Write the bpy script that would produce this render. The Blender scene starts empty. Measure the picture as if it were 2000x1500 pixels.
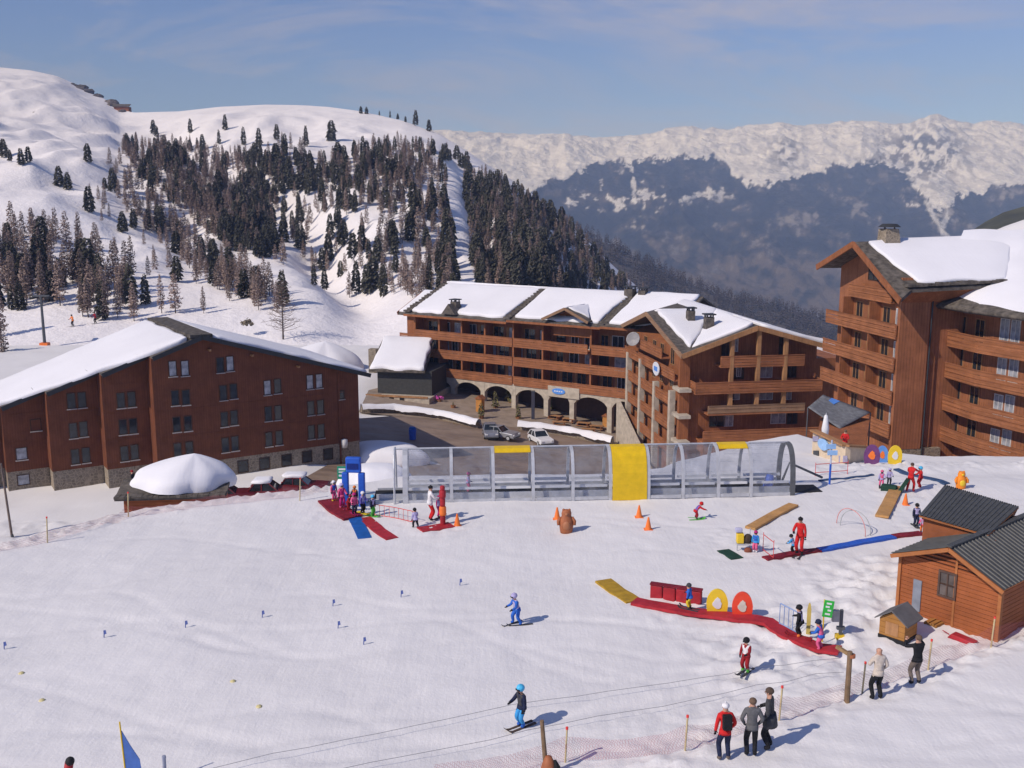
import bpy, bmesh, math, random
import numpy as np
from mathutils import Vector, Matrix
random.seed(7)
scene = bpy.context.scene
COL = scene.collection
R = math.radians

# ------------------------------------------------------------------ camera
F, PITCH, CAMH = 1921.0, R(10.3), 15.0       # focal length in photo pixels (2000 wide)
cam_data = bpy.data.cameras.new('camera')
cam_data.sensor_width = 36.0
cam_data.lens = 36.0 * F / 2000.0
cam_data.clip_start = 0.5
cam_data.clip_end = 60000
cam = bpy.data.objects.new('camera', cam_data)
cam.location = (0, 0, CAMH)
cam.rotation_euler = (R(90) - PITCH, 0, 0)
COL.objects.link(cam)
scene.camera = cam

# ------------------------------------------------------------------ light
SUN_AZ, SUN_EL = math.atan2(-0.825, -0.565), R(40)    # direction towards the sun, clockwise from +Y
TO_SUN = Vector((math.sin(SUN_AZ)*math.cos(SUN_EL), math.cos(SUN_AZ)*math.cos(SUN_EL), math.sin(SUN_EL)))
sd = bpy.data.lights.new('sun', 'SUN')
sd.energy = 3.5
sd.angle = R(0.53)
sd.color = (1.0, 0.90, 0.80)
so = bpy.data.objects.new('sun', sd)
so.rotation_euler = (-TO_SUN).to_track_quat('-Z', 'Y').to_euler()
so.location = (-40, -30, 60)
COL.objects.link(so)

world = bpy.data.worlds.new('World')
scene.world = world
world.use_nodes = True
wn, wl = world.node_tree.nodes, world.node_tree.links
wn.clear()
wout = wn.new('ShaderNodeOutputWorld')
wbg = wn.new('ShaderNodeBackground')
sky = wn.new('ShaderNodeTexSky')
sky.sky_type = 'NISHITA'
sky.sun_disc = False
sky.sun_elevation = SUN_EL
sky.sun_rotation = SUN_AZ
sky.altitude = 2000
sky.air_density = 1.0
sky.dust_density = 1.0
sky.ozone_density = 3.6
tc = wn.new('ShaderNodeTexCoord')
sep = wn.new('ShaderNodeSeparateXYZ')
wl.new(tc.outputs['Generated'], sep.inputs[0])
def wmath(op, a, b=None):
    n = wn.new('ShaderNodeMath'); n.operation = op
    for i, v in enumerate((a, b)):
        if v is None: continue
        if isinstance(v, (int, float)): n.inputs[i].default_value = v
        else: wl.new(v, n.inputs[i])
    return n.outputs[0]
cmb = wn.new('ShaderNodeCombineXYZ')
wl.new(wmath('MULTIPLY', sep.outputs[0], 2.3), cmb.inputs[0])
wl.new(wmath('MULTIPLY', sep.outputs[1], 2.3), cmb.inputs[1])
wl.new(wmath('MULTIPLY', sep.outputs[2], 13.0), cmb.inputs[2])
mp = wn.new('ShaderNodeMapping')
mp.inputs['Rotation'].default_value = (0, R(-20), 0)
mp.inputs['Location'].default_value = (1.9, 0.3, 0.75)
wl.new(cmb.outputs[0], mp.inputs[0])
cn = wn.new('ShaderNodeTexNoise')
cn.inputs['Scale'].default_value = 1.0
cn.inputs['Detail'].default_value = 7
cn.inputs['Roughness'].default_value = 0.64
cn.inputs['Distortion'].default_value = 0.8
wl.new(mp.outputs[0], cn.inputs['Vector'])
cr = wn.new('ShaderNodeValToRGB')
cr.color_ramp.elements[0].position = 0.50
cr.color_ramp.elements[1].position = 0.74
cr.color_ramp.elements[0].color = (0, 0, 0, 1)
cr.color_ramp.elements[1].color = (0.85, 0.85, 0.85, 1)
wl.new(cn.outputs[0], cr.inputs[0])
cmix = wn.new('ShaderNodeMix')
cmix.data_type = 'RGBA'
wl.new(cr.outputs[0], cmix.inputs[0])
tint = wn.new('ShaderNodeMix'); tint.data_type = 'RGBA'; tint.blend_type = 'MULTIPLY'
tint.inputs[0].default_value = 1.0
wl.new(sky.outputs[0], tint.inputs[6])
tint.inputs[7].default_value = (0.86, 0.92, 1.28, 1)      # the photograph's white balance leans violet
wl.new(tint.outputs[2], cmix.inputs[6])
cmix.inputs[7].default_value = (5.0, 4.9, 6.3, 1)
wl.new(cmix.outputs[2], wbg.inputs[0])
wbg.inputs[1].default_value = 0.095
wl.new(wbg.outputs[0], wout.inputs[0])

scene.view_settings.view_transform = 'Standard'
scene.view_settings.look = 'None'
scene.view_settings.exposure = 0.0
scene.view_settings.gamma = 1.0
scene.render.engine = 'CYCLES'
scene.cycles.use_denoising = True
scene.cycles.max_bounces = 6
scene.cycles.transparent_max_bounces = 16
scene.cycles.volume_bounces = 0

# ------------------------------------------------------------------ photo pixel -> world ray
CP, SP = math.cos(PITCH), math.sin(PITCH)
def ray(px, py):
    xc, yc = (px - 1000.0) / F, -(py - 750.0) / F
    return Vector((xc, CP + yc*SP, -SP + yc*CP))
def at(px, py, Y):
    d = ray(px, py); t = Y / d.y
    return Vector((d.x*t, Y, CAMH + d.z*t))
def gz(px, py, z=0.0):
    d = ray(px, py); t = (z - CAMH) / d.z
    return Vector((d.x*t, d.y*t, z))
def on_ground(px, py, t0=8.0, tmax=260.0):
    d = ray(px, py)
    for k in range(3):                       # coarse, then fine, then finest
        ts = np.linspace(t0, tmax, 700 if k == 0 else 40)
        hit = np.nonzero(CAMH + d.z*ts <= ground_h(d.x*ts, d.y*ts))[0]
        if not len(hit): return Vector((d.x*tmax, d.y*tmax, -10))
        i = max(1, int(hit[0])); t0, tmax = ts[i-1], ts[i]
    return Vector((d.x*tmax, d.y*tmax, float(ground_h(d.x*tmax, d.y*tmax))))

# ------------------------------------------------------------------ noise (vectorised)
_rng = np.random.RandomState(11)
_perm = np.concatenate([_rng.permutation(256)]*2)
_grad = np.array([(math.cos(a), math.sin(a)) for a in np.linspace(0, 2*math.pi, 16, endpoint=False)])
def pnoise(x, y):
    x = np.asarray(x, float); y = np.asarray(y, float)
    xi = np.floor(x).astype(int); yi = np.floor(y).astype(int)
    xf = x - xi; yf = y - yi
    u = xf*xf*xf*(xf*(xf*6-15)+10); v = yf*yf*yf*(yf*(yf*6-15)+10)
    def g(ix, iy, fx, fy):
        h = _perm[(_perm[ix & 255] + iy) & 255] & 15
        gr = _grad[h]
        return gr[..., 0]*fx + gr[..., 1]*fy
    n00 = g(xi, yi, xf, yf); n10 = g(xi+1, yi, xf-1, yf)
    n01 = g(xi, yi+1, xf, yf-1); n11 = g(xi+1, yi+1, xf-1, yf-1)
    return ((n00*(1-u)+n10*u)*(1-v) + (n01*(1-u)+n11*u)*v) * 1.5
def fbm(x, y, o=4, gain=0.5):
    s = 0; a = 1.0
    for k in range(o):
        s = s + a*pnoise(x*2**k + 17.3*k, y*2**k + 9.1*k); a *= gain
    return s
def ridged(x, y, o=4, gain=0.5):
    s = 0; a = 1.0
    for k in range(o):
        s = s + a*(1 - 2*np.abs(pnoise(x*2**k + 31.7*k, y*2**k + 5.9*k))); a *= gain
    return s
def sstep(a, b, x):
    t = np.clip((np.asarray(x, float) - a) / (b - a), 0, 1)
    return t*t*(3-2*t)
def interp(x, pts):
    xs, ys = zip(*pts)
    return np.interp(x, xs, ys)

# ------------------------------------------------------------------ materials
_mats = {}
def srgb(r, g, b):
    f = lambda c: (c/255/12.92) if c/255 <= 0.04045 else ((c/255+0.055)/1.055)**2.4
    return (f(r), f(g), f(b))
def _new(name):
    m = bpy.data.materials.new(name); m.use_nodes = True
    nt = m.node_tree
    return m, nt, nt.nodes['Principled BSDF']
def _coords(nt, space='Object'):
    t = nt.nodes.new('ShaderNodeTexCoord')
    return t.outputs[space]
def _noise(nt, vec, scale, detail=4, rough=0.55, dist=0.0):
    n = nt.nodes.new('ShaderNodeTexNoise')
    n.inputs['Scale'].default_value = scale; n.inputs['Detail'].default_value = detail
    n.inputs['Roughness'].default_value = rough; n.inputs['Distortion'].default_value = dist
    nt.links.new(vec, n.inputs['Vector']); return n.outputs['Fac']
def _ramp(nt, fac, stops):
    r = nt.nodes.new('ShaderNodeValToRGB')
    while len(r.color_ramp.elements) < len(stops): r.color_ramp.elements.new(0.5)
    for e, (p, c) in zip(r.color_ramp.elements, stops):
        e.position = p; e.color = (c[0], c[1], c[2], 1)
    nt.links.new(fac, r.inputs[0]); return r.outputs[0]
def _mix(nt, fac, a, b, mode='MIX'):
    m = nt.nodes.new('ShaderNodeMix'); m.data_type = 'RGBA'; m.blend_type = mode
    for k, v in ((0, fac), (6, a), (7, b)):
        if isinstance(v, (int, float)): m.inputs[k].default_value = v
        elif isinstance(v, tuple): m.inputs[k].default_value = (*v[:3], 1)
        else: nt.links.new(v, m.inputs[k])
    return m.outputs[2]
def _bump(nt, b, h, strength=0.3, dist=0.05):
    n = nt.nodes.new('ShaderNodeBump'); n.inputs['Strength'].default_value = strength
    n.inputs['Distance'].default_value = dist
    nt.links.new(h, n.inputs['Height']); nt.links.new(n.outputs[0], b.inputs['Normal'])
def plain(name, c, rough=0.6, var=0.18, scale=3.0, metal=0.0, spec=0.3, relief=0.0):
    """one colour with gentle mottling"""
    if name in _mats: return _mats[name]
    m, nt, b = _new(name)
    n = _noise(nt, _coords(nt), scale, 5)
    lo = tuple(x*(1-var) for x in c); hi = tuple(min(1, x*(1+var)) for x in c)
    nt.links.new(_ramp(nt, n, [(0.3, lo), (0.7, hi)]), b.inputs['Base Color'])
    b.inputs['Roughness'].default_value = rough; b.inputs['Metallic'].default_value = metal
    if relief: _bump(nt, b, n, relief, 0.03)
    b.inputs['Specular IOR Level'].default_value = spec
    _mats[name] = m; return m
def snow_mat(name, tint=(0.80, 0.78, 0.765), bump=0.35, scale=1.0, fine=7.0):
    if name in _mats: return _mats[name]
    m, nt, b = _new(name)
    co = _coords(nt)
    n1 = _noise(nt, co, 0.12*scale, 5, 0.6)
    n2 = _noise(nt, co, fine*scale, 4, 0.65)
    d = tuple(x*0.90 for x in tint)
    nt.links.new(_ramp(nt, n1, [(0.3, d), (0.7, tint)]), b.inputs['Base Color'])
    b.inputs['Roughness'].default_value = 0.75
    b.inputs['Specular IOR Level'].default_value = 0.15
    mixh = _mix(nt, 0.5, n1, n2)
    mp = nt.nodes.new('ShaderNodeMapping'); mp.inputs['Rotation'].default_value = (0, 0, R(28)); mp.inputs['Scale'].default_value = (5.0*scale, 0.7*scale, 1)
    nt.links.new(co, mp.inputs[0])
    n3 = _noise(nt, mp.outputs[0], 1.0, 5, 0.6)
    mixh = _mix(nt, 0.30, mixh, n3)
    _bump(nt, b, mixh, bump, 0.16/scale)
    _mats[name] = m; return m
def wood_mat(name, c, board=0.16, axis='z', rough=0.7, grain=0.35, groove=0.55):
    """boards with grooves: axis z = upright boards, x = lying boards"""
    if name in _mats: return _mats[name]
    m, nt, b = _new(name)
    co = _coords(nt)
    mp = nt.nodes.new('ShaderNodeMapping')
    mp.inputs['Scale'].default_value = (6, 6, 0.35) if axis == 'z' else (0.35, 0.35, 6)
    nt.links.new(co, mp.inputs[0])
    g = _noise(nt, mp.outputs[0], 1.0, 6, 0.65)
    big = _noise(nt, co, 0.8, 6, 0.7)
    lo = tuple(x*(1-grain) for x in c); hi = tuple(x*(1+grain) for x in c)
    col = _ramp(nt, g, [(0.25, lo), (0.75, hi)])
    col = _mix(nt, _ramp(nt, big, [(0.38, (0, 0, 0)), (0.72, (0.75, 0.75, 0.75))]), col, tuple(x*0.5 for x in c))
    s = nt.nodes.new('ShaderNodeSeparateXYZ'); nt.links.new(co, s.inputs[0])
    def mth(op, a, bb=None):
        n = nt.nodes.new('ShaderNodeMath'); n.operation = op
        for i, v in enumerate((a, bb)):
            if v is None: continue
            if isinstance(v, (int, float)): n.inputs[i].default_value = v
            else: nt.links.new(v, n.inputs[i])
        return n.outputs[0]
    src = mth('ADD', s.outputs[0], s.outputs[1]) if axis == 'z' else s.outputs[2]
    fr = mth('FRACT', mth('DIVIDE', src, board))
    line = mth('LESS_THAN', fr, 0.1)
    col = _mix(nt, mth('MULTIPLY', line, groove), col, tuple(x*0.25 for x in c))
    nt.links.new(col, b.inputs['Base Color'])
    b.inputs['Roughness'].default_value = rough
    b.inputs['Specular IOR Level'].default_value = 0.2
    _mats[name] = m; return m
def stone_mat(name, c1, c2, scale=2.2):
    if name in _mats: return _mats[name]
    m, nt, b = _new(name)
    co = _coords(nt)
    v = nt.nodes.new('ShaderNodeTexVoronoi'); v.inputs['Scale'].default_value = scale
    nt.links.new(co, v.inputs['Vector'])
    e = nt.nodes.new('ShaderNodeTexVoronoi'); e.feature = 'DISTANCE_TO_EDGE'; e.inputs['Scale'].default_value = scale
    nt.links.new(co, e.inputs['Vector'])
    sp = nt.nodes.new('ShaderNodeSeparateColor'); nt.links.new(v.outputs['Color'], sp.inputs[0])
    col = _ramp(nt, sp.outputs[0], [(0.0, c1), (1.0, c2)])
    n = _noise(nt, co, 9, 4)
    col = _mix(nt, 0.35, col, _ramp(nt, n, [(0.3, tuple(x*0.5 for x in c1)), (0.7, c2)]))
    mort = _ramp(nt, e.outputs['Distance'], [(0.03, (1, 1, 1)), (0.09, (0, 0, 0))])
    col = _mix(nt, mort, col, tuple(min(1, x*1.15) for x in c2))
    nt.links.new(col, b.inputs['Base Color'])
    b.inputs['Roughness'].default_value = 0.9
    b.inputs['Specular IOR Level'].default_value = 0.1
    _bump(nt, b, e.outputs['Distance'], 0.5, 0.08)
    _mats[name] = m; return m
def glass_mat(name, c=(0.02, 0.025, 0.03), rough=0.08):
    if name in _mats: return _mats[name]
    m, nt, b = _new(name)
    n = _noise(nt, _coords(nt), 1.6, 3)
    nt.links.new(_ramp(nt, n, [(0.35, tuple(x*0.6 for x in c)), (0.7, tuple(x*1.5 for x in c))]), b.inputs['Base Color'])
    b.inputs['Roughness'].default_value = rough
    b.inputs['Specular IOR Level'].default_value = 0.6
    _mats[name] = m; return m
def clear_mat(name, tint=(0.8, 0.84, 0.9), fac=0.72):
    """scratched clear sheet: mostly see-through, with a grey film and a sheen"""
    if name in _mats: return _mats[name]
    m, nt, b = _new(name)
    tr = nt.nodes.new('ShaderNodeBsdfTransparent'); tr.inputs[0].default_value = (*tint, 1)
    mx = nt.nodes.new('ShaderNodeMixShader')
    n = _noise(nt, _coords(nt), 1.3, 5)
    nt.links.new(_ramp(nt, n, [(0.3, (fac-0.1,)*3), (0.7, (fac+0.08,)*3)]), mx.inputs[0])
    b.inputs['Base Color'].default_value = (0.42, 0.43, 0.45, 1); b.inputs['Roughness'].default_value = 0.25
    nt.links.new(b.outputs[0], mx.inputs[1]); nt.links.new(tr.outputs[0], mx.inputs[2])
    nt.links.new(mx.outputs[0], nt.nodes['Material Output'].inputs[0])
    _mats[name] = m; return m

# ------------------------------------------------------------------ mesh helpers
class MB:
    def __init__(s): s.v = []; s.f = []
    def add(s, vs, fs):
        o = len(s.v); s.v += [tuple(p) for p in vs]; s.f += [tuple(i+o for i in q) for q in fs]; return s
    def box(s, x0, x1, y0, y1, z0, z1):
        return s.add([(x0,y0,z0),(x1,y0,z0),(x1,y1,z0),(x0,y1,z0),(x0,y0,z1),(x1,y0,z1),(x1,y1,z1),(x0,y1,z1)],
                     [(0,3,2,1),(4,5,6,7),(0,1,5,4),(1,2,6,5),(2,3,7,6),(3,0,4,7)])
    def obox(s, c, half, M):
        vs = [Vector(c) + M @ Vector((sx*half[0], sy*half[1], sz*half[2])) for sz in (-1,1) for sx,sy in ((-1,-1),(1,-1),(1,1),(-1,1))]
        return s.add(vs, [(0,3,2,1),(4,5,6,7),(0,1,5,4),(1,2,6,5),(2,3,7,6),(3,0,4,7)])
    def bar(s, a, b, w, h=None, up=(0,0,1)):
        """rectangular bar from a to b, w sideways and h upwards"""
        a = Vector(a); b = Vector(b); h = w if h is None else h
        d = (b-a); L = d.length; d.normalize(); u = Vector(up)
        if abs(d.dot(u)) > 0.97: u = Vector((1,0,0))
        x = d.cross(u).normalized(); z = x.cross(d).normalized()
        M = Matrix((x, d, z)).transposed()
        return s.obox((a+b)/2, (w/2, L/2, h/2), M)
    def tube(s, pts, r, n=8, cap=True):
        pts = [Vector(p) for p in pts]; k = len(pts)
        rs = r if isinstance(r, (list, tuple)) else [r]*k
        rings = []; ref = None
        for i, p in enumerate(pts):
            d = (pts[min(i+1,k-1)] - pts[max(i-1,0)]).normalized()
            if ref is None:
                ref = Vector((0,0,1)) if abs(d.z) < 0.9 else Vector((1,0,0))
            x = d.cross(ref).normalized(); y = x.cross(d).normalized(); ref = y
            rings.append([p + (x*math.cos(2*math.pi*j/n) + y*math.sin(2*math.pi*j/n))*rs[i] for j in range(n)])
        vs = [q for rg in rings for q in rg]; fs = []
        for i in range(k-1):
            for j in range(n):
                fs.append((i*n+j, i*n+(j+1)%n, (i+1)*n+(j+1)%n, (i+1)*n+j))
        if cap: fs += [tuple(reversed(range(n))), tuple(range((k-1)*n, k*n))]
        return s.add(vs, fs)
    def lathe(s, prof, c=(0,0,0), n=14, sx=1, sy=1):
        vs = []; fs = []
        for (r, z) in prof:
            for j in range(n):
                a = 2*math.pi*j/n
                vs.append((c[0]+r*math.cos(a)*sx, c[1]+r*math.sin(a)*sy, c[2]+z))
        for i in range(len(prof)-1):
            for j in range(n):
                fs.append((i*n+j, i*n+(j+1)%n, (i+1)*n+(j+1)%n, (i+1)*n+j))
        fs += [tuple(reversed(range(n))), tuple(range((len(prof)-1)*n, len(prof)*n))]
        return s.add(vs, fs)
    def ball(s, c, r, n=10, m=7, M=None):
        r = (r,)*3 if isinstance(r, (int,float)) else r
        vs = []; fs = []
        for i in range(m+1):
            t = math.pi*i/m
            for j in range(n):
                a = 2*math.pi*j/n
                p = Vector((r[0]*math.sin(t)*math.cos(a), r[1]*math.sin(t)*math.sin(a), r[2]*math.cos(t)))
                vs.append(Vector(c) + (M @ p if M else p))
        for i in range(m):
            for j in range(n):
                fs.append((i*n+j, (i+1)*n+j, (i+1)*n+(j+1)%n, i*n+(j+1)%n))
        return s.add(vs, fs)
    def prism(s, poly, vec):
        """poly: list of 3-D points (one flat face), pushed along vec"""
        n = len(poly); vec = Vector(vec)
        vs = [Vector(p) for p in poly] + [Vector(p)+vec for p in poly]
        fs = [tuple(range(n)), tuple(reversed(range(n, 2*n)))] + [(i, n+i, n+(i+1)%n, (i+1)%n) for i in range(n)]
        return s.add(vs, fs)
    def mesh(s, name, smooth=False, fix=True):
        me = bpy.data.meshes.new(name)
        me.from_pydata([tuple(p) for p in s.v], [], s.f)
        if fix:
            bm = bmesh.new(); bm.from_mesh(me)
            bmesh.ops.recalc_face_normals(bm, faces=bm.faces); bm.to_mesh(me); bm.free()
        if smooth:
            me.polygons.foreach_set('use_smooth', [True]*len(me.polygons))
        return me
    def build(s, name, mat, parent=None, smooth=False, loc=None, rz=None, bevel=0, fix=True):
        me = s.mesh(name, smooth, fix)
        return link(name, me, mat, parent, loc, rz, bevel)
def link(name, me, mat, parent=None, loc=None, rz=None, bevel=0):
    o = bpy.data.objects.new(name, me); COL.objects.link(o)
    if mat is not None:
        if isinstance(mat, (list, tuple)):
            for m in mat:
                if m.name not in me.materials: me.materials.append(m)
        elif not me.materials: me.materials.append(mat)
    if parent is not None: o.parent = parent
    if loc is not None: o.location = loc
    if rz is not None: o.rotation_euler = (0, 0, rz)
    if bevel:
        b = o.modifiers.new('bevel', 'BEVEL'); b.width = bevel; b.segments = 2; b.limit_method = 'ANGLE'
    return o
def empty(name, loc=(0,0,0), rz=0.0):
    o = bpy.data.objects.new(name, None); COL.objects.link(o)
    o.location = loc; o.rotation_euler = (0, 0, rz); o.empty_display_size = 0.3
    return o
def tag(o, label, cat, group=None, kind=None):
    if label: o['label'] = label
    if cat: o['category'] = cat
    if group: o['group'] = group
    if kind: o['kind'] = kind
    return o
def thing(name, label, cat, loc=(0,0,0), rz=0.0, group=None):
    return tag(empty(name, loc, rz), label, cat, group)
def structure(o, label=None):
    o['kind'] = 'structure'
    if label: o['label'] = label
    return o
def grid_mesh(name, X, Y, Z, attr=None, smooth=True):
    ny, nx = X.shape
    me = bpy.data.meshes.new(name)
    co = np.stack([X, Y, Z], -1).reshape(-1, 3).astype(np.float32)
    idx = np.arange(nx*ny).reshape(ny, nx)
    q = np.stack([idx[:-1,:-1], idx[:-1,1:], idx[1:,1:], idx[1:,:-1]], -1).reshape(-1, 4)
    me.vertices.add(len(co)); me.vertices.foreach_set('co', co.ravel())
    me.loops.add(q.size); me.loops.foreach_set('vertex_index', q.ravel().astype(np.int32))
    me.polygons.add(len(q)); me.polygons.foreach_set('loop_start', (np.arange(len(q))*4).astype(np.int32))
    me.update(calc_edges=True)
    me.polygons.foreach_set('use_smooth', np.full(len(q), smooth))
    if attr:
        for k, a in attr.items():
            at_ = me.attributes.new(k, 'FLOAT', 'POINT')
            at_.data.foreach_set('value', a.reshape(-1).astype(np.float32))
    me.validate(); me.update()
    return me

SNOW = snow_mat('snow', bump=0.34)
SNOW_ROOF = snow_mat('roof_snow', tint=(0.86, 0.85, 0.87), bump=0.3, fine=1.4)
SNOW_FAR = snow_mat('hill_snow', bump=0.25, scale=0.12)
# ================================================================== LAND
EDGE = [(-80,26),(-45,33),(-30,38),(-22.8,41.7),(-18.7,46.5),(-15,48.2),(-9.8,50.5),(-6,53.2),(6,54),(9,56),(10.5,59),(12.4,62),(17,68),(21,70),(24,66),(28,63),(80,62)]
def _poly_dist(X, Y, pts):
    best = np.full(np.shape(X), 1e9); side = np.zeros(np.shape(X))
    for a, b in zip(pts[:-1], pts[1:]):
        dx, dy = b[0]-a[0], b[1]-a[1]; L2 = dx*dx+dy*dy
        t = np.clip(((X-a[0])*dx+(Y-a[1])*dy)/L2, 0, 1)
        d = np.hypot(X-a[0]-t*dx, Y-a[1]-t*dy)
        s = np.sign((X-a[0])*dy-(Y-a[1])*dx)
        m = d < best
        best = np.where(m, d, best); side = np.where(m, s, side)
    return best, side
BANK = [tuple(gz(x, y)[:2]) for x, y in ((900,1640),(1100,1560),(1250,1500),(1330,1471),(1515,1402),(1615,1382),(1775,1328),(1900,1277),(2000,1235),(2250,1150))]
LEFTLINE = [tuple(gz(x, y)[:2]) for x, y in ((-150,1105),(0,1072),(90,1050),(250,1010),(420,985),(640,958))]
HUTBUMP = [tuple(gz(x, y)[:2]) for x, y in ((1480,1290),(1620,1215),(1690,1150),(1745,1120))]
TRACKS = [[tuple(gz(x, y)[:2]) for x, y in ln] for ln in (((380,1530),(1650,1300)),((560,1530),(1640,1316)),((-200,1210),(700,1060)))]
BANK2 = [tuple(gz(x, y)[:2]) for x, y in ((1600,905),(1690,897),(1800,897),(1900,893),(2050,893))]
TRAMPLED = [(*gz(x, y)[:2], r) for x, y, r in ((690,1000,3.2),(850,1020,3.0),(1460,1060,3.0),(1560,1080,3.0),(1600,1260,3.5),(1800,1010,4.0),(1760,950,5.0),(1440,1400,4.0),(1350,1200,3.0))]
_r = random.Random(4); SKI_TRACKS = [(_r.uniform(19, 46), _r.uniform(-0.25, 0.45), _r.uniform(0.5, 2.0), _r.uniform(0.25, 0.55), _r.uniform(0, 6)) for _ in range(20)]
def low_plane(X, Y):
    return -15.67 - 0.103*np.clip(X, -16, 20) + 0.0233*np.clip(Y, 60, 210) + 0.8*sstep(-17, -22, X)
def lowp(px, py, up=0.0):
    d = ray(px, py); t = 60.0
    while CAMH + d.z*t > low_plane(d.x*t, d.y*t) + up and t < 400: t += 0.05
    return Vector((d.x*t, d.y*t, CAMH + d.z*t))
def ground_h(X, Y):
    X = np.asarray(X, float); Y = np.asarray(Y, float)
    ye = interp(X, EDGE)
    plat = -1.5*sstep(50, 66, Y)*sstep(2, 16, X) + 0.10*fbm(X*0.11, Y*0.11, 3)
    plat = plat + 0.020*fbm(X*1.1, Y*1.1, 3) + 0.010*fbm(X*4.2, Y*4.2, 2)
    d, sd_ = _poly_dist(X, Y, BANK)
    near = sstep(1.5, 0.1, d)
    plat = plat + near*0.20*np.maximum(fbm(X*2.1, Y*2.1, 3), -0.15) + 0.22*sstep(-0.6, 1.2, d*np.where(sd_ > 0, 1, -1))
    off = d*np.where(sd_ > 0, -1, 1)                       # strip behind the net: trampled
    strip = sstep(-0.2, 0.4, off)*sstep(3.4, 2.2, off)
    plat = plat + strip*0.05*fbm(X*3.3, Y*3.3, 3)
    d, _ = _poly_dist(X, Y, LEFTLINE)
    plat = plat + sstep(1.1, 0.1, d)*0.22*fbm(X*2.4, Y*2.4, 3) + sstep(3, 0, d)*0.12
    d, _ = _poly_dist(X, Y, HUTBUMP)
    plat = plat + sstep(3.4, 0.6, d)*(0.20*fbm(X*1.3, Y*1.3, 4) + 0.10)
    d, _ = _poly_dist(X, Y, BANK2)
    plat = plat + sstep(2.6, 0.3, d)*(0.24*np.abs(fbm(X*1.2, Y*1.2, 4)) + 0.25)*sstep(14, 20, X)
    tramp = 0
    for (qx, qy, qr) in TRAMPLED: tramp = np.maximum(tramp, sstep(qr, qr*0.4, np.hypot(X-qx, Y-qy)))
    plat = plat + tramp*0.055*fbm(X*2.2, Y*2.2, 3)
    for (y0_, k_, A_s, w_, ph_) in SKI_TRACKS: plat = plat - 0.024*sstep(0.34, 0.10, np.abs(Y - (y0_ + k_*X + A_s*np.sin(X*w_+ph_))))
    for tr in TRACKS:
        d, _ = _poly_dist(X, Y, tr)
        plat = plat - 0.035*sstep(0.35, 0.1, d)
    low = low_plane(X, Y)
    rough = sstep(-15.5, -19, X)*sstep(98, 84, Y) + sstep(150, 165, Y)
    low = low + 0.16*fbm(X*0.5, Y*0.5, 3)*np.clip(rough, 0, 1) - 0.08*(1-np.clip(rough, 0, 1))
    low = low + 0.9*sstep(2.6, 0.3, np.hypot((X+31), (Y-76)*1.2)-2.5)*0.5
    s = sstep(0, 13, Y-ye)
    h = plat*(1-s) + low*s
    right = sstep(10, 60, X)
    return h - 30*right*sstep(150, 172, Y)

gx = np.arange(-50, 50.01, 0.2); gy = np.concatenate([np.arange(4, 16, 0.4), np.arange(16, 45, 0.16), np.arange(45, 80.01, 0.25)])
GX, GY = np.meshgrid(gx, gy)
field = link('snow_field', grid_mesh('snow_field', GX, GY, ground_h(GX, GY)), SNOW)
structure(field, 'trampled white nursery ski slope with groomed snow')
gx = np.arange(-190, 190.1, 1.25); gy = np.arange(79, 172, 1.25)
GX, GY = np.meshgrid(gx, gy)
o = link('lower_ground', grid_mesh('lower_ground', GX, GY, ground_h(GX, GY) - 0.05*(GY < 80.5)), SNOW)
structure(o, 'snow covered ground around the hotels')

def asphalt_mat():
    m, nt, b = _new('asphalt'); co = _coords(nt)
    mp = nt.nodes.new('ShaderNodeMapping'); mp.inputs['Rotation'].default_value = (0, 0, R(-25)); mp.inputs['Scale'].default_value = (0.12, 0.9, 1); nt.links.new(co, mp.inputs[0])
    n1 = _noise(nt, co, 0.35, 6, 0.65); n2 = _noise(nt, mp.outputs[0], 1.0, 5, 0.6, 0.5); n3 = _noise(nt, co, 0.9, 6, 0.7)
    col = _ramp(nt, n1, [(0.3, (0.20, 0.14, 0.10)), (0.7, (0.31, 0.225, 0.165))])
    col = _mix(nt, _ramp(nt, n2, [(0.45, (0, 0, 0)), (0.7, (0.6, 0.6, 0.6))]), col, (0.15, 0.11, 0.085))
    col = _mix(nt, _ramp(nt, n3, [(0.64, (0, 0, 0)), (0.72, (0.6, 0.6, 0.6))]), col, (0.42, 0.38, 0.35))
    nt.links.new(col, b.inputs['Base Color'])
    nt.links.new(_ramp(nt, n2, [(0.4, (0.8,)*3), (0.7, (0.35,)*3)]), b.inputs['Roughness'])
    return m
ASPHALT = asphalt_mat()
PAVING = plain('paving', (0.30, 0.235, 0.18), rough=0.85, var=0.22, scale=0.8)
def sheet(name, px, mat, up, label):
    pts = [lowp(x, y, up) for x, y in px]
    m = MB(); m.add(pts, [tuple(range(len(pts)))])
    me = m.mesh(name, fix=False)
    return structure(link(name, me, mat), label)
road_px = [(560,985),(600,930),(690,880),(690,818),(770,812),(940,826),(1010,836),(1190,860),(1250,878),(1330,905),(1330,985)]
sheet('road', road_px, ASPHALT, 0.02, 'brown wet asphalt road and parking in front of the arcade')
plz_px = [(700,805),(720,762),(800,742),(860,738),(1240,800),(1380,850),(1330,905),(1250,878),(1190,860),(1010,836),(940,826),(770,812)]
sheet('plaza', plz_px, PAVING, 0.045, 'pale paved forecourt in front of the arcade')

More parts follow.
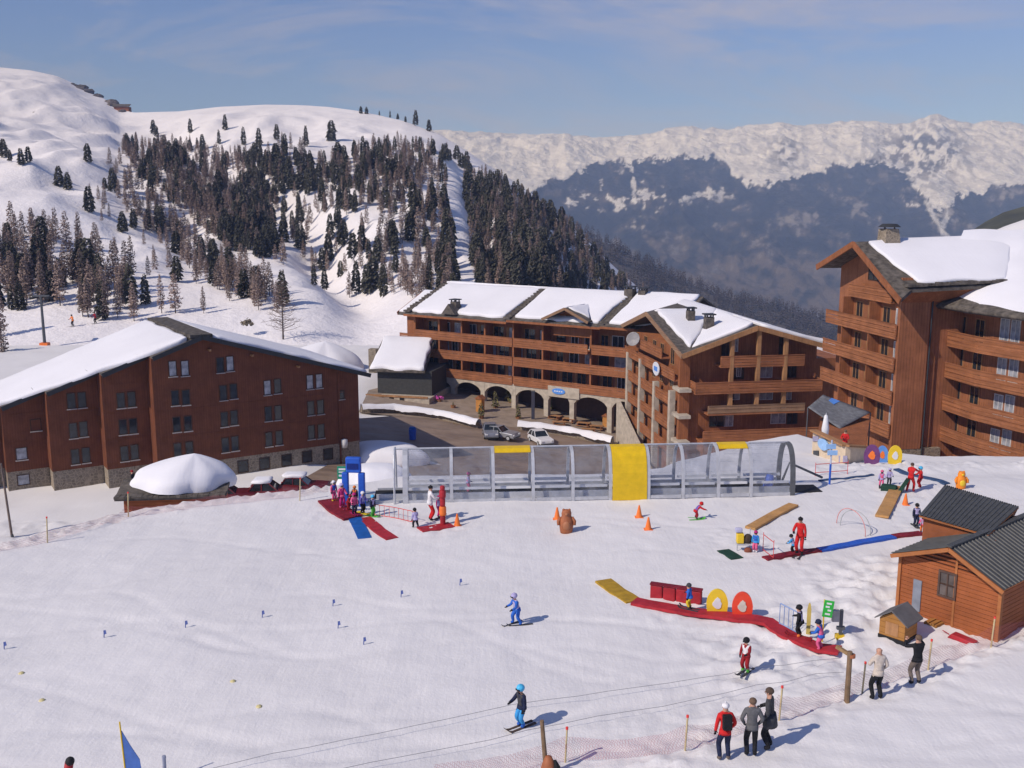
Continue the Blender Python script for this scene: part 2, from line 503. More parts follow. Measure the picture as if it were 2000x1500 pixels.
# ------------------------------------------------------------------ wooded hill on the left
RIDGE_PX = [(-600,60),(-300,90),(-100,118),(0,131),(60,137),(110,148),(150,165),(200,190),(235,212),(260,219),(350,217),(430,208),(520,204),(580,205),(640,208),(700,216),(790,236),(860,263),(905,290),(960,327),(1040,378),(1110,436),(1160,482),(1210,530),(1260,572),(1350,610),(1450,630),(1560,650),(1700,680)]
RIDGE_Y = [(-600,1200),(0,1050),(150,960),(260,820),(580,760),(790,650),(900,600),(1040,560),(1200,520),(1350,480),(1560,440),(1700,430)]
HB = 165.0
def tan_up(py):
    d = ray(1000, py); return d.z/d.y
def hill_z(px, Y):
    px = np.asarray(px, float); Y = np.asarray(Y, float)
    yr = interp(px, RIDGE_PX); Yr = interp(px, RIDGE_Y)
    zr = CAMH + Yr*np.array([tan_up(v) for v in np.ravel(yr)]).reshape(np.shape(yr))
    zb = -10.7 - 46*sstep(1000, 1600, px)
    s = (Y-HB)/(Yr-HB)
    S = np.where(s < 1, np.clip(s,0,1)**1.18*0.9 + 0.1*(1-(1-np.clip(s,0,1))**2.0), 1.0)
    z = zb + (zr-zb)*np.clip(S, 0, 1) - np.maximum(Y-Yr, 0)*0.55
    X = (px-1000)/F*Y/CP
    env = np.clip(s*6, 0, 1)*np.clip((1-s)*3.0, 0, 1)
    gully = interp(Y, [(215,700),(300,610),(400,480),(500,400),(620,320),(800,250),(1000,235)])
    z = z + env*(9*fbm(X*0.008, Y*0.006+3, 4) + 3.2*ridged(X*0.02, Y*0.012, 3)) - env*10*np.exp(-((px-gully)/70)**2)
    z = z - env*6*np.exp(-((px-interp(Y, [(215,980),(350,930),(600,880)]))/26)**2)
    return z
def hill_grid():
    pxs = np.arange(-600, 1705, 8.0); n = 230
    tt = np.linspace(0, 1, n)**1.25
    PX, T = np.meshgrid(pxs, tt)
    Yr = interp(PX, RIDGE_Y)
    Y = HB - 6 + (Yr*1.22 - HB + 6)*T
    Z = hill_z(PX, Y) - 3*(Y < HB)
    # the projection's x depends slightly on height: place by true ray direction
    X = (PX-1000)/F*(Y*CP - (Z-CAMH)*SP)
    return PX, X, Y, Z
HPX, HX, HY, HZ = hill_grid()
rock = np.clip(sstep(0.55, 0.8, fbm(HX*0.03, HY*0.02, 4)*0.6+0.3), 0, 1)*0
hill_me = grid_mesh('hillside', HX, HY, HZ)
hill = structure(link('hillside', hill_me, None), 'snow covered mountainside with ski runs between the trees')
def hill_mat():
    m, nt, b = _new('hillside_snow')
    co = _coords(nt)
    n1 = _noise(nt, co, 0.012, 6, 0.62, 0.4); n2 = _noise(nt, co, 0.16, 5, 0.7)
    col = _ramp(nt, n1, [(0.3, (0.80, 0.765, 0.765)), (0.7, (0.90, 0.865, 0.86))])
    # stones and brush poking through
    n3 = _noise(nt, co, 0.06, 9, 0.78)
    col = _mix(nt, _ramp(nt, n3, [(0.665, (0, 0, 0)), (0.71, (0.75, 0.75, 0.75))]), col, (0.10, 0.085, 0.075))
    nt.links.new(col, b.inputs['Base Color'])
    b.inputs['Roughness'].default_value = 0.8; b.inputs['Specular IOR Level'].default_value = 0.1
    _bump(nt, b, n2, 0.5, 1.6)
    return m
hill_me.materials.append(hill_mat())
def on_hill(px, py):
    """nearest point of the hill seen at a photo pixel"""
    Yr = float(interp(px, RIDGE_Y)); Ys = np.linspace(HB, Yr, 240)
    Zs = hill_z(np.full(240, px), Ys)
    tz = tan_up(py)
    k = np.nonzero(Zs >= CAMH + Ys*tz)[0]
    i = int(k[0]) if len(k) else 239
    Y = float(Ys[i]); Z = float(Zs[i])
    return Vector(((px-1000)/F*(Y*CP-(Z-CAMH)*SP), Y, Z))

# ------------------------------------------------------------------ farther wooded spur, right-hand hills
def strip_hill(name, ridge, Yr, Y0, zb, mat, label, bump=6, nf=0.012, step=6, nrow=50):
    xs = np.arange(ridge[0][0], ridge[-1][0]+1, step)
    PX, T = np.meshgrid(xs, np.linspace(0, 1.25, nrow))
    yr = interp(PX, ridge)
    zr = CAMH + Yr*np.array([tan_up(v) for v in yr.ravel()]).reshape(yr.shape)
    Y = Y0 + (Yr-Y0)*T
    Z = zb + (zr-zb)*np.minimum(T, 1) - np.maximum(T-1, 0)*(Yr-Y0)*0.5
    X = (PX-1000)/F*(Y*CP-(Z-CAMH)*SP)
    Z = Z + bump*fbm(X*nf, Y*nf, 4)*np.clip(T*3, 0, 1)*np.clip(np.abs(1-T)*5, 0.08, 1)
    return structure(link(name, grid_mesh(name, X, Y, Z), mat), label), (X, Y, Z)
WOODFLOOR = plain('wood_floor', (0.10, 0.085, 0.075), rough=0.95, var=0.5, scale=0.02)
SPUR_PX = [(1040,392),(1090,428),(1130,452),(1200,482),(1300,534),(1400,574),(1500,598),(1600,620),(1700,650)]
spur, SPUR = strip_hill('wooded_spur', SPUR_PX, 1150, 700, -160, WOODFLOOR, 'darker wooded spur running down to the valley')
OLIVE = plain('grass_slope', (0.075, 0.075, 0.045), rough=0.95, var=0.6, scale=0.03)
strip_hill('grassy_ridge', [(1840,480),(1880,462),(1925,432),(1960,414),(2000,402),(2100,370),(2250,330)], 520, 300, -20, OLIVE, 'dark bare hillside behind the tall chalet', 4)
strip_hill('snowy_hillock', [(1860,475),(1905,462),(1935,452),(1965,440),(2000,428),(2080,400),(2250,360)], 200, 130, -8, SNOW_FAR, 'smooth snow covered hillock behind the tall chalet', 1.0, 0.05)

# ------------------------------------------------------------------ far range and the valley floor
FAR_RIDGE = [(200,300),(600,270),(800,258),(880,254),(915,256),(940,258),(1000,263),(1050,262),(1090,262),(1103,258),(1120,263),(1180,270),(1260,262),(1300,254),(1340,245),(1365,250),(1420,253),(1460,246),(1520,240),(1560,244),(1600,243),(1650,238),(1700,236),(1735,240),(1770,241),(1795,232),(1815,224),(1835,226),(1870,235),(1900,240),(1940,236),(1970,240),(2000,245),(2100,255),(2300,240),(2700,260)]
SNOWLINE = [(200,420),(900,400),(1000,388),(1040,372),(1075,352),(1110,344),(1135,332),(1165,318),(1200,316),(1230,318),(1290,310),(1330,306),(1395,306),(1420,325),(1445,352),(1475,362),(1500,360),(1530,350),(1580,338),(1615,332),(1640,322),(1680,318),(1735,319),(1765,336),(1790,372),(1830,410),(1850,412),(1870,380),(1900,372),(1950,368),(2000,358),(2200,350),(2700,360)]
pxs = np.arange(500, 2500, 2.6); rows = np.linspace(0, 1.12, 360)
PX, T = np.meshgrid(pxs, rows)
FY0, FYR = 1700.0, 5000.0
yr = interp(PX, FAR_RIDGE) + 3.0*fbm(PX*0.035, PX*0.0+2.7, 4, 0.6)*np.minimum(T, 1)**14
zr = CAMH + FYR*np.array([tan_up(v) for v in yr.ravel()]).reshape(yr.shape)
zb = -300.0
Y = FY0 + (FYR-FY0)*T
prof = np.minimum(T, 1)
# gentle foot, steep wall, gentle upland
S = np.interp(prof, [0, .15, .45, .7, .85, 1.0], [0, .06, .34, .66, .86, 1.0])
Z = zb + (zr-zb)*S - np.maximum(T-1, 0)*(FYR-FY0)*0.4
X = (PX-1000)/F*(Y*CP-(Z-CAMH)*SP)
env = np.clip(prof*4, 0, 1)*np.clip(1.06-prof, 0.02, 1)*np.where(T > 1, 0.2, 1)
wx = X*0.0021 + 0.35*fbm(X*0.0012, Y*0.0009, 3)
rd = ridged(wx, Y*0.00075 + 4.2, 5, 0.52)
Z = Z + env*(48*(rd-0.7) + 40*fbm(X*0.003, Y*0.003, 4)) + 60*np.clip(prof-0.5, 0, 0.4)*np.where(T > 1, 0.1, 1)*np.clip((1.02-prof)*8, 0, 1)*(ridged(X*0.0045+Y*0.0015, Y*0.0030-X*0.0012, 4, 0.55)-0.6)
# photo row of every vertex -> snow above the tree line, patches below, rock ribs above
dz = (Z-CAMH)/Y
pyv = 750 - F*np.tan(np.arctan(dz)+PITCH)
line = interp(PX, SNOWLINE)
fine = fbm(PX*0.055, pyv*0.06, 5, 0.62); mid = fbm(PX*0.017, pyv*0.022, 4)
snow = sstep(2.2, -2.2, pyv-line + 12*fine + 6*mid)
pk = sstep(0.50, 0.95, fine*0.55 + 0.85*mid + 0.35*ridged(PX*0.02, pyv*0.03, 3) - 0.25)
zone = np.exp(-((PX-1190)/130)**2 - ((pyv-385)/45)**2) + 0.8*np.exp(-((PX-1340)/90)**2 - ((pyv-372)/22)**2) + 0.75*np.exp(-((PX-1780)/50)**2 - ((pyv-430)/50)**2) + 0.25*sstep(640, 430, pyv)*0.5
patch = np.clip(pk*zone*1.6, 0, 1)
snow = np.maximum(snow, patch)
# gullies of snow running down below the peak
for (x0, y0), (x1, y1), w in (((1810,395),(1850,470),7),((1850,410),(1840,450),6),((1235,330),(1238,380),4),((1790,470),(1832,530),3),((1330,392),(1385,375),6)):
    t = np.clip(((PX-x0)*(x1-x0)+(pyv-y0)*(y1-y0))/((x1-x0)**2+(y1-y0)**2), 0, 1)
    dd = np.hypot(PX-x0-t*(x1-x0), pyv-y0-t*(y1-y0)) + 5*fine
    snow = np.maximum(snow, 0.85*sstep(w, w*0.3, dd))
rockz = np.exp(-((PX-1800)/75)**2 - ((pyv-300)/48)**2) + 0.85*np.exp(-((PX-1535)/26)**2 - ((pyv-298)/26)**2) + 0.7*np.exp(-((PX-1690)/55)**2 - ((pyv-330)/18)**2) + 0.16
rk = sstep(0.30, 0.62, ridged((PX+0.7*pyv)*0.030, (pyv-0.6*PX)*0.045, 4)*0.42 + 0.5*fine + 0.1)*np.clip(rockz*1.25, 0, 1)
snow = snow*(1-0.85*rk)
far_me = grid_mesh('far_mountains', X, Y, Z, {'snow': snow, 'tone': np.clip(0.5+0.5*mid+0.3*fine + 0.4*sstep(430, 560, pyv), 0, 1)})
def far_mat():
    m, nt, b = _new('far_mountain')
    a = nt.nodes.new('ShaderNodeAttribute'); a.attribute_name = 'snow'
    a2 = nt.nodes.new('ShaderNodeAttribute'); a2.attribute_name = 'tone'
    co = _coords(nt)
    n = _noise(nt, co, 0.02, 8, 0.7)
    woods = _ramp(nt, a2.outputs['Fac'], [(0.15, (0.010, 0.014, 0.020)), (0.55, (0.030, 0.031, 0.033)), (0.95, (0.14, 0.11, 0.088))])
    woods = _mix(nt, _ramp(nt, n, [(0.5, (0, 0, 0)), (0.8, (0.4, 0.4, 0.4))]), woods, (0.10, 0.085, 0.075))
    sn = _ramp(nt, n, [(0.3, (0.88, 0.84, 0.82)), (0.7, (0.96, 0.93, 0.92))])
    nt.links.new(_mix(nt, a.outputs['Fac'], woods, sn), b.inputs['Base Color'])
    b.inputs['Roughness'].default_value = 0.9; b.inputs['Specular IOR Level'].default_value = 0.05
    _bump(nt, b, n, 0.9, 30)
    return m
structure(link('far_mountains', far_me, far_mat()), 'distant snow capped range above blue hazy woods')
vm = MB(); vm.add([(-30000,-30000,-310),(30000,-30000,-310),(30000,40000,-310),(-30000,40000,-310)], [(0,1,2,3)])
structure(vm.build('valley_floor', plain('valley', (0.09, 0.085, 0.06), rough=0.95, var=0.4, scale=0.001)), 'valley floor far below the resort')
# air: pale even haze from the slope to the far range
hz = MB(); hz.box(-6500, 9000, -60, 6200, -312, 760)
hb = hz.build('haze', None)
hb['kind'] = 'stuff'; hb['label'] = 'thin blue valley haze'
hm = bpy.data.materials.new('haze'); hm.use_nodes = True
hn = hm.node_tree.nodes; hn.clear()
ho = hn.new('ShaderNodeOutputMaterial'); pv = hn.new('ShaderNodeVolumePrincipled')
pv.inputs['Color'].default_value = (0.42, 0.58, 1.0, 1)
pv.inputs['Absorption Color'].default_value = (0.75, 0.75, 0.75, 1)
pv.inputs['Density'].default_value = 1.95e-4
pv.inputs['Anisotropy'].default_value = -0.2
hm.node_tree.links.new(pv.outputs[0], ho.inputs['Volume'])
hb.data.materials.append(hm)
# ================================================================== BUILDINGS
class Frame:
    """a building's own axes: x along its front, y back from it, z up; photo pixels can be read off its planes"""
    def __init__(s, name, label, cat, px, Y, z, deg):
        p = at(px, 750, Y)
        s.e = thing(name, label, cat, (p.x, p.y, z), R(deg))
        s.o = Vector((p.x, p.y, z)); a = R(deg)
        s.x = Vector((math.cos(a), math.sin(a), 0)); s.y = Vector((-math.sin(a), math.cos(a), 0))
    def pl(s, px, py, v=0.0):
        d = ray(px, py); o = Vector((0, 0, CAMH)) - s.o; t = (v - o.dot(s.y))/d.dot(s.y); q = o + d*t
        return q.dot(s.x), q.z
    def pu(s, px, py, u=0.0):
        d = ray(px, py); o = Vector((0, 0, CAMH)) - s.o; t = (u - o.dot(s.x))/d.dot(s.x); q = o + d*t
        return q.dot(s.y), q.z
    def loc(s, p):
        q = Vector(p) - s.o; return Vector((q.dot(s.x), q.dot(s.y), q.z))
WOOD_L = wood_mat('larch_boards_dark', (0.175, 0.060, 0.029), 0.22, 'z', grain=0.25, groove=0.45)
WOOD_M = wood_mat('chalet_wood', (0.33, 0.124, 0.052), 0.20, 'z', grain=0.35)
WOOD_MH = wood_mat('chalet_rail_boards', (0.365, 0.143, 0.062), 0.18, 'x', grain=0.4, groove=0.7)
WOOD_T = wood_mat('tower_boards', (0.36, 0.142, 0.066), 0.26, 'z', grain=0.3, groove=0.7)
WOOD_GREY = wood_mat('weathered_rail', (0.33, 0.20, 0.12), 0.2, 'x', grain=0.3)
WOOD_POST = wood_mat('post_wood', (0.42, 0.22, 0.10), 0.3, 'z', grain=0.3, groove=0.0)
FASCIA = plain('dark_fascia', (0.035, 0.037, 0.04), rough=0.6)
SLATE = plain('stone_roof_slates', (0.105, 0.09, 0.075), rough=0.9, var=0.55, scale=2.4)
STONE = stone_mat('rubble_stone', (0.19, 0.155, 0.115), (0.30, 0.25, 0.19), 3.2)
STONE_PALE = plain('pale_stone', (0.46, 0.40, 0.32), 0.9, 0.22, 1.6)
PANE = glass_mat('window_pane')
PANE_PALE = glass_mat('window_pane_pale', (0.30, 0.31, 0.34), 0.25)  # paler, rougher glass colour for some of the windows
FRAME_DARK = plain('window_frame_dark', (0.06, 0.03, 0.018), 0.6)
FRAME_W = plain('window_frame_white', (0.62, 0.60, 0.58), 0.5)
SILL = plain('pale_sill', (0.42, 0.38, 0.36), 0.7)

_winmesh = {}
def window(parent, u, z, v, w, h, pane=PANE, frame=FRAME_DARK, sill=True, face='front', bars=0, sillmat=None):
    """window centred at (u, z) on a wall plane: a frame with its pane and sill as sub-parts.
    face front: wall plane y=v looking to -y; face west: wall plane x=v looking to -x (u runs along y)"""
    key = (round(w,2), round(h,2), bars, frame.name)
    if key not in _winmesh:
        m = MB(); t = 0.07
        m.box(-w/2-t, w/2+t, -0.06, 0.0, h/2, h/2+t); m.box(-w/2-t, w/2+t, -0.06, 0.0, -h/2-t, -h/2)
        m.box(-w/2-t, -w/2, -0.06, 0.0, -h/2, h/2); m.box(w/2, w/2+t, -0.06, 0.0, -h/2, h/2)
        for b in range(bars):
            x = -w/2 + w*(b+1)/(bars+1)
            m.box(x-0.025, x+0.025, -0.05, -0.015, -h/2, h/2)
        g = MB(); g.box(-w/2, w/2, -0.012, 0.02, -h/2, h/2)
        sl = MB(); sl.box(-w/2-0.12, w/2+0.12, -0.16, 0.0, -h/2-t-0.08, -h/2-t-0.003)
        _winmesh[key] = (m.mesh('window'), g, sl)
    me, g, sl = _winmesh[key]
    o = link('window', me, frame, parent)
    if face == 'front': o.location = (u, v, z)
    else: o.location = (v, u, z); o.rotation_euler = (0, 0, R(-90))
    g.build('pane', pane, o)
    if sill: sl.build('sill', sillmat or SILL, o)
    return o
def snow_slab(name, pts, thick, parent, mat=SNOW_ROOF, wob=0.24, inset=0.35, seed=0, bulge=0.0):
    """a blanket of snow lying on a flat roof outline pts (3-D), with a rounded uneven rim"""
    pts = [Vector(p) for p in pts]; rnd = random.Random(seed+len(pts))
    n = (pts[1]-pts[0]).cross(pts[2]-pts[0]).normalized()
    if n.z < 0: n = -n
    out = []
    for a, b in zip(pts, pts[1:]+pts[:1]):
        k = max(2, int((b-a).length/0.7))
        for i in range(k): out.append(a.lerp(b, i/k))
    c = sum(out, Vector())/len(out)
    N = len(out)
    off = [rnd.gauss(0, 1) for _ in range(N)]
    off = [(off[i-1]+2*off[i]+off[(i+1)%N])/4 for i in range(N)]
    rings = []
    for ins, hgt, nz in ((0.0, 0.0, 1), (-0.05, 0.45, 1), (0.04, 0.85, 0.8), (inset, 1.0, 0.3), (None, 1.0, 0)):
        rg = []
        for i, p in enumerate(out):
            L_ = (c-p).length
            f = 0.45 if ins is None else min(0.4, (ins + wob*nz*off[i])/L_)
            rg.append(p.lerp(c, f) + Vector((0, 0, hgt*thick*(1+0.2*off[i]*nz))))
        rings.append(rg)
    m = MB(); vs = [p for rg in rings for p in rg]; fs = []
    for r in range(len(rings)-1):
        for i in range(N): fs.append((r*N+i, r*N+(i+1)%N, (r+1)*N+(i+1)%N, (r+1)*N+i))
    vs.append(c + Vector((0, 0, thick)))
    k = len(vs)-1; r = (len(rings)-1)*N
    for i in range(N): fs.append((r+i, r+(i+1)%N, k))
    m.add(vs, fs)
    return m.build(name, mat, parent, smooth=True)
def plate(poly, t):
    """flat roof board: polygon with thickness t downwards"""
    return MB().prism(poly, (0, 0, -t))
def railing(path, ztop, h, name, mat, parent, boards=3, post_every=2.4, thick=0.05):
    m = MB(); bh = h/boards
    for a, b in zip(path[:-1], path[1:]):
        a = Vector((*a, 0)); b = Vector((*b, 0))
        for k in range(boards):
            z = ztop - bh*(k+0.5)
            m.bar(a+Vector((0,0,z)), b+Vector((0,0,z)), thick, bh-0.045)
        m.bar(a+Vector((0,0,ztop+0.03)), b+Vector((0,0,ztop+0.03)), thick+0.1, 0.06)
        L = (b-a).length; n = max(1, int(L/post_every))
        for i in range(n+1):
            p = a.lerp(b, i/n); d = (b-a).normalized(); q = Vector((d.y, -d.x, 0))*(-0.05)
            m.bar(p+q+Vector((0,0,ztop-h-0.05)), p+q+Vector((0,0,ztop)), 0.09, 0.09)
    return m.build(name, mat, parent)
def balcony(parent, path, back, ztop, h=1.0, mat=None, slabmat=None, boards=3):
    """balcony: floor slab between the rail path and the wall path, with its railing as sub-part"""
    poly = [(x, y, ztop-h) for x, y in path] + [(x, y, ztop-h) for x, y in reversed(back)]
    s = plate(poly, 0.2).build('balcony', slabmat or WOOD_MH, parent)
    railing(path, ztop, h, 'railing', mat or WOOD_MH, s, boards)
    return s

# ------------------------------------------------------------------ long brown hotel on the left
L = Frame('brown_hotel', 'long dark brown boarded hotel with stepped gable front and snowy roof', 'hotel', 353, 91, -11.5, 32.7)
ZP, UP, KL, KR, DEEP = 14.45, 2.06, 0.360, 0.306, 16.6
def lroof(u): return ZP - (KL*(UP-u) if u < UP else KR*(u-UP))
segs = [(-21.0,-14.7,8.0),(-14.7,-11.1,6.0),(-11.1,-6.65,4.0),(-6.65,-2.55,2.0),(-2.55,18.0,0.0)]
for k, (u0, u1, v) in enumerate(segs):
    cols = [u0] + ([UP] if u0 < UP < u1 else []) + [u1]
    m = MB(); pts = [(u0, v, 2.15), (u1, v, 2.15)] + [(u, v, lroof(u)-0.18) for u in reversed(cols)]
    m.prism(pts, (0, DEEP-v-0.3, 0)); m.build('wall', WOOD_L, L.e)
    for zb_ in (4.9, 7.5, 10.1):
        if zb_ < min(lroof(u0), lroof(u1))-0.5: m = MB(); m.box(u0, u1, v-0.025, v-0.002, zb_, zb_+0.07); m.build('floor_band', WOOD_L, L.e)
    m = MB(); m.box(u0+0.04, u1+(0 if k < 4 else -0.04), v+0.05, DEEP-0.4, -3.0, 2.147); m.build('stone_base', STONE, L.e)
# roof boards stepping with the front, dark edge boards, snow
def leftroof(u0, u1, v0): return [(u0, v0, lroof(u0)), (u1, v0, lroof(u1)), (u1, DEEP+0.5, lroof(u1)), (u0, DEEP+0.5, lroof(u0))]
for k, (u0, u1, v) in enumerate(segs):
    a, b = (u0 if k else u0-1, UP if k == 4 else u1)
    plate(leftroof(a, b, v-0.75), 0.16).build('roof', SLATE, L.e)
    m = MB(); m.bar((a, v-0.78, lroof(a)-0.14), (b, v-0.78, lroof(b)-0.14), 0.07, 0.42); m.build('barge_board', FASCIA, L.e)
    if k < 4:      # little slate ledge where the roof steps
        m = MB()
        for q in range(5): m.box(b-0.9+0.2*q, b-0.7+0.22*q, v-0.72, v+0.5, lroof(b)-0.1, lroof(b)+0.10+0.05*(q % 2))
        m.build('roof_slates', SLATE, L.e)
plate(leftroof(UP, 19.0, -0.75), 0.16).build('roof', SLATE, L.e)
m = MB(); m.bar((UP, -0.78, lroof(UP)-0.14), (19.1, -0.78, lroof(19.1)-0.14), 0.07, 0.42); m.build('barge_board', FASCIA, L.e)
m = MB(); m.bar((19.05, -0.7, lroof(19.05)-0.12), (19.05, DEEP+0.4, lroof(19.05)-0.12), 0.08, 0.3); m.build('eave_board', FASCIA, L.e)
snow_slab('roof_snow', [(-22, 8.2, lroof(-22)), (-14.6, 6.1, lroof(-14.6)), (-10.6, 4.2, lroof(-10.6)), (-6.2, 2.2, lroof(-6.2)), (-2.3, 0.3, lroof(-2.3)), (0.9, -0.45, lroof(0.9)), (0.9, DEEP, lroof(0.9)), (-22, DEEP, lroof(-22))], 0.42, L.e, seed=1)
snow_slab('roof_snow', [(3.2, -0.4, lroof(3.2)), (10, -0.3, lroof(10)), (18.7, -0.5, lroof(18.7)), (18.9, DEEP, lroof(18.9)), (3.0, DEEP, lroof(3.0))], 0.40, L.e, seed=2)
m = MB()
for q in range(26):
    v = -0.6 + q*0.66
    m.box(UP-1.1, UP+0.02, v, v+0.6, lroof(UP-0.5)+0.0, lroof(UP)+0.14); m.box(UP+0.05, UP+1.0, v, v+0.6, lroof(UP+0.5), lroof(UP)+0.11)
m.build('ridge_slates', SLATE, L.e)
for (px, py), pale_pane in (((337,720),1),((361,719),1),((430,713),0),((449,710),1),((342,777),0),((363,776),0),((436,767),0),((456,764),0),
        ((345,829),0),((367,827),0),((438,819),0),((457,816),0),((347,880),0),((370,877),0),((440,869),0),((459,866),0),
        ((522,757),1),((542,754),0),((524,808),0),((543,806),0),((525,858),0),((545,855),0),((605,746),1),((623,744),1),
        ((607,797),0),((626,795),0),((608,844),0),((627,842),0)):
    u, z = L.pl(px, py); window(L.e, u, z, 0.0, 0.62, 1.35, PANE_PALE if pale_pane else PANE)
u, z = L.pl(667, 771); window(L.e, u, z, 0.0, 0.5, 0.8)
for seg_v, lst in ((2.0, ((236,782),(257,780),(240,834),(260,832),(243,886),(263,883))), (4.0, ((139,783),(160,781),(143,841),(163,838),(147,892),(168,889)))):
    for px, py in lst:
        u, z = L.pl(px, py, seg_v); window(L.e, u, z, seg_v, 0.62, 1.35, PANE)
u, z = L.pl(42, 886, 6.0); window(L.e, u, z, 6.0, 0.85, 1.05, PANE_PALE)
u, z = L.pl(70, 830, 6.0); window(L.e, u, z, 6.0, 0.8, 1.0, WOOD_L)
for px, py in ((475,911),(517,905),(560,899),(600,892),(641,887)):
    u, z = L.pl(px, py); window(L.e, u, z, 0.05, 0.95, 1.1, PANE, FRAME_DARK, False)
u, z = L.pl(46, 937, 6.05); window(L.e, u, z, 6.05, 0.95, 0.9, PANE_PALE, FRAME_DARK, False)
u, z = L.pl(671, 865); m = MB(); m.lathe([(0.0,0),(0.28,0.05),(0.34,0.5),(0.34,0.9),(0.0,1.0)], (u, -0.25, z-0.5), 10); m.build('wall_lamp', FRAME_W, L.e, smooth=True)
m = MB(); m.box(15.7, 15.85, -0.14, -0.02, -1, lroof(15.7)-0.7); m.build('corner_batten', WOOD_L, L.e)
for px, py in ((407,683),(490,693),(580,715)):
    u, z = L.pl(px, py); m = MB(); m.box(u-0.1, u+0.1, -0.65, -0.02, z-0.1, z+0.1); m.build('rafter_end', WOOD_POST, L.e)

# ------------------------------------------------------------------ long chalet with arcade in the middle
Mf = Frame('arcade_chalet', 'long chalet with three balcony rows above a pale stone arcade', 'chalet', 800, 142, -10, -34)
E = Mf.e
WV = 1.85                                     # wall plane behind the balconies
m = MB(); m.box(1.0, 37.5, WV, 12, 0.95, 9.7); m.build('wall', WOOD_M, E)
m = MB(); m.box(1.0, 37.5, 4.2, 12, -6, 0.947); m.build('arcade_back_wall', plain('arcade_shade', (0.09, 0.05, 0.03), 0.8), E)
m = MB(); m.box(1.5, 37.5, 0.6, 4.19, 0.6, 0.94); m.build('arcade_ceiling', WOOD_M, E)
piers = [2.6, 8.0, 13.2, 18.4, 23.6, 27.6, 33.2, 37.0]
for a, b in zip(piers[:-1], piers[1:]):
    m = MB(); w = 0.34; n = 12; z1 = 1.05; a1, b1 = a+w, b-w
    arc = [(a1+(b1-a1)*i/n, -0.55+1.05*math.sin(math.pi*i/n)**0.6) for i in range(n+1)]
    for (xa, za), (xb, zb_) in zip(arc[:-1], arc[1:]):
        m.prism([(xa, 0, za), (xb, 0, zb_), (xb, 0, z1), (xa, 0, z1)], (0, 0.6, 0))
    m.build('arch', STONE_PALE, E)
for a in piers:
    m = MB(); m.box(a-0.34, a+0.34, -0.03, 0.63, -6, 1.05); m.build('pier', STONE_PALE, E)
ZT = [2.1, 4.75, 7.35]
for k, zt in enumerate(ZT):
    spans = [(1.2, 18.2), (18.5, 36.9)] if k < 2 else [(1.2, 18.2), (18.5, 24.4), (30.5, 36.9)]
    for a, b in spans: balcony(E, [(a, -0.12), (b, -0.12)], [(a, WV), (b, WV)], zt, 1.0)
balcony(E, [(24.6, -0.7), (30.2, -0.7)], [(24.6, WV), (30.2, WV)], 7.4, 1.0)
for a in (1.2, 5.6, 9.6, 13.6, 18.3, 23.0, 30.3, 36.9):
    m = MB(); m.box(a-0.12, a+0.12, -0.02, WV, 0.96, 9.6); m.build('partition', WOOD_M, E)
rnd = random.Random(5)
for k, zt in enumerate(ZT):
    u = 2.3
    while u < 36.2:
        wd = rnd.choice((1.0, 1.3, 1.6))
        window(E, u+wd/2, zt+0.12, WV, wd, 2.0, PANE if rnd.random() < 0.72 else PANE_PALE, rnd.choice((FRAME_DARK, WOOD_POST, FRAME_W)), False, bars=1)
        if rnd.random() < 0.6:
            m = MB(); m.box(u-0.42, u-0.09, WV-0.05, WV-0.004, zt-0.9, zt+1.1); m.build('shutter', WOOD_POST, E)
        u += wd + rnd.uniform(0.55, 1.1)
# roofs: three fields with slate verges between, dormer
RZ0, RZ1, RV = 9.95, 13.4, 8.4
def mroof(u, v, dz=0): return (u, v, RZ0 + dz + (RZ1-RZ0)*(v+1.1)/(RV+1.1))
for k, (a, b, dz) in enumerate(((0.0, 17.9, -0.25), (17.9, 32.2, 0.0), (32.2, 42, 0.12))):
    plate([mroof(a, -1.1, dz), mroof(b, -1.1, dz), mroof(b, RV, dz), mroof(a, RV, dz)], 0.3).build('roof', SLATE, E)
    snow_slab('roof_snow', [mroof(a+1.0, -0.45, dz), mroof(b-0.8, -0.35, dz), mroof(b-0.6, RV, dz), mroof(a+0.7, RV, dz)], 0.38, E, seed=10+k)
    m = MB(); m.bar((a, -1.05, RZ0+dz-0.22), (b, -1.05, RZ0+dz-0.22), 0.12, 0.3); m.build('eave_board', WOOD_M, E)
plate([mroof(0, RV), mroof(42, RV), (42, 16, 10.6), (0, 16, 10.6)], 0.3).build('roof', SLATE, E)
snow_slab('roof_snow', [(0.3, RV+0.2, RZ1), (41, RV+0.2, RZ1), (41, 15.8, 10.65), (0.3, 15.8, 10.65)], 0.35, E, seed=14)
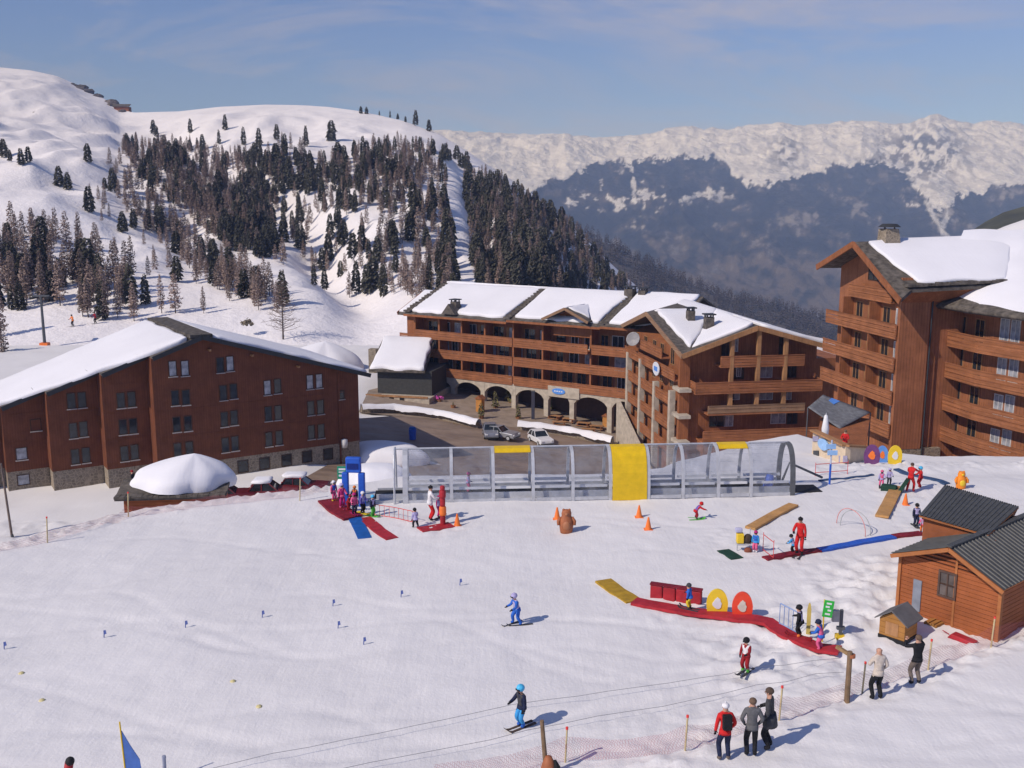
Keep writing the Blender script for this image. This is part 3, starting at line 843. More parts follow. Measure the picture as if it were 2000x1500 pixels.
# dormer gable over the middle
du, dz_ = 27.3, 12.1
for s in (-1, 1):
    plate([(du, -1.6, dz_), (du+s*3.4, -1.6, dz_-1.55), (du+s*3.4, 2.2, dz_-1.55), (du, 5.2, dz_)], 0.2).build('dormer_roof', SLATE, E)
    m = MB(); m.bar((du, -1.62, dz_-0.12), (du+s*3.45, -1.62, dz_-1.7), 0.1, 0.34); m.build('barge_board', WOOD_GREY, E)
m = MB(); m.prism([(du-2.8, 0.3, 8.2), (du+2.8, 0.3, 8.2), (du+2.8, 0.3, dz_-1.4), (du, 0.3, dz_-0.25), (du-2.8, 0.3, dz_-1.4)], (0, 1.15, 0)); m.build('dormer_wall', WOOD_M, E)
window(E, du, 10.1, 0.3, 1.5, 1.5, PANE, FRAME_DARK, False, bars=1)
for s in (-1, 1): snow_slab('roof_snow', [(du+s*0.25, -0.7, dz_-0.1), (du+s*3.2, -0.6, dz_-1.45), (du+s*0.25, 4.4, dz_-0.1)], 0.2, E, seed=20+s)
def chimney(u, v, zb, w, h, parent, mat=SLATE, cap=True):
    m = MB(); m.box(u-w/2, u+w/2, v-w/2, v+w/2, zb, zb+h); c = m.build('chimney', mat, parent)
    if cap:
        m = MB(); m.box(u-w/2-0.15, u+w/2+0.15, v-w/2-0.15, v+w/2+0.15, zb+h+0.25, zb+h+0.38)
        for sx in (-1, 1):
            for sy in (-1, 1): m.box(u+sx*(w/2-0.12)-0.07, u+sx*(w/2-0.12)+0.07, v+sy*(w/2-0.12)-0.07, v+sy*(w/2-0.12)+0.07, zb+h+0.003, zb+h+0.25)
        m.build('chimney_cap', FASCIA, c)
    return c
chimney(8.2, 0.5, 10.0, 1.0, 1.7, E); chimney(31.9, RV-0.8, 12.9, 1.2, 1.2, E); chimney(33.8, RV-0.8, 12.9, 1.0, 1.1, E)
for k_ in range(3):                          # slate ledges left bare along the verges
    x_ = (0.5, 17.9, 32.2)[k_]; rr_ = random.Random(60+k_)
    for q in range(14):
        v_ = -1.0 + q*0.68; m = MB(); z_ = mroof(x_, v_, -0.05)[2]; m.box(x_-0.55+rr_.uniform(-.1,.1), x_+0.55+rr_.uniform(-.1,.1), v_, v_+0.62, z_, z_+0.22+rr_.uniform(0,.16)); m.build('verge_slate', SLATE, E)
m = MB(); m.prism([(7.0, -1.2, 10.05), (9.4, -1.2, 10.05), (8.2, -1.2, 11.5)], (0, 2.6, 0)); m.build('small_gable', SLATE, E)
# wing end on the left with its own verge, and the tall chimney block behind
m = MB(); m.box(-3.2, 0.98, 3.5, 12, -4, 9.4); m.build('side_wing', WOOD_M, E)
plate([(-4.2, 2.6, 9.2), (0.9, 2.6, 9.2), (0.9, 9, 12.0), (-4.2, 9, 12.0)], 0.3).build('side_roof', SLATE, E)
snow_slab('roof_snow', [(-4.0, 3.0, 9.4), (0.2, 3.0, 9.4), (0.2, 8.8, 11.95), (-4.0, 8.8, 11.95)], 0.35, E, seed=31)
m = MB(); m.bar((-4.2, 2.5, 9.1), (-4.2, 9.0, 11.9), 0.12, 0.5); m.build('barge_board', WOOD_M, E)
for zt in (3.4, 6.2): balcony(E, [(-3.9, 2.6), (1.0, 2.6)], [(-3.9, 3.5), (1.0, 3.5)], zt, 1.0)
# blue sign plate over the arcade
def sign_plate(parent, u, v, z, w, h, mat, rim, face='front', name='sign', n=20):
    m = MB(); m.prism([(u+w/2*math.cos(2*math.pi*i/n), v, z+h/2*math.sin(2*math.pi*i/n)) for i in range(n)] if face == 'front' else
                      [(v, u+w/2*math.cos(2*math.pi*i/n), z+h/2*math.sin(2*math.pi*i/n)) for i in range(n)], (0, -0.08, 0) if face == 'front' else (-0.08, 0, 0))
    return m.build(name, mat, parent)
SIGN_BLUE = plain('sign_blue', (0.10, 0.28, 0.72), 0.4, 0.1)
SIGN_WHITE = plain('sign_white', (0.72, 0.75, 0.8), 0.4, 0.08)
m = MB(); m.box(24.0, 28.8, -0.2, 0.02, 0.05, 1.5); m.build('sign_board', STONE_PALE, E)
sb = sign_plate(E, 25.7, -0.21, 0.85, 2.0, 0.8, SIGN_BLUE, None)
m = MB()
for x in (-0.55, -0.2, 0.15, 0.5): m.box(25.7+x-0.1, 25.7+x+0.12, -0.315, -0.292, 0.78, 0.93)
m.build('sign_lettering', SIGN_WHITE, sb)

# ------------------------------------------------------------------ gabled block of the chalet facing the slope
Bf = Frame('gable_chalet', 'chalet block with broad gable front, timber posts and wide balconies', 'chalet', 1340, 101, -11, 9.2)
B = Bf.e
pk, ku, W = 13.75, 7.2, 14.8
m = MB(); m.prism([(0, 0.9, -5), (W, 0.9, -5), (W, 0.9, 11.2), (ku, 0.9, 13.5), (0, 0.9, 10.9)], (0, 21, 0)); m.build('wall', WOOD_M, B)
# roof planes
A_, C_, D_, G_ = (-0.9, -1.1, 10.95), (ku, -1.1, pk), (ku, 11, 14.0), (-1.1, 11, 14.05)
for nm, poly in (('a', [A_, C_, D_]), ('b', [A_, D_, G_]), ('c', [G_, D_, (ku, 22, 14.1), (-1.1, 22, 11.2)]), ('d', [C_, (15.8, -1.1, 11.35), (15.8, 22, 11.5), (ku, 22, 14.1), D_])):
    plate(poly, 0.3).build('roof', SLATE, B)
snow_slab('roof_snow', [(0.6, 0.1, 11.35), (6.9, -0.75, pk), (ku, 11, 14.02)], 0.34, B, seed=41)
snow_slab('roof_snow', [(0.45, 0.4, 11.3), (ku, 11, 14.02), (0.1, 10.6, 14.0)], 0.36, B, seed=42)
snow_slab('roof_snow', [(0.2, 11.3, 14.0), (ku, 11, 14.0), (ku, 22, 14.1), (0.3, 22, 11.4)], 0.36, B, seed=43)
snow_slab('roof_snow', [(ku+0.7, -0.6, pk-0.2), (15.4, -0.7, 11.45), (15.5, 21.5, 11.55), (ku+0.6, 21.5, 13.9)], 0.36, B, seed=44)
for a, b, mt in ((A_, C_, WOOD_POST), (C_, (15.8, -1.1, 11.35), WOOD_POST), (A_, G_, WOOD_GREY), (G_, (-1.1, 22, 11.2), WOOD_GREY)):
    a = Vector(a); b = Vector(b); dv = Vector((0, -0.05, -0.22)) if abs(a.x-b.x) > 1 else Vector((-0.05, 0, -0.22))
    m = MB(); m.bar(a+dv, b+dv, 0.12, 0.5); m.build('barge_board', mt, B)
# gable front: posts, balconies, windows
for px in (1430, 1482, 1535):
    u, _ = Bf.pl(px, 700, -0.9); zt = (13.2 if px == 1482 else 12.4)
    m = MB(); m.box(u-0.2, u+0.2, -0.95, -0.55, 5.3, zt); m.build('post', WOOD_POST, B)
balcony(B, [(3.4, -0.9), (12.6, -0.9)], [(3.4, 0.9), (12.6, 0.9)], 10.55, 0.95)
balcony(B, [(0.6, 0.8), (0.6, -1.2), (14.6, -1.2), (14.6, 0.8)], [(0.7, 0.9), (0.7, 0.9), (14.5, 0.9), (14.5, 0.9)], 7.9, 1.0)
balcony(B, [(2.2, -0.9), (12.9, -0.9)], [(2.2, 0.9), (12.9, 0.9)], 5.35, 0.8, WOOD_GREY, boards=2)
balcony(B, [(1.6, -1.3), (14.6, -1.3)], [(1.6, 0.9), (14.6, 0.9)], 2.75, 1.1)
m = MB(); m.box(1.7, 8.0, -1.1, 0.88, -5, 1.4); m.build('lower_wall', WOOD_M, B)
for px, py, w, h, pn in ((1418,678,0.9,1.9,PANE),(1436,672,0.5,1.5,PANE_PALE),(1530,676,0.9,1.8,PANE),(1440,725,1.4,1.6,PANE),(1443,722,0.4,1.4,PANE_PALE),
        (1496,722,1.3,1.6,PANE_PALE),(1545,722,1.1,1.6,PANE),(1433,770,1.2,1.1,PANE_PALE),(1428,774,0.5,1.2,PANE),(1496,768,1.4,1.3,PANE_PALE),(1538,768,0.8,1.3,PANE_PALE),(1400,818,1.6,1.6,PANE),(1423,818,0.9,1.5,PANE_PALE),(1520,812,1.6,1.6,PANE_PALE),(1547,814,1.1,1.5,PANE)):
    u, z = Bf.pl(px, py, 0.9); window(B, u, z, 0.9, w, h, pn, FRAME_DARK if pn is PANE else FRAME_W, False, bars=1)
# side towards the forecourt: stone pillars carrying balconies, little balcony under the cross gable
for v in (18.6, 13.2, 7.6, 2.0):
    m = MB(); m.box(-1.15, -0.55, v-0.33, v+0.33, -6, 8.3 if v > 10 else 6.6); m.build('pillar', STONE_PALE, B)
for zt, a, b in ((10.6, 5.5, 17), (8.9, 1.0, 20), (6.1, 2, 20), (3.4, 2, 20), (0.8, 2, 20)):
    balcony(B, [(-1.0, b), (-1.0, a)], [(0.0, b), (0.0, a)], zt, 0.95)
for zt in (9.9, 7.4, 4.6, 1.9):
    for v in (4.5, 8.2, 11, 14.5, 18): window(B, v, zt, 0.0, 1.2, 1.7, PANE, WOOD_POST, False, 'west', 1)
m = MB(); m.box(-0.6, 0.5, 0.3, 0.88, -5, 10.4); m.build('corner_wall', WOOD_M, B)
for zt in (6.9, 4.1, 1.3, -1.4): m = MB(); m.box(-1.0, 0.3, -0.9, 1.4, zt, zt+0.35); m.build('corner_ledge', STONE_PALE, B)
m = MB(); n = 10
for i in range(n):           # stone stair parapet running down along the pillars
    m.prism([(-1.6, 20-1.7*i, 2.3-0.62*i), (-1.6, 20-1.7*(i+1), 2.3-0.62*(i+1)), (-1.6, 20-1.7*(i+1), -6), (-1.6, 20-1.7*i, -6)], (-0.35, 0, 0))
m.build('stair_parapet', STONE_PALE, B)
v, z = Bf.pu(1282, 720, -1.3); sg = sign_plate(B, v, -1.3, z, 2.3, 1.5, SIGN_WHITE, None, 'west')
m = MB(); m.box(-1.40, -1.385, v-0.6, v+0.6, z-0.25, z+0.25); m.build('sign_band', SIGN_BLUE, sg)
v, z = Bf.pu(1238, 663, -1.6)
dm = MB(); dm.lathe([(0.02, 0.0), (0.45, 0.06), (0.78, 0.22), (0.85, 0.3), (0.75, 0.24), (0.02, 0.05)], (0, 0, 0), 18)
dish = dm.build('satellite_dish', plain('dish_grey', (0.28, 0.27, 0.27), 0.5), B, smooth=True)
dish.location = (-1.6, v, z); dish.rotation_euler = (R(70), 0, R(-40))
chimney(3.9, 4.4, 12.6, 0.9, 1.5, B); chimney(2.9, 7.5, 13.0, 0.8, 1.5, B)
m = MB(); m.box(W-0.02, W+6, 6, 18, -5, 9); m.build('rear_wall', WOOD_M, B)

# ------------------------------------------------------------------ tall chalet on the right
Tf = Frame('tall_chalet', 'tall brown chalet with stacked balconies, board tower and snowy roof', 'chalet', 1745, 80, -9, 8.5)
T = Tf.e
PV = 5.9          # ridge line
m = MB(); m.prism([(1.0, 0.3, -3), (1.0, 12.2, -3), (1.0, 12.2, 18.6), (1.0, PV, 20.7), (1.0, 0.3, 18.0)], (12, 0, 0)); m.build('wall', WOOD_T, T)
m = MB(); m.box(0.12, 2.7, -0.15, 0.299, 3.9, 18.2); m.build('board_tower', WOOD_T, T)
m = MB(); m.box(0.2, 4.6, -0.12, 0.29, -3, 3.897); m.build('stone_base', STONE, T)
for zt, a, b in ((14.35, 0.1, 12.5), (11.6, 0.1, 12.8), (8.8, 0.1, 13.0), (6.0, 0.1, 6.5), (3.4, 0.1, 4.2)):
    balcony(T, [(-0.1, b), (-0.1, a)], [(1.0, b), (1.0, a)], zt, 1.0)
    for s in (0, 1):
        pass
balcony(T, [(0.35, 9.2), (0.35, 1.9)], [(1.0, 9.2), (1.0, 1.9)], 17.0, 0.9)
for zt in (14.35, 11.6, 8.8, 6.0):
    for v in (1.4, 3.5, 6.0, 8.2, 10.6):
        window(T, v, zt+0.15, 1.0, 1.1, 1.9, PANE if v > 2 else PANE_PALE, WOOD_POST if v > 2 else FRAME_W, False, 'west', 1)
    for v in (4.6, 9.4):
        m = MB(); m.box(-0.05, 1.0, v-0.06, v+0.06, zt-1, zt+1.5); m.build('partition', WOOD_M, T)
window(T, 4.0, 17.9, 1.0, 0.7, 1.4, PANE_PALE, FRAME_DARK, False, 'west'); window(T, 6.2, 18.2, 1.0, 1.6, 1.2, PANE, FRAME_DARK, False, 'west', 1)
m = MB(); m.tube([(2.85, -0.2, 17.5), (2.85, -0.2, -2)], 0.07, 8); m.build('downpipe', FASCIA, T)
# wing
Wp = [Tf.loc(at(1826, 700, 82.5)), Tf.loc(at(1907, 700, 77)), Tf.loc(at(2000, 700, 72.8)), Tf.loc(at(2140, 700, 67.5))]
Wp = [(p.x, p.y) for p in Wp]
def offs(path, d):
    out = []
    for i, p in enumerate(path):
        a = Vector(path[max(i-1, 0)]); b = Vector(path[min(i+1, len(path)-1)]); t = (b-a).normalized()
        out.append((p[0]-t.y*d, p[1]+t.x*d))
    return out
back = offs(Wp, 1.35)
m = MB(); far = [(p[0]+9, p[1]+8) for p in back]
m.prism([(x, y, -3) for x, y in back] + [(x, y, -3) for x, y in reversed(far)], (0, 0, 19.0)); m.build('wing_wall', WOOD_T, T)
m = MB(); m.prism([(2.72, 0.0, 0), (Wp[0][0], Wp[0][1]-0.1, 0), (back[0][0], back[0][1], 0), (2.72, 2, 0)], (0, 0, 16.3)); m.build('linking_wall', WOOD_T, T)
for k, zt in enumerate((13.75, 11.1, 8.35, 5.7)):
    w0 = Wp if k != 2 else [(2.9, -0.3)] + Wp[1:]
    balcony(T, w0 if k != 2 else Wp, back, zt, 1.05)
for py0, lst in ((0, ((1963,645),(1984,648))), (1, ((1957,722),(1980,724))), (2, ((1950,793),(1972,795))), (3, ((1943,860),(1966,862)))):
    for px, py in lst:
        a, b = Vector(back[1]), Vector(back[2]); d = (b-a).normalized()
        wp = ray(px, py); o2 = Vector((0, 0, CAMH)) - Tf.o
        nrm = Tf.x*(-d.y) + Tf.y*d.x; base = Tf.o + Tf.x*a.x + Tf.y*a.y
        t = (base - Vector((0, 0, CAMH))).dot(nrm)/wp.dot(nrm); q = Tf.loc(Vector((0, 0, CAMH)) + wp*t)
        w = window(T, q.x, q.z, q.y, 0.75, 1.75, PANE_PALE, FRAME_W, False, bars=1); w.rotation_euler = (0, 0, math.atan2(d.y, d.x))
a, b = Vector(back[0]), Vector(back[1]); d = (b-a)
for zt in (13.9, 11.2, 8.4, 5.7):
    for f in (0.25, 0.7):
        p = a + d*f; w = window(T, p.x, zt+0.1, p.y, 1.1, 1.8, PANE, WOOD_POST, False, bars=1); w.rotation_euler = (0, 0, math.atan2(d.y, d.x))
# roofs
GT = 20.9
for nm, poly in (('n', [(-1.2, PV, GT), (-1.2, 12.6, 18.5), (16, 12.6, 18.5), (16, PV, GT+0.4)]), ('s', [(-1.2, PV, GT), (-1.2, -2.3, 16.7), (0.2, -1.4, 17.4), (8.3, -1.4, 17.7), (13, PV, GT+0.3)])):
    plate(poly, 0.28).build('roof', SLATE, T)
for a, b in (((-1.25, PV, GT-0.2), (-1.25, 12.6, 18.3)), ((-1.25, PV, GT-0.2), (-1.25, -2.3, 16.5))):
    m = MB(); m.bar(a, b, 0.14, 0.5); m.build('barge_board', WOOD_M, T)
m = MB(); m.prism([(0.1, -1.2, 17.3), (8.0, -1.2, 17.5), (3.2, -0.16, 16.2), (0.12, -0.16, 16.2)], (0, 0.9, 0.0)); m.build('soffit', WOOD_M, T)
rr = random.Random(3); m = MB()
for i in range(26):
    u = -0.2 + i*0.33; z = 17.55 + 0.01*i
    m.box(u, u+0.36, -1.5, -0.7, z+rr.uniform(0, .05), z+rr.uniform(0.15, 0.32))
m.build('eave_slates', SLATE, T)
snow_slab('roof_snow', [(-0.1, 5.5, 20.75), (1.1, -0.75, 17.85), (8.6, -1.0, 17.95), (13.8, PV, 21.3), (3.2, PV+0.1, 21.0)], 0.26, T, seed=51, wob=0.12, inset=0.2)
eave = offs(Wp, -0.9); ez = 15.9
rid = [(9.0, PV), (16, PV), (24, PV), (32, PV)]
sn = offs(Wp, -0.35); eave[0] = (eave[0][0]-0.6, eave[0][1]+0.8)
def bilin(a, b, c, d2, up, rim, name, mat, bump=0.0):
    m = MB(); nn = 14; vs = []; fs = []
    for r_ in range(nn+1):
        for c_ in range(nn+1):
            f, g = c_/nn, r_/nn
            x = (a[0]*(1-f)+b[0]*f)*(1-g) + (c[0]*(1-f)+d2[0]*f)*g; y = (a[1]*(1-f)+b[1]*f)*(1-g) + (c[1]*(1-f)+d2[1]*f)*g
            z = ez + (21.4-ez)*g + up*(min(1, r_/1.5) if rim else 1) + bump*math.sin(x*1.3)*math.cos(y*0.9)
            if rim and r_ == 0: y += 0.14*math.sin(x*3.1)
            vs.append((x, y, z)); fs += [(r_*(nn+1)+c_, r_*(nn+1)+c_+1, (r_+1)*(nn+1)+c_+1, (r_+1)*(nn+1)+c_)] if r_ < nn and c_ < nn else []
    m.add(vs, fs); o = m.build(name, mat, T, smooth=True, fix=False)
    if not rim: o.modifiers.new('thick', 'SOLIDIFY').thickness = 0.3; o.modifiers['thick'].offset = -1
for i in range(3):
    bilin(eave[i], eave[i+1], rid[i], rid[i+1], 0.0, False, 'wing_roof', SLATE)
    bilin(sn[i], sn[i+1], rid[i], rid[i+1], 0.5, True, 'roof_snow', SNOW_ROOF, 0.10)
m = MB(); m.prism([(1.1, PV-1.0, 20.2), (2.7, PV-1.0, 20.2), (2.45, PV-0.8, 22.0), (1.35, PV-0.8, 22.0)], (0, 1.4, 0)); c = m.build('chimney', STONE, T)
m = MB(); m.lathe([(0.0, 0), (0.95, 0.0), (0.8, 0.12), (0.6, 0.28), (0.0, 0.3)], (1.9, PV-0.2, 22.15), 12); m.build('chimney_cap', FASCIA, c)
m = MB()
for sx in (-1, 1): m.box(1.9+sx*0.45-0.05, 1.9+sx*0.45+0.05, PV-0.3, PV-0.2, 22.0, 22.2)
m.build('cap_strut', FASCIA, c)
# ================================================================== TREES
def tree_mat(name, c, var=0.5):
    m, nt, b = _new(name)
    oi = nt.nodes.new('ShaderNodeObjectInfo')
    n = _noise(nt, _coords(nt), 0.9, 4)
    col = _ramp(nt, n, [(0.3, tuple(x*(1-var) for x in c)), (0.7, tuple(x*(1+var) for x in c))])
    hsv = nt.nodes.new('ShaderNodeHueSaturation')
    mr = nt.nodes.new('ShaderNodeMapRange'); mr.inputs[3].default_value = 0.7; mr.inputs[4].default_value = 1.35
    nt.links.new(oi.outputs['Random'], mr.inputs[0]); nt.links.new(mr.outputs[0], hsv.inputs['Value'])
    nt.links.new(col, hsv.inputs['Color']); nt.links.new(hsv.outputs[0], b.inputs['Base Color'])
    b.inputs['Roughness'].default_value = 0.9; b.inputs['Specular IOR Level'].default_value = 0.08
    return m
PINE = tree_mat('pine_needles', (0.105, 0.100, 0.074))
LARCH = tree_mat('bare_larch_twigs', (0.34, 0.255, 0.21))
BARK = plain('bark', (0.075, 0.055, 0.045), 0.9, 0.4)
def crown_pine(rnd, n=130, R0=0.17, low=0.10):
    """needle clumps on drooping branches, tree height 1"""
    m = MB()
    for i in range(n):
        t = low + (0.99-low)*(i/n)**0.9 + rnd.uniform(-.02, .02)
        prof = R0*(max(0.05, (1-t))**0.36)*(0.55 + 0.45*min(1, (t-low)/0.18+0.3))
        r = prof*rnd.uniform(0.65, 1.2); a = i*2.399 + rnd.uniform(-.5, .5)
        d = Vector((math.cos(a), math.sin(a), 0)); s = Vector((-d.y, d.x, 0)); w = r*rnd.uniform(0.45, 0.75)+0.012
        base = Vector((0, 0, t)) + d*r*0.12; tip = Vector((0, 0, t-r*rnd.uniform(0.05, 0.5))) + d*r
        mid = (base+tip)/2 + Vector((0, 0, 0.25*r))
        m.add([base, mid+s*w*0.6, tip+Vector((0,0,-0.02)), mid-s*w*0.6, mid+Vector((0,0,-0.5*w))], [(0,1,2),(0,2,3),(1,4,2),(4,3,2)])
    return m
def crown_larch(rnd, n=150, R0=0.135):
    m = MB()
    for i in range(n):
        t = 0.12 + 0.86*(i/n) + rnd.uniform(-.02, .02)
        r = R0*(max(0.03, 1-t)**0.5)*rnd.uniform(0.5, 1.15)*(0.7+0.3*min(1, t*3)); a = i*2.399 + rnd.uniform(-.6, .6)
        d = Vector((math.cos(a), math.sin(a), 0)); s = Vector((-d.y, d.x, 0)); w = 0.008 + 0.012*rnd.random()
        base = Vector((0, 0, t)); tip = base + d*r + Vector((0, 0, rnd.uniform(-0.25, 0.25)*r))
        m.add([base-s*w*0.3, base+s*w*0.3, tip+s*w, tip-s*w], [(0,1,2,3)])
        for q in range(2):
            f = rnd.uniform(0.35, 0.95); p = base.lerp(tip, f); e = p + s*rnd.choice((-1,1))*r*0.35 + Vector((0,0,rnd.uniform(-.3,.3)*r)) + d*r*0.15
            up = Vector((0, 0, w))
            m.add([p-up*0.5, p+up*0.5, e+up, e-up], [(0,1,2,3)])
    return m
def trunk_mb(r=0.012, top=0.9): return MB().tube([(0,0,-0.03),(0,0,0.4),(0,0,top)], [r, r*0.7, r*0.15], 6)
PV_, LV_, RAWP, RAWL = [], [], [], []
for k in range(6):
    rr = random.Random(100+k)
    m = crown_pine(rr, 130, rr.uniform(0.18, 0.30), rr.uniform(0.02, 0.10)); me = m.mesh('pine_crown', fix=False); me.materials.append(PINE); PV_.append(me); RAWP.append(m)
    m = crown_larch(rr, 190, rr.uniform(0.12, 0.18)); me = m.mesh('larch_crown', fix=False); me.materials.append(LARCH); LV_.append(me); RAWL.append(m)
TRK = trunk_mb().mesh('trunk'); TRK.materials.append(BARK)
def whole(raw, mat):
    m = MB(); m.add(raw.v, raw.f); nf = len(raw.f)
    t = trunk_mb(); m.add(t.v, t.f)
    me = m.mesh('tree', fix=False); me.materials.append(mat); me.materials.append(BARK)
    me.polygons.foreach_set('material_index', [0]*nf + [1]*(len(m.f)-nf)); return me
PW_ = [whole(r, PINE) for r in RAWP]; LW_ = [whole(r, LARCH) for r in RAWL]
def inpoly(x, y, poly):
    c = False; j = len(poly)-1
    for i in range(len(poly)):
        xi, yi = poly[i]; xj, yj = poly[j]
        if (yi > y) != (yj > y) and x < (xj-xi)*(y-yi)/(yj-yi)+xi: c = not c
        j = i
    return c
rt = random.Random(42)
SPOTS = []        # px, py, kind, height(m), zone
def scatter(poly, n, pine, hmin, hmax, zone, mind=7.0, skip=None, weight=None):
    xs = [p[0] for p in poly]; ys = [p[1] for p in poly]; got = []; tries = 0
    while len(got) < n and tries < n*60:
        tries += 1
        x, y = rt.uniform(min(xs), max(xs)), rt.uniform(min(ys), max(ys))
        if not inpoly(x, y, poly) or (skip and skip(x, y)): continue
        if weight and rt.random() > weight(x, y): continue
        if any((x-a)**2 + ((y-b)*1.4)**2 < mind*mind for a, b in got): continue
        got.append((x, y)); pf = pine(x, y) if callable(pine) else pine
        SPOTS.append((x, y, 'pine' if rt.random() < pf else 'larch', rt.uniform(hmin, hmax), zone))
scatter([(-60,480),(0,470),(60,452),(130,480),(210,505),(280,560),(265,592),(150,600),(-60,612)], 95, 0.18, 6.5, 10.5, 'left_stand', 9)
scatter([(60,560),(230,585),(290,600),(280,625),(200,640),(60,600)], 14, 0.4, 6, 9, 'left_stand', 14)
scatter([(205,315),(240,330),(330,430),(440,520),(545,590),(560,612),(520,618),(400,560),(290,460),(215,375)], 90, 0.10, 5.5, 8.5, 'run_edge', 8)
def gully(x, y): return (868+0.10*(y-330) < x < 900+0.14*(y-330) and y > 320) or (480 < x < 545 and y < 300+0.2*(x-480) and y < 315)
MAIN = [(236,300),(250,278),(330,288),(400,292),(470,305),(560,292),(640,330),(690,300),(790,284),(862,296),(905,318),(960,352),(1040,400),(1110,448),(1160,496),(1210,545),(1260,585),(860,590),(745,585),(650,588),(560,528),(440,488),(335,405),(270,345)]
def wt(x, y):
    if x > 905: return 1.0 if y < 470+0.35*(x-905) else 0.75
    if 540 < x < 870 and y > 430: return 0.10
    if 540 < x < 870 and y > 370: return 0.25
    return 1.0
def pinef(x, y):
    if x < 470: return 0.30 + (0.3 if y > 440 else 0)
    if 780 < x < 870 and y < 380: return 0.35
    return 0.60 if x > 885 else 0.66
scatter(MAIN, 1250, pinef, 4.5, 8.6, 'forest', 4.4, gully, wt)
scatter(MAIN, 330, 0.06, 4.5, 8.0, 'forest', 4.0, gully, lambda x, y: 1.0 if (x < 520 or 700 < x < 870 or x > 1000) else 0.4)
scatter([(205,330),(330,420),(470,520),(560,600),(480,612),(300,560),(150,440)], 60, 0.12, 4.0, 7.0, 'run_edge', 8)
for x, y in ((300,264),(306,268),(372,262),(440,256),(396,292),(428,284),(476,284),(506,284),(541,276),(598,288),(648,276),(705,222),(716,223),(741,226),(762,229),(777,233),(792,239),(812,246),(838,257)):
    SPOTS.append((x, y, 'pine', rt.uniform(7, 11) if y > 245 else rt.uniform(3, 5), 'summit'))
for x, y in ((8,312),(20,318),(42,328),(56,327),(116,370),(133,372),(205,372),(172,320),(175,415),(240,455),(262,448),(200,630),(40,606),(22,606),(100,596),(84,590)):
    SPOTS.append((x, y, 'pine', rt.uniform(4, 8), 'meadow'))
for x, y, h in ((316,614,8),(343,616,8),(398,618,5.5),(230,628,7),(262,632,7.5),(5,706,7),(2,660,9)):
    SPOTS.append((x, y, 'larch', h, 'meadow'))
ZL = {'left_stand': ('{} in the stand of trees above the long brown hotel', 'trees above the brown hotel'),
      'run_edge': ('{} along the edge of the steep ski run', 'trees along the ski run'),
      'forest_west': ('{} in the upper wood right of the steep ski run', 'trees of the wood right of the run'),
      'forest_east': ('{} in the dark wood right of the snowy gully', 'trees of the wood right of the gully'),
      'forest': ('{} in the wooded slope behind the arcade chalet', 'forest trees behind the arcade chalet'),
      'summit': ('{} standing alone high near the snowy ridge', 'scattered trees near the ridge'),
      'meadow': ('{} on the open snow meadow behind the hotel', 'small trees on the snow meadow')}
KL_ = {'pine': 'dark green pine', 'larch': 'bare brown larch'}
placed = []
for (x, y, kind, h, zone) in SPOTS:
    if zone == 'forest': zone = 'forest_west' if x < 480 else ('forest_east' if x > 885 else 'forest')
    p = on_hill(x, y); placed.append((h/p.y*F, p, kind, h, zone))
placed.sort(key=lambda t: -t[0])
ZH = {}
for z_ in ZL:
    hs = sorted(t[3] for t in placed if t[4] == z_); ZH[z_] = (hs[len(hs)//3], hs[2*len(hs)//3]) if hs else (0, 0)
cnt = {'pine': 0, 'larch': 0}; rest = {'pine': [], 'larch': []}
for (size, p, kind, h, zone) in placed:
    if cnt[kind] >= 290: rest[kind].append((p, h)); continue
    cnt[kind] += 1
    lab, grp = ZL[zone]; lo_, hi_ = ZH[zone]; lab = lab.format(('tall ' if h > hi_ else 'small ' if h < lo_ else 'middling ') + KL_[kind]); grp = grp.replace('trees', 'pines' if kind == 'pine' else 'larches')
    rz = rt.uniform(0, 6.28); sx = rt.uniform(0.85, 1.2); k = rt.randrange(6)
    nm = 'pine_tree' if kind == 'pine' else 'larch_tree'
    if size > 42:
        e = thing(nm, lab, 'tree', p, rz, grp); e.scale = (h*sx, h*sx, h)
        link('trunk', TRK, None, e); link('crown', (PV_ if kind == 'pine' else LV_)[k], None, e)
    else:
        o = link(nm, (PW_ if kind == 'pine' else LW_)[k], None); o.location = p; o.rotation_euler = (0, 0, rz); o.scale = (h*sx, h*sx, h)
        tag(o, lab, 'tree', grp)
def mass(name, items, raws, mat, label, thin=1):
    V = []; Fc = []; off = 0
    for (p, h) in items:
        r = raws[rt.randrange(len(raws))]; a = rt.uniform(0, 6.28); sx = rt.uniform(0.85, 1.25)
        v = np.array(r.v)*h; c, s = math.cos(a), math.sin(a)
        V.append(np.stack([(v[:,0]*c - v[:,1]*s)*sx + p[0], (v[:,0]*s + v[:,1]*c)*sx + p[1], v[:,2] + p[2]], -1))
        Fc += [tuple(i+off for i in f) for f in r.f]; off += len(v)
    me = bpy.data.meshes.new(name); me.from_pydata(np.concatenate(V).tolist(), [], Fc); me.materials.append(mat)
    o = link(name, me, None); tag(o, label, None, None, 'stuff'); return o
if rest['pine']: mass('pine_wood', rest['pine'], RAWP, PINE, 'smaller pines far up the wooded slope')
if rest['larch']: mass('larch_wood', rest['larch'], RAWL, LARCH, 'smaller bare larches far up the slope')
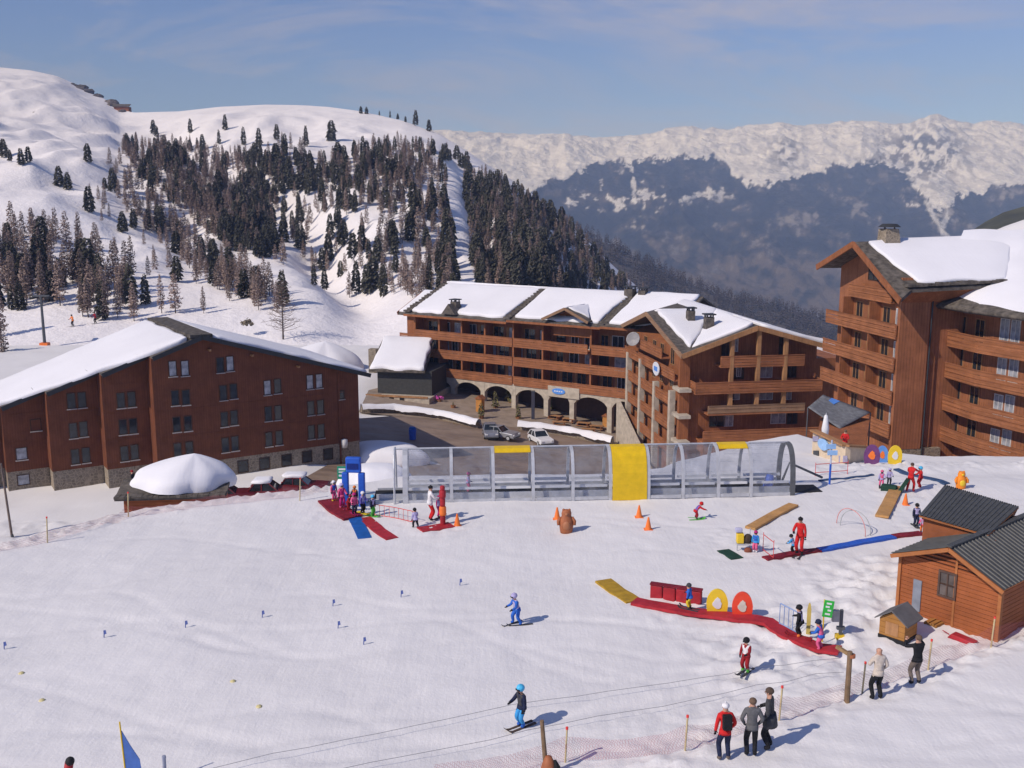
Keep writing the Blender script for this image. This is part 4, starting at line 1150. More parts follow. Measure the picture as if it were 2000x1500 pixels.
# far spur: one mass of small trees
small = []
for k in range(4):
    small.append(crown_pine(random.Random(300+k), 22, 0.24, 0.05))
SX, SY, SZ = SPUR; items = []
for _ in range(2600):
    i = rt.randrange(2, 41); j = rt.randrange(SX.shape[1]-1); f = rt.random()
    items.append(((SX[i,j]*(1-f)+SX[i,j+1]*f, SY[i,j]+rt.uniform(-4,4), SZ[i,j]*(1-f)+SZ[i,j+1]*f-1), rt.uniform(11, 17)))
mass('spur_wood', items, small, tree_mat('far_wood', (0.085, 0.068, 0.06)), 'distant bare woods covering the spur')
# the single bare larch and brush behind the brown hotel
def bare_tree(px, py, Y, H, label):
    g = at(px, py, Y); g.z = float(ground_h(g.x, g.y)) if Y < 165 else g.z
    e = thing('bare_tree', label, 'tree', g); rr = random.Random(int(px)); m = MB(); b = MB()
    m.tube([(0,0,-0.4),(0.05,0,H*0.3),(0,0.05,H*0.65),(0.04,0,H)], [0.16,0.12,0.07,0.015], 7)
    for i in range(95):
        t = 0.10 + 0.86*(i/95); a = i*2.4 + rr.uniform(-.4,.4); L_ = H*0.34*(1-t)**0.6*rr.uniform(0.6,1.15)+0.25
        p0 = Vector((0,0,t*H)); p1 = p0 + Vector((math.cos(a)*L_*0.6, math.sin(a)*L_*0.6, L_*rr.uniform(0.0,0.25))); p2 = p0 + Vector((math.cos(a)*L_, math.sin(a)*L_, L_*rr.uniform(0.1,0.5)))
        b.tube([p0,p1,p2], [0.045,0.03,0.014], 4, False)
        for q in range(5):
            s = p1.lerp(p2, rr.random()); d = Vector((rr.uniform(-1,1), rr.uniform(-1,1), rr.uniform(-.2,.8)))*L_*0.3
            b.tube([s, s+d], [0.022, 0.010], 3, False)
    m.build('trunk', BARK, e, smooth=True); b.build('branches', plain('twig_brown', (0.16, 0.11, 0.085), 0.9), e)
    return e
bare_tree(553, 658, 175, 10.5, 'large bare spreading tree behind the brown hotel roof')
def bush(px, py, Y, r, label, col, cat='bush', n=70):
    g = at(px, py, Y); rr = random.Random(int(px+py)); m = MB()
    for i in range(n):
        d = Vector((rr.gauss(0,1), rr.gauss(0,1), abs(rr.gauss(0,1)))).normalized()*r*rr.uniform(0.5,1); s = Vector((rr.gauss(0,1), rr.gauss(0,1), rr.gauss(0,1))).normalized()*r*0.28
        t = d.cross(s).normalized()*r*0.22
        m.add([d-s, d+t, d+s, d-t], [(0,1,2,3)])
    m.tube([(0,0,-0.2),(0,0,r*0.7)], [0.06,0.02], 5)
    o = m.build('bush', plain(col[0], col[1], 0.9, 0.4), None, loc=g, fix=False); tag(o, label, cat); return o
bush(483, 634, 178, 1.2, 'dry brush poking from the snow behind the hotel', ('dry_brush', (0.17, 0.14, 0.10)))
# ================================================================== THINGS ON AND AROUND THE SLOPE
ALU = plain('galvanised', (0.52, 0.53, 0.55), 0.5, 0.15, metal=0.25)
ALU_D = plain('steel_dark', (0.10, 0.105, 0.11), 0.5)
BLACK = plain('black_rubber', (0.015, 0.015, 0.016), 0.7)
WHITE = plain('white_paint', (0.72, 0.72, 0.72), 0.45, 0.06)
YELLOW = plain('yellow_sheet', (0.72, 0.47, 0.012), 0.4, 0.1)
RED = plain('red_mat', (0.38, 0.022, 0.03), 0.6, 0.25)
RED_D = plain('dark_red_mat', (0.20, 0.012, 0.022), 0.7, 0.3)
BLUE = plain('blue_mat', (0.010, 0.10, 0.36), 0.6, 0.2)
BLUE_P = plain('blue_paint', (0.02, 0.10, 0.50), 0.45, 0.15)
GREEN_D = plain('dark_green_mat', (0.012, 0.05, 0.03), 0.8, 0.3)
GREEN = plain('sign_green', (0.03, 0.42, 0.05), 0.4, 0.1)
GREEN_T = plain('teal_green', (0.01, 0.26, 0.14), 0.4, 0.1)
ORANGE = plain('cone_orange', (0.85, 0.20, 0.035), 0.5, 0.1)
TAN = wood_mat('tan_board', (0.55, 0.30, 0.11), 0.4, 'z', grain=0.2, groove=0.0)
NAVY_MAT = plain('faded_navy_mat', (0.035, 0.075, 0.16), 0.7, 0.3)
OCHRE = plain('ochre_mat', (0.40, 0.24, 0.02), 0.7, 0.3)
ROOF_METAL = plain('grey_sheet_roof', (0.085, 0.085, 0.08), 0.55, 0.2, metal=0.2)
HUTWOOD = wood_mat('hut_planks', (0.37, 0.115, 0.040), 0.16, 'x', grain=0.22, groove=0.0)
HUTTRIM = wood_mat('hut_trim', (0.45, 0.17, 0.06), 0.3, 'x', grain=0.2, groove=0.0)
CLEAR = clear_mat('clear_sheet', (0.96, 0.97, 0.99), 0.90)
def gh(x, y): return float(ground_h(x, y))
def frame2(a, b):
    """origin a, local x towards b"""
    a = Vector(a); b = Vector(b); return a, math.atan2(b.y-a.y, b.x-a.x), (b-a).length

# ------------------------------------------------------------------ covered conveyor
Pa, Pb = on_ground(792, 984), on_ground(1548, 968)
o_, rz_, Lt = frame2(Pa, Pb)
o_.z = min(Pa.z, Pb.z) - 0.05
tun = thing('covered_conveyor', 'long arched clear tunnel with grey ribs and yellow panels over ski conveyor', 'conveyor', o_, rz_)
TW, TH = 2.3, 2.68
def prof(n=14, grow=0.0):
    pts = []
    for i in range(n+1):
        a = math.pi*i/n; c, s = math.cos(a), math.sin(a)
        pts.append((TW/2 - (TW/2+grow)*math.copysign(abs(c)**0.78, c), (TH+grow)*abs(s)**0.76))
    return pts
NB = 10
RX = [Lt*(v-792)/756.0 for v in (792,880,960,1037,1114,1187,1262,1330,1400,1465,1548)]
for k in range(NB+1):
    x = RX[k]; m = MB(); wid = 0.16 if k not in (0, NB) else 0.26
    pr = prof(); pi_ = prof(grow=-0.09)
    for i in range(len(pr)-1):
        (y0, z0), (y1, z1) = pr[i], pr[i+1]; (a0, b0), (a1, b1) = pi_[i], pi_[i+1]
        vs = [(x-wid/2,y0,z0),(x-wid/2,y1,z1),(x-wid/2,a1,b1),(x-wid/2,a0,b0),(x+wid/2,y0,z0),(x+wid/2,y1,z1),(x+wid/2,a1,b1),(x+wid/2,a0,b0)]
        m.add(vs, [(0,1,2,3),(7,6,5,4),(0,4,5,1),(1,5,6,2),(2,6,7,3),(3,7,4,0)])
    m.build('rib', ALU if k < NB else ALU_D, tun)
x = -0.55; m = MB(); m.tube([(x, y, z) for y, z in prof()], 0.06, 6); m.build('rib', ALU, tun)
for k in range(NB):
    xa, xb = RX[k] + 0.1, RX[k+1] - 0.1; pr = prof(grow=-0.04)
    def sheetpart(i0, i1, name, mat, grow=-0.04, thick=0.03):
        p_ = prof(grow=grow); q_ = prof(grow=grow-thick); m = MB()
        for i in range(i0, i1):
            (y0,z0),(y1,z1) = p_[i], p_[i+1]; (a0,b0),(a1,b1) = q_[i], q_[i+1]
            m.add([(xa,y0,z0),(xb,y0,z0),(xb,y1,z1),(xa,y1,z1),(xa,a0,b0),(xb,a0,b0),(xb,a1,b1),(xa,a1,b1)], [(0,1,2,3),(7,6,5,4),(0,4,5,1),(2,6,7,3),(0,3,7,4),(1,2,6,5)])
        return m.build(name, mat, tun, smooth=False)
    if k == 5: sheetpart(0, 7, 'yellow_panel', YELLOW, 0.03); sheetpart(7, 14, 'clear_panel', CLEAR)
    elif k in (2, 8): sheetpart(5, 7, 'yellow_panel', YELLOW, 0.05); sheetpart(7, 14, 'clear_panel', CLEAR)
    else: sheetpart(0, 7, 'clear_panel', CLEAR); sheetpart(7, 14, 'clear_panel', CLEAR)
    m = MB(); m.box(xa, xb, 0.02, 0.10, 0.05, 0.22); m.build('sill_beam', ALU, tun)
    m = MB(); m.box(xa, xb, TW-0.12, TW-0.04, 0.05, 0.42); m.build('sill_beam', ALU, tun)
    m = MB(); m.box(xa, xb, 0.42, 0.50, 0.62, 0.74); m.build('guard_rail', WHITE, tun)
    m = MB(); m.box(xa, xb, TW-0.55, TW-0.47, 0.66, 0.80); m.build('guard_rail', WHITE, tun)
m = MB(); m.box(-1.6, Lt+0.3, 0.62, 1.62, 0.18, 0.32); m.build('belt', BLACK, tun)
m = MB(); m.box(-1.5, Lt, 0.50, 0.60, 0.0, 0.42); m.box(-1.5, Lt, 1.64, 1.74, 0.0, 0.42); m.build('belt_side', ALU, tun)
m = MB(); m.tube([(-0.6, TW/2, TH-0.02), (Lt, TW/2, TH-0.02)], 0.05, 6); m.build('ridge_bar', ALU, tun)
m = MB(); m.box(-3.6, -0.15, 0.2, 2.1, -0.35, 0.16); m.build('entry_deck', ALU, tun)
m = MB(); m.box(Lt+0.3, Lt+1.8, 0.5, 1.8, -0.3, 0.10); m.build('exit_ramp', BLACK, tun)
m = MB(); m.tube([(Lt+0.2, TW, 0.1), (Lt+0.6, TW, 1.2), (Lt+2.6, TW+0.3, 0.25)], 0.07, 6); m.build('exit_guard', ALU_D, tun)

# ------------------------------------------------------------------ flat mats and carpets following the snow
def mat_strip(name, label, cat, pts, width, mat, up=0.035, group=None, thick=0.05):
    P = [on_ground(*p) if len(p) == 2 else Vector(p) for p in pts]; out = []
    for a, b in zip(P[:-1], P[1:]):
        n = max(2, int((b-a).length/0.5))
        out += [a.lerp(b, i/n) for i in range(n)]
    out.append(P[-1]); m = MB(); rows = []
    for i, p in enumerate(out):
        d = (out[min(i+1,len(out)-1)]-out[max(i-1,0)]); d.z = 0; d.normalize(); s = Vector((-d.y, d.x, 0))*width/2
        a, b = p+s, p-s; a.z = gh(a.x,a.y)+up; b.z = gh(b.x,b.y)+up; z = max(a.z, b.z); a.z = b.z = z
        rows.append((a, b))
    vs = []; fs = []
    for a, b in rows: vs += [a, b, b-Vector((0,0,thick+0.06)), a-Vector((0,0,thick+0.06))]
    for i in range(len(rows)-1):
        k = 4*i
        for j in range(4): fs.append((k+j, k+(j+1)%4, k+4+(j+1)%4, k+4+j))
    fs += [(0,3,2,1), (4*(len(rows)-1)+0, 4*(len(rows)-1)+1, 4*(len(rows)-1)+2, 4*(len(rows)-1)+3)]
    m.add(vs, fs); c = sum(out, Vector())/len(out)
    o = m.build(name, mat, None); tag(o, label, cat, group); return o
mat_strip('arrival_mat', 'blue mat sloping onto the snow beside children', 'mat', [(692,1010),(702,1030),(712,1052)], 0.62, BLUE)
mat_strip('arrival_mat', 'red mat lying next to the blue mat', 'mat', [(712,1012),(740,1036),(766,1053)], 0.62, RED)
mat_strip('carpet_lift', 'dark red carpet crowded with small children', 'carpet lift', [(640,978),(662,998),(690,1014)], 1.05, RED_D, 0.09)
mat_strip('carpet_mat', 'pinkish red mat in front of white jacketed adult', 'mat', [(820,1036),(882,1024)], 0.75, RED, 0.04)
mat_strip('landing_mat', 'small dark green mat on snow left of red carpet', 'mat', [(1412,1074),(1440,1092)], 0.6, GREEN_D)
mat_strip('ramp_board', 'tan board ramp pointing at red instructor', 'board', [(1465,1034),(1508,1010),(1550,988)], 0.52, TAN, 0.12)
mat_strip('ramp_board', 'tan board ramp below the green seat', 'board', [(1722,1012),(1737,982),(1752,954)], 0.62, TAN, 0.12)
mat_strip('carpet_lift', 'dull red start of the practice carpet near instructor', 'carpet lift', [(1494,1092),(1548,1083),(1600,1077)], 0.42, RED_D, 0.08)
mat_strip('carpet_lift', 'bright blue stretch of the practice carpet', 'carpet lift', [(1600,1076),(1680,1061),(1745,1050)], 0.42, BLUE_P, 0.09)
mat_strip('carpet_lift', 'dull red end of the practice carpet by the hut', 'carpet lift', [(1746,1049),(1800,1043)], 0.42, RED_D, 0.08)
mat_strip('exit_mat', 'curved ochre mat at the top of the red carpet', 'mat', [(1178,1135),(1205,1155),(1238,1176)], 0.72, OCHRE, 0.05)
mat_strip('carpet_lift', 'long red carpet lift curving past the coloured panels', 'carpet lift', [(1238,1178),(1320,1194),(1420,1208),(1500,1224),(1560,1250),(1640,1276)], 0.62, RED, 0.12)
mat_strip('drag_mat', 'dark blue mat strip far right beside red instructor', 'mat', [(1750,918),(1790,930),(1850,946)], 0.4, NAVY_MAT, 0.06)
mat_strip('drag_mat', 'faded blue strip running to the tunnel exit', 'mat', [(1600,940),(1650,936),(1705,928)], 0.2, NAVY_MAT, 0.06)

def boxed(name, label, cat, px, py, w, d, h, mat, rz=0.0, bevel=0.04, lid=None):
    p = on_ground(px, py); e = thing(name, label, cat, p, rz)
    m = MB(); m.box(-w/2, w/2, -d/2, d/2, -0.1, h); m.build('body', mat, e, bevel=bevel)
    if lid: m = MB(); m.box(-w/2-0.03, w/2+0.03, -d/2-0.03, d/2+0.03, h+0.003, h+0.06); m.build('lid', lid, e, bevel=0.02)
    return e
pa, pb = on_ground(1272, 1178), on_ground(1375, 1192)
oo, rz, Ln = frame2(pa, pb)
e = thing('padded_wall', 'red padded barrier wall beside the carpet lift', 'barrier', oo + Vector((0, 0.5, 0)), rz)
for k in range(4):
    m = MB(); m.box(Ln*k/4+0.01, Ln*(k+1)/4-0.01, 0.0, 0.22, -0.15, 0.55); m.build('pad', RED, e, bevel=0.06)
m = MB(); m.box(0, Ln, -0.03, 0.25, 0.553, 0.60); m.build('top_cap', RED_D, e)

def arch_panel(name, label, px, py, w, h, mat, patch, rz=0.0):
    p = on_ground(px, py); e = thing(name, label, 'panel', p, rz); n = 18
    def outline(w, h, y, z0=0.0): return [(-w/2*0.86, y, z0), ] + [(-w/2*math.cos(math.pi*i/n)*(1.0 if 0 < i < n else 0.97), y, z0 + h*0.30 + h*0.70*math.sin(math.pi*i/n)**0.85) for i in range(n+1)] + [(w/2*0.86, y, z0)]
    m = MB(); m.prism(outline(w, h, -0.05), (0, 0.1, 0)); m.build('board', mat, e)
    m = MB(); m.prism([(w*0.20*math.cos(2*math.pi*i/16)*(1+0.25*math.sin(5*i)), -0.075, h*0.46+h*0.22*math.sin(2*math.pi*i/16)*(1+0.15*math.cos(3*i))) for i in range(16)], (0, 0.02, 0)); m.build('patch', patch, e)
    m = MB()
    for s in (-1, 1): m.box(s*w*0.3-0.03, s*w*0.3+0.03, 0.06, 0.12, -0.2, h*0.6)
    m.build('support', ALU, e); return e
PY_ = plain('panel_yellow', (0.80, 0.55, 0.03), 0.4, 0.08); PR_ = plain('panel_red', (0.75, 0.07, 0.03), 0.4, 0.1)
CREAM = plain('cream_patch', (0.62, 0.58, 0.48), 0.5, 0.12); PURPLE = plain('panel_purple', (0.15, 0.05, 0.16), 0.5, 0.2)
arch_panel('arch_panel', 'yellow rounded panel with white patch beside red carpet', 1400, 1200, 0.80, 1.0, PY_, WHITE, R(-4))
arch_panel('arch_panel', 'red rounded panel with pale patch beside red carpet', 1449, 1206, 0.76, 1.0, PR_, CREAM, R(-8))
arch_panel('arch_panel', 'purple rounded panel below the terrace wall', 1702, 906, 0.95, 1.2, PURPLE, ORANGE, R(-14))
arch_panel('arch_panel', 'blue rounded panel between purple and yellow ones', 1722, 903, 0.75, 1.1, plain('panel_blue', (0.12, 0.28, 0.62), 0.5), ORANGE, R(-6))
arch_panel('arch_panel', 'yellow rounded panel below the board tower', 1747, 906, 0.85, 1.15, PY_, WHITE, R(-2))

# cones
cm = MB(); cm.lathe([(0.0,0.035),(0.17,0.035),(0.15,0.07),(0.035,0.62),(0.0,0.63)], (0,0,0), 12); cm.box(-0.2,0.2,-0.2,0.2,0.0,0.034)
CONE = cm.mesh('cone'); CONE.materials.append(ORANGE)
for px, py, lab in ((893,1027,'orange cone beside the pinkish red mat'),(1088,1014,'orange cone left of the brown figure'),(1248,1010,'orange cone nearest the yellow tunnel panel'),(1266,1034,'orange cone in front of the one by the tunnel'),(1768,986,'orange cone near the red dressed instructor')):
    o = link('traffic_cone', CONE, None); o.location = on_ground(px, py) - Vector((0,0,0.02)); tag(o, lab, 'cone', 'orange cones')
# brown standing figure, far orange figure, pole totem
def figure(px, py, h, col, belly, label):
    p = on_ground(px, py); e = thing('standing_figure', label, 'figure', p); s = h
    m = MB(); m.lathe([(0.0,-0.05),(0.24*s,-0.05),(0.27*s,0.12*s),(0.30*s,0.35*s),(0.27*s,0.6*s),(0.20*s,0.74*s),(0.21*s,0.84*s),(0.18*s,0.94*s),(0.09*s,1.0*s),(0.0,1.01*s)], (0,0,0), 14, 1, 0.85); m.build('body', col, e, smooth=True)
    for sx in (-1, 1):
        m = MB(); m.tube([(sx*0.22*s,0,0.66*s),(sx*0.34*s,-0.05*s,0.5*s),(sx*0.33*s,-0.12*s,0.36*s)], [0.08*s,0.075*s,0.06*s], 8); m.build('arm', col, e, smooth=True)
        m = MB(); m.ball((sx*0.12*s,0,0.98*s), 0.06*s, 8, 6); m.build('ear', col, e, smooth=True)
    m = MB(); m.ball((0,-0.20*s,0.36*s), (0.17*s,0.08*s,0.2*s), 10, 7); m.build('belly', belly, e, smooth=True)
    m = MB(); m.ball((0,-0.16*s,0.84*s), (0.08*s,0.07*s,0.06*s), 8, 6); m.build('snout', belly, e, smooth=True)
    return e
BROWN = plain('figure_brown', (0.36, 0.12, 0.05), 0.6, 0.2)
figure(1106, 1040, 1.12, BROWN, plain('figure_tan', (0.42, 0.17, 0.08), 0.6), 'brown rounded standing figure alone on the snow')
figure(1876, 954, 0.95, plain('figure_orange', (0.80, 0.25, 0.02), 0.5), PY_, 'small orange and yellow figure behind grey hut roof')
p = on_ground(865, 1026); e = thing('marker_totem', 'red and orange padded totem pole beside the adult', 'totem', p)
for k, (z0, z1, r, mt) in enumerate(((-0.1,0.5,0.13,RED),(0.503,0.95,0.17,ORANGE),(0.953,1.35,0.13,RED),(1.353,1.75,0.16,RED),(1.753,1.95,0.12,RED))):
    m = MB(); m.lathe([(0,z0),(r*0.85,z0),(r,z0+0.08),(r,z1-0.08),(r*0.85,z1),(0,z1)], (0,0,0), 12); m.build('pad', mt, e, smooth=False)

# arched blue gate and green signs
p = on_ground(692, 988); e = thing('start_gate', 'blue padded portal standing at the carpet start', 'gate', p, R(-6))
for s in (-1, 1): m = MB(); m.box(s*0.42-0.16, s*0.42+0.16, -0.14, 0.14, -0.2, 1.75); m.build('post', BLUE_P, e, bevel=0.05)
m = MB(); m.box(-0.36, 0.40, -0.15, 0.15, 1.753, 2.55); m.build('header', BLUE_P, e, bevel=0.06)
m = MB(); m.box(-0.28, 0.3, -0.175, -0.155, 1.95, 2.25); m.build('header_print', plain('deep_blue', (0.004, 0.02, 0.16), 0.4), e)
def sign_post(label, px, py, w, h, zc, mat, strokes, rz=0.0, tilt=0.0, post=ALU):
    p = on_ground(px, py); e = thing('sign', label, 'sign', p, rz)
    m = MB(); m.tube([(0,0.03,-0.2),(0,0.03,zc+h/2)], 0.025, 6); m.build('post', post, e)
    m = MB(); m.box(-w/2, w/2, -0.03, 0.0, zc-h/2, zc+h/2); b = m.build('board', mat, e, bevel=0.02); b.rotation_euler = (0, R(tilt), 0)
    m = MB()
    for (x0, x1, z0, z1) in strokes: m.box(x0*w/2, x1*w/2, -0.04, -0.031, zc+z0*h/2, zc+z1*h/2)
    t = m.build('lettering', WHITE, b); return e
sign_post('small teal green sign with white lines left of blue portal', 670, 975, 0.5, 0.68, 1.42, GREEN_T, [(-0.7,0.7,0.4,0.7),(-0.7,0.5,0.0,0.2),(-0.7,0.7,-0.6,-0.3)])
sign_post('bright green upright sign beside the carpet entrance', 1606, 1254, 0.34, 0.62, 1.25, GREEN, [(-0.5,0.5,0.55,0.75),(-0.6,0.2,0.15,0.35),(-0.1,0.6,-0.25,-0.05),(-0.5,0.5,-0.7,-0.5)], R(-10), 6, YELLOW)
p = on_ground(1641, 1242); e = thing('control_post', 'grey control post with box beside the carpet entrance', 'post', p)
m = MB(); m.box(-0.05,0.05,-0.05,0.05,-0.2,0.98); m.build('post', ALU_D, e); m = MB(); m.box(-0.34,-0.08,-0.09,0.09,0.55,0.98); m.build('control_box', plain('box_grey', (0.4,0.38,0.36),0.6), e, bevel=0.02)
m = MB(); m.box(-0.16,0.12,-0.12,0.12,-0.1,0.06); m.build('foot', YELLOW, e); m = MB(); m.box(-0.14,0.14,-0.06,0.06,0.25,0.36); m.build('clamp', ALU_D, e)
p = on_ground(1578, 1240); e = thing('ski_totem', 'upright pale yellow board standing behind black dressed child', 'board', p, R(-20))
m = MB(); m.prism([(-0.07,0,-0.1),(0.07,0,-0.1),(0.07,0,0.95),(0.04,0,1.15),(0,0,1.22),(-0.04,0,1.15),(-0.07,0,0.95)], (0,0.03,0)); m.build('board', plain('ski_yellow',(0.55,0.42,0.12),0.5), e)
def fence(label, pts, h, mat, every=0.12, name='fence', cat='fence', rails=(1.0, 0.12), r=0.016, bars=True):
    P = [on_ground(*p) for p in pts]; e = thing(name, label, cat, P[0]); o0 = P[0]
    for a, b in zip(P[:-1], P[1:]):
        for f in rails: m = MB(); m.tube([a-o0+Vector((0,0,h*f)), b-o0+Vector((0,0,h*f))], r*1.5, 6); m.build('rail', mat, e)
        n = max(2, int((b-a).length/every))
        if bars:
            for i in range(n+1):
                q = a.lerp(b, i/n)-o0; m = MB(); m.tube([q-Vector((0,0,0.1)), q+Vector((0,0,h))], r, 5); m.build('bar', mat, e)
        else:
            for q in (a-o0, b-o0): m = MB(); m.tube([q-Vector((0,0,0.1)), q+Vector((0,0,h+0.1))], r*1.3, 5); m.build('post', mat, e)
    return e
fence('blue grey barrier railing beside the carpet entrance', [(1522,1222),(1556,1240)], 0.85, plain('pale_blue_rail',(0.22,0.32,0.55),0.5), 0.16)
REDR = plain('red_rail', (0.62,0.08,0.07), 0.5)
fence('low red mesh barrier between children and tunnel', [(732,1006),(770,1012),(806,1020)], 0.55, REDR, 0.3, rails=(1.0,0.05), r=0.012)
fence('small red rail beside child in pink and blue', [(1490,1076),(1510,1092)], 0.75, REDR, 0.5, rails=(1.0,0.1), r=0.012, bars=False)
fence('thin red rails behind the blue signpost', [(1592,930),(1655,926)], 0.7, REDR, 0.5, rails=(1.0,0.3), r=0.014, bars=False)
p = on_ground(1620, 946); e = thing('signpost', 'blue post with pale blue pointer boards by tunnel exit', 'sign', p)
m = MB(); m.tube([(0,0,-0.2),(0,0,1.15)], 0.06, 8); m.build('lower_post', BLUE_P, e); m = MB(); m.tube([(0,0,1.153),(0,0,2.5)], 0.045, 8); m.build('upper_post', plain('pale_post',(0.45,0.5,0.62),0.5), e)
for k, zc in enumerate((2.15, 1.8)):
    m = MB(); m.box(-0.34+0.1*k, 0.22+0.1*k, -0.09, -0.05, zc-0.14, zc+0.14); m.build('board', plain('pale_blue_sign',(0.3,0.5,0.78),0.4), e, bevel=0.02)
# hoops
for px0, px1, py0, py1, mt, lab, hh in ((1634,1690,1022,1048,plain('hoop_pink',(0.68,0.30,0.28),0.5),'thin pale red hoop arch on the snow',1.02),(1641,1700,1026,1046,plain('hoop_grey',(0.42,0.44,0.44),0.5),'thin grey hoop arch just behind the red hoop',0.98)):
    a, b = on_ground(px0, py0), on_ground(px1, py1); m = MB(); n = 22
    m.tube([a.lerp(b, 0.5-0.5*math.cos(math.pi*i/n)) + Vector((0,0,hh*math.sin(math.pi*i/n)**0.8 - 0.03)) for i in range(n+1)], 0.020, 6)
    tag(m.build('hoop', mt, None, smooth=True), lab, 'hoop', 'thin hoops on the snow')
# blue drum mat by the tunnel, baskets
p = on_ground(1497, 962); e = thing('padded_roll', 'blue padded roll leaning by the tunnel end', 'pad', p, 0); m = MB()
m.lathe([(0,-0.08),(0.24,-0.08),(0.27,0.0),(0.24,0.8),(0.18,0.98),(0,1.0)], (0,0,0), 14); b = m.build('roll', BLUE_P, e, smooth=True); b.rotation_euler = (0, R(9), 0)
m = MB(); m.lathe([(0.275,0.25),(0.285,0.28),(0.275,0.32)], (0,0,0), 14); m.build('strap', BLUE, e)
p = on_ground(1450, 1076); e = thing('equipment_cart', 'small stand with yellow box and brown bag on snow', 'cart', p); m = MB()
m.box(-0.28,0.02,-0.15,0.15,0.38,0.82); m.build('yellow_box', PY_, e, bevel=0.03); m = MB(); m.ball((0.22,0,0.55),(0.2,0.18,0.24)); m.build('brown_bag', plain('bag_brown',(0.05,0.035,0.025),0.8), e, smooth=True)
m = MB(); m.box(-0.28,0.35,-0.15,0.15,0.30,0.37); m.build('shelf', ALU, e); m = MB()
for x in (-0.24, 0.3): m.tube([(x,0,-0.1),(x,0,1.05)], 0.02, 6)
m.build('stand', ALU, e); m = MB(); m.box(-0.36,-0.05,-0.1,0.1,0.86,1.06); m.build('pale_cloth', plain('cloth_lilac',(0.45,0.45,0.6),0.7), e, bevel=0.04)
m = MB(); m.ball((0.22,-0.1,0.06),(0.18,0.15,0.14)); m.build('lower_bag', plain('bag_rust',(0.2,0.06,0.03),0.8), e, smooth=True)

# ------------------------------------------------------------------ ski school hut, rear hut, wooden chest
h1, h2 = gz(1753, 1184, 0.1), gz(1947, 1250, 0.1)
ho_, hrz, HW = frame2(h1, h2); ho_.z = 0.05
HFr = Frame.__new__(Frame); HFr.o = Vector(ho_); HFr.x = Vector((math.cos(hrz), math.sin(hrz), 0)); HFr.y = Vector((-math.sin(hrz), math.cos(hrz), 0))
hut = thing('wooden_hut', 'reddish wooden hut with grey ribbed metal roof and small window', 'hut', ho_, hrz); HFr.e = hut
pu_, pz_ = HFr.pl(1855, 1068, -0.35); lu_, lz_ = HFr.pl(1742, 1080, -0.35); ru_, rz2_ = HFr.pl(1962, 1152, -0.35)
HD = 5.2
def hroof(u): return pz_ - (pz_-lz_)*(pu_-u)/(pu_-lu_) if u < pu_ else pz_ - (pz_-rz2_)*(u-pu_)/(ru_-pu_)
def planks(x0, x1, ztop, y0, y1, along='x', h=0.155, zb=-0.25, parent=None, face=0):
    z = zb
    while True:
        zt = z + h - 0.012
        if along == 'x':
            xs = [u for u in np.linspace(x0, x1, 60) if ztop(u) > z+0.05]
            if not xs: break
            a, b = min(xs), max(xs); m = MB(); zz1, zz2 = min(zt, ztop(a)), min(zt, ztop(b))
            m.prism([(a,y0,z),(b,y0,z),(b,y0,zz2),(a,y0,zz1)], (0,y1-y0,0))
        else:
            if z > ztop(0)-0.03: break
            m = MB(); m.box(x0, x1, y0, y1, z, min(zt, ztop(0)))
        m.build('plank', HUTWOOD, parent); z += h
planks(0.0, HW, lambda u: hroof(u)-0.06, 0.0, 0.06, 'x', parent=hut)
planks(HW-0.06, HW, lambda u: hroof(HW)-0.06, 0.07, HD, 'y', parent=hut); planks(0.0, 0.06, lambda u: hroof(0)-0.06, 0.07, HD, 'y', parent=hut)
m = MB(); m.prism([(0.07,0.065,-0.2),(HW-0.07,0.065,-0.2),(HW-0.07,0.065,hroof(HW-0.07)-0.1),(pu_,0.065,pz_-0.1),(0.07,0.065,hroof(0.07)-0.1)], (0,HD-0.1,0)); m.build('inner_wall', plain('hut_shell',(0.12,0.045,0.02),0.8), hut)
for x in (0.0, HW): m = MB(); m.box(x-0.06, x+0.06, -0.07, 0.10, -0.3, hroof(x)-0.1); m.build('corner_post', HUTTRIM, hut)
u, z = HFr.pl(1868, 1120); m = MB(); m.box(u-0.04,u+0.04,-0.03,-0.002,-0.2,hroof(u)-0.12); m.build('batten', HUTTRIM, hut)
u, z = HFr.pl(1851, 1142); window(hut, u, z, -0.004, 0.55, 0.85, glass_mat('hut_pane',(0.12,0.10,0.09)), plain('hut_window_frame',(0.10,0.06,0.045),0.6), False, bars=1)
m = MB(); m.box(u-0.28,u+0.28,-0.055,-0.03,z-0.02,z+0.02); m.build('window_bar', FRAME_DARK, hut)
u, z = HFr.pl(1792, 1155); m = MB(); m.box(u-0.16,u+0.16,-0.05,-0.003,z-0.75,z+0.45); m.build('door', plain('door_grey',(0.22,0.24,0.28),0.6), hut)
def ribbed(a, b, c, d, n, name, mat, parent, hgt=0.035):
    """ribbed sheet: a-b along the eave, d-c along the ridge"""
    a, b, c, d = map(Vector, (a, b, c, d)); m = MB(); vs = []; fs = []; k = 0
    nrm = (b-a).cross(d-a).normalized(); nrm = nrm if nrm.z > 0 else -nrm
    prof_ = [(0.0,0),(0.55,0),(0.65,1),(0.9,1)]
    for i in range(n):
        for f, hh in prof_:
            t = (i+f)/n; p = a.lerp(b, t)+nrm*hgt*hh; q = d.lerp(c, t)+nrm*hgt*hh
            vs += [p, q]
    vs += [b, c]
    for i in range(len(vs)//2-1): fs.append((2*i, 2*i+2, 2*i+3, 2*i+1))
    m.add(vs, fs); m.build(name, mat, parent, fix=False)
    s = MB(); s.prism([a-nrm*0.02, b-nrm*0.02, c-nrm*0.02, d-nrm*0.02], nrm*-0.06); s.build(name+'_board', HUTTRIM, parent)
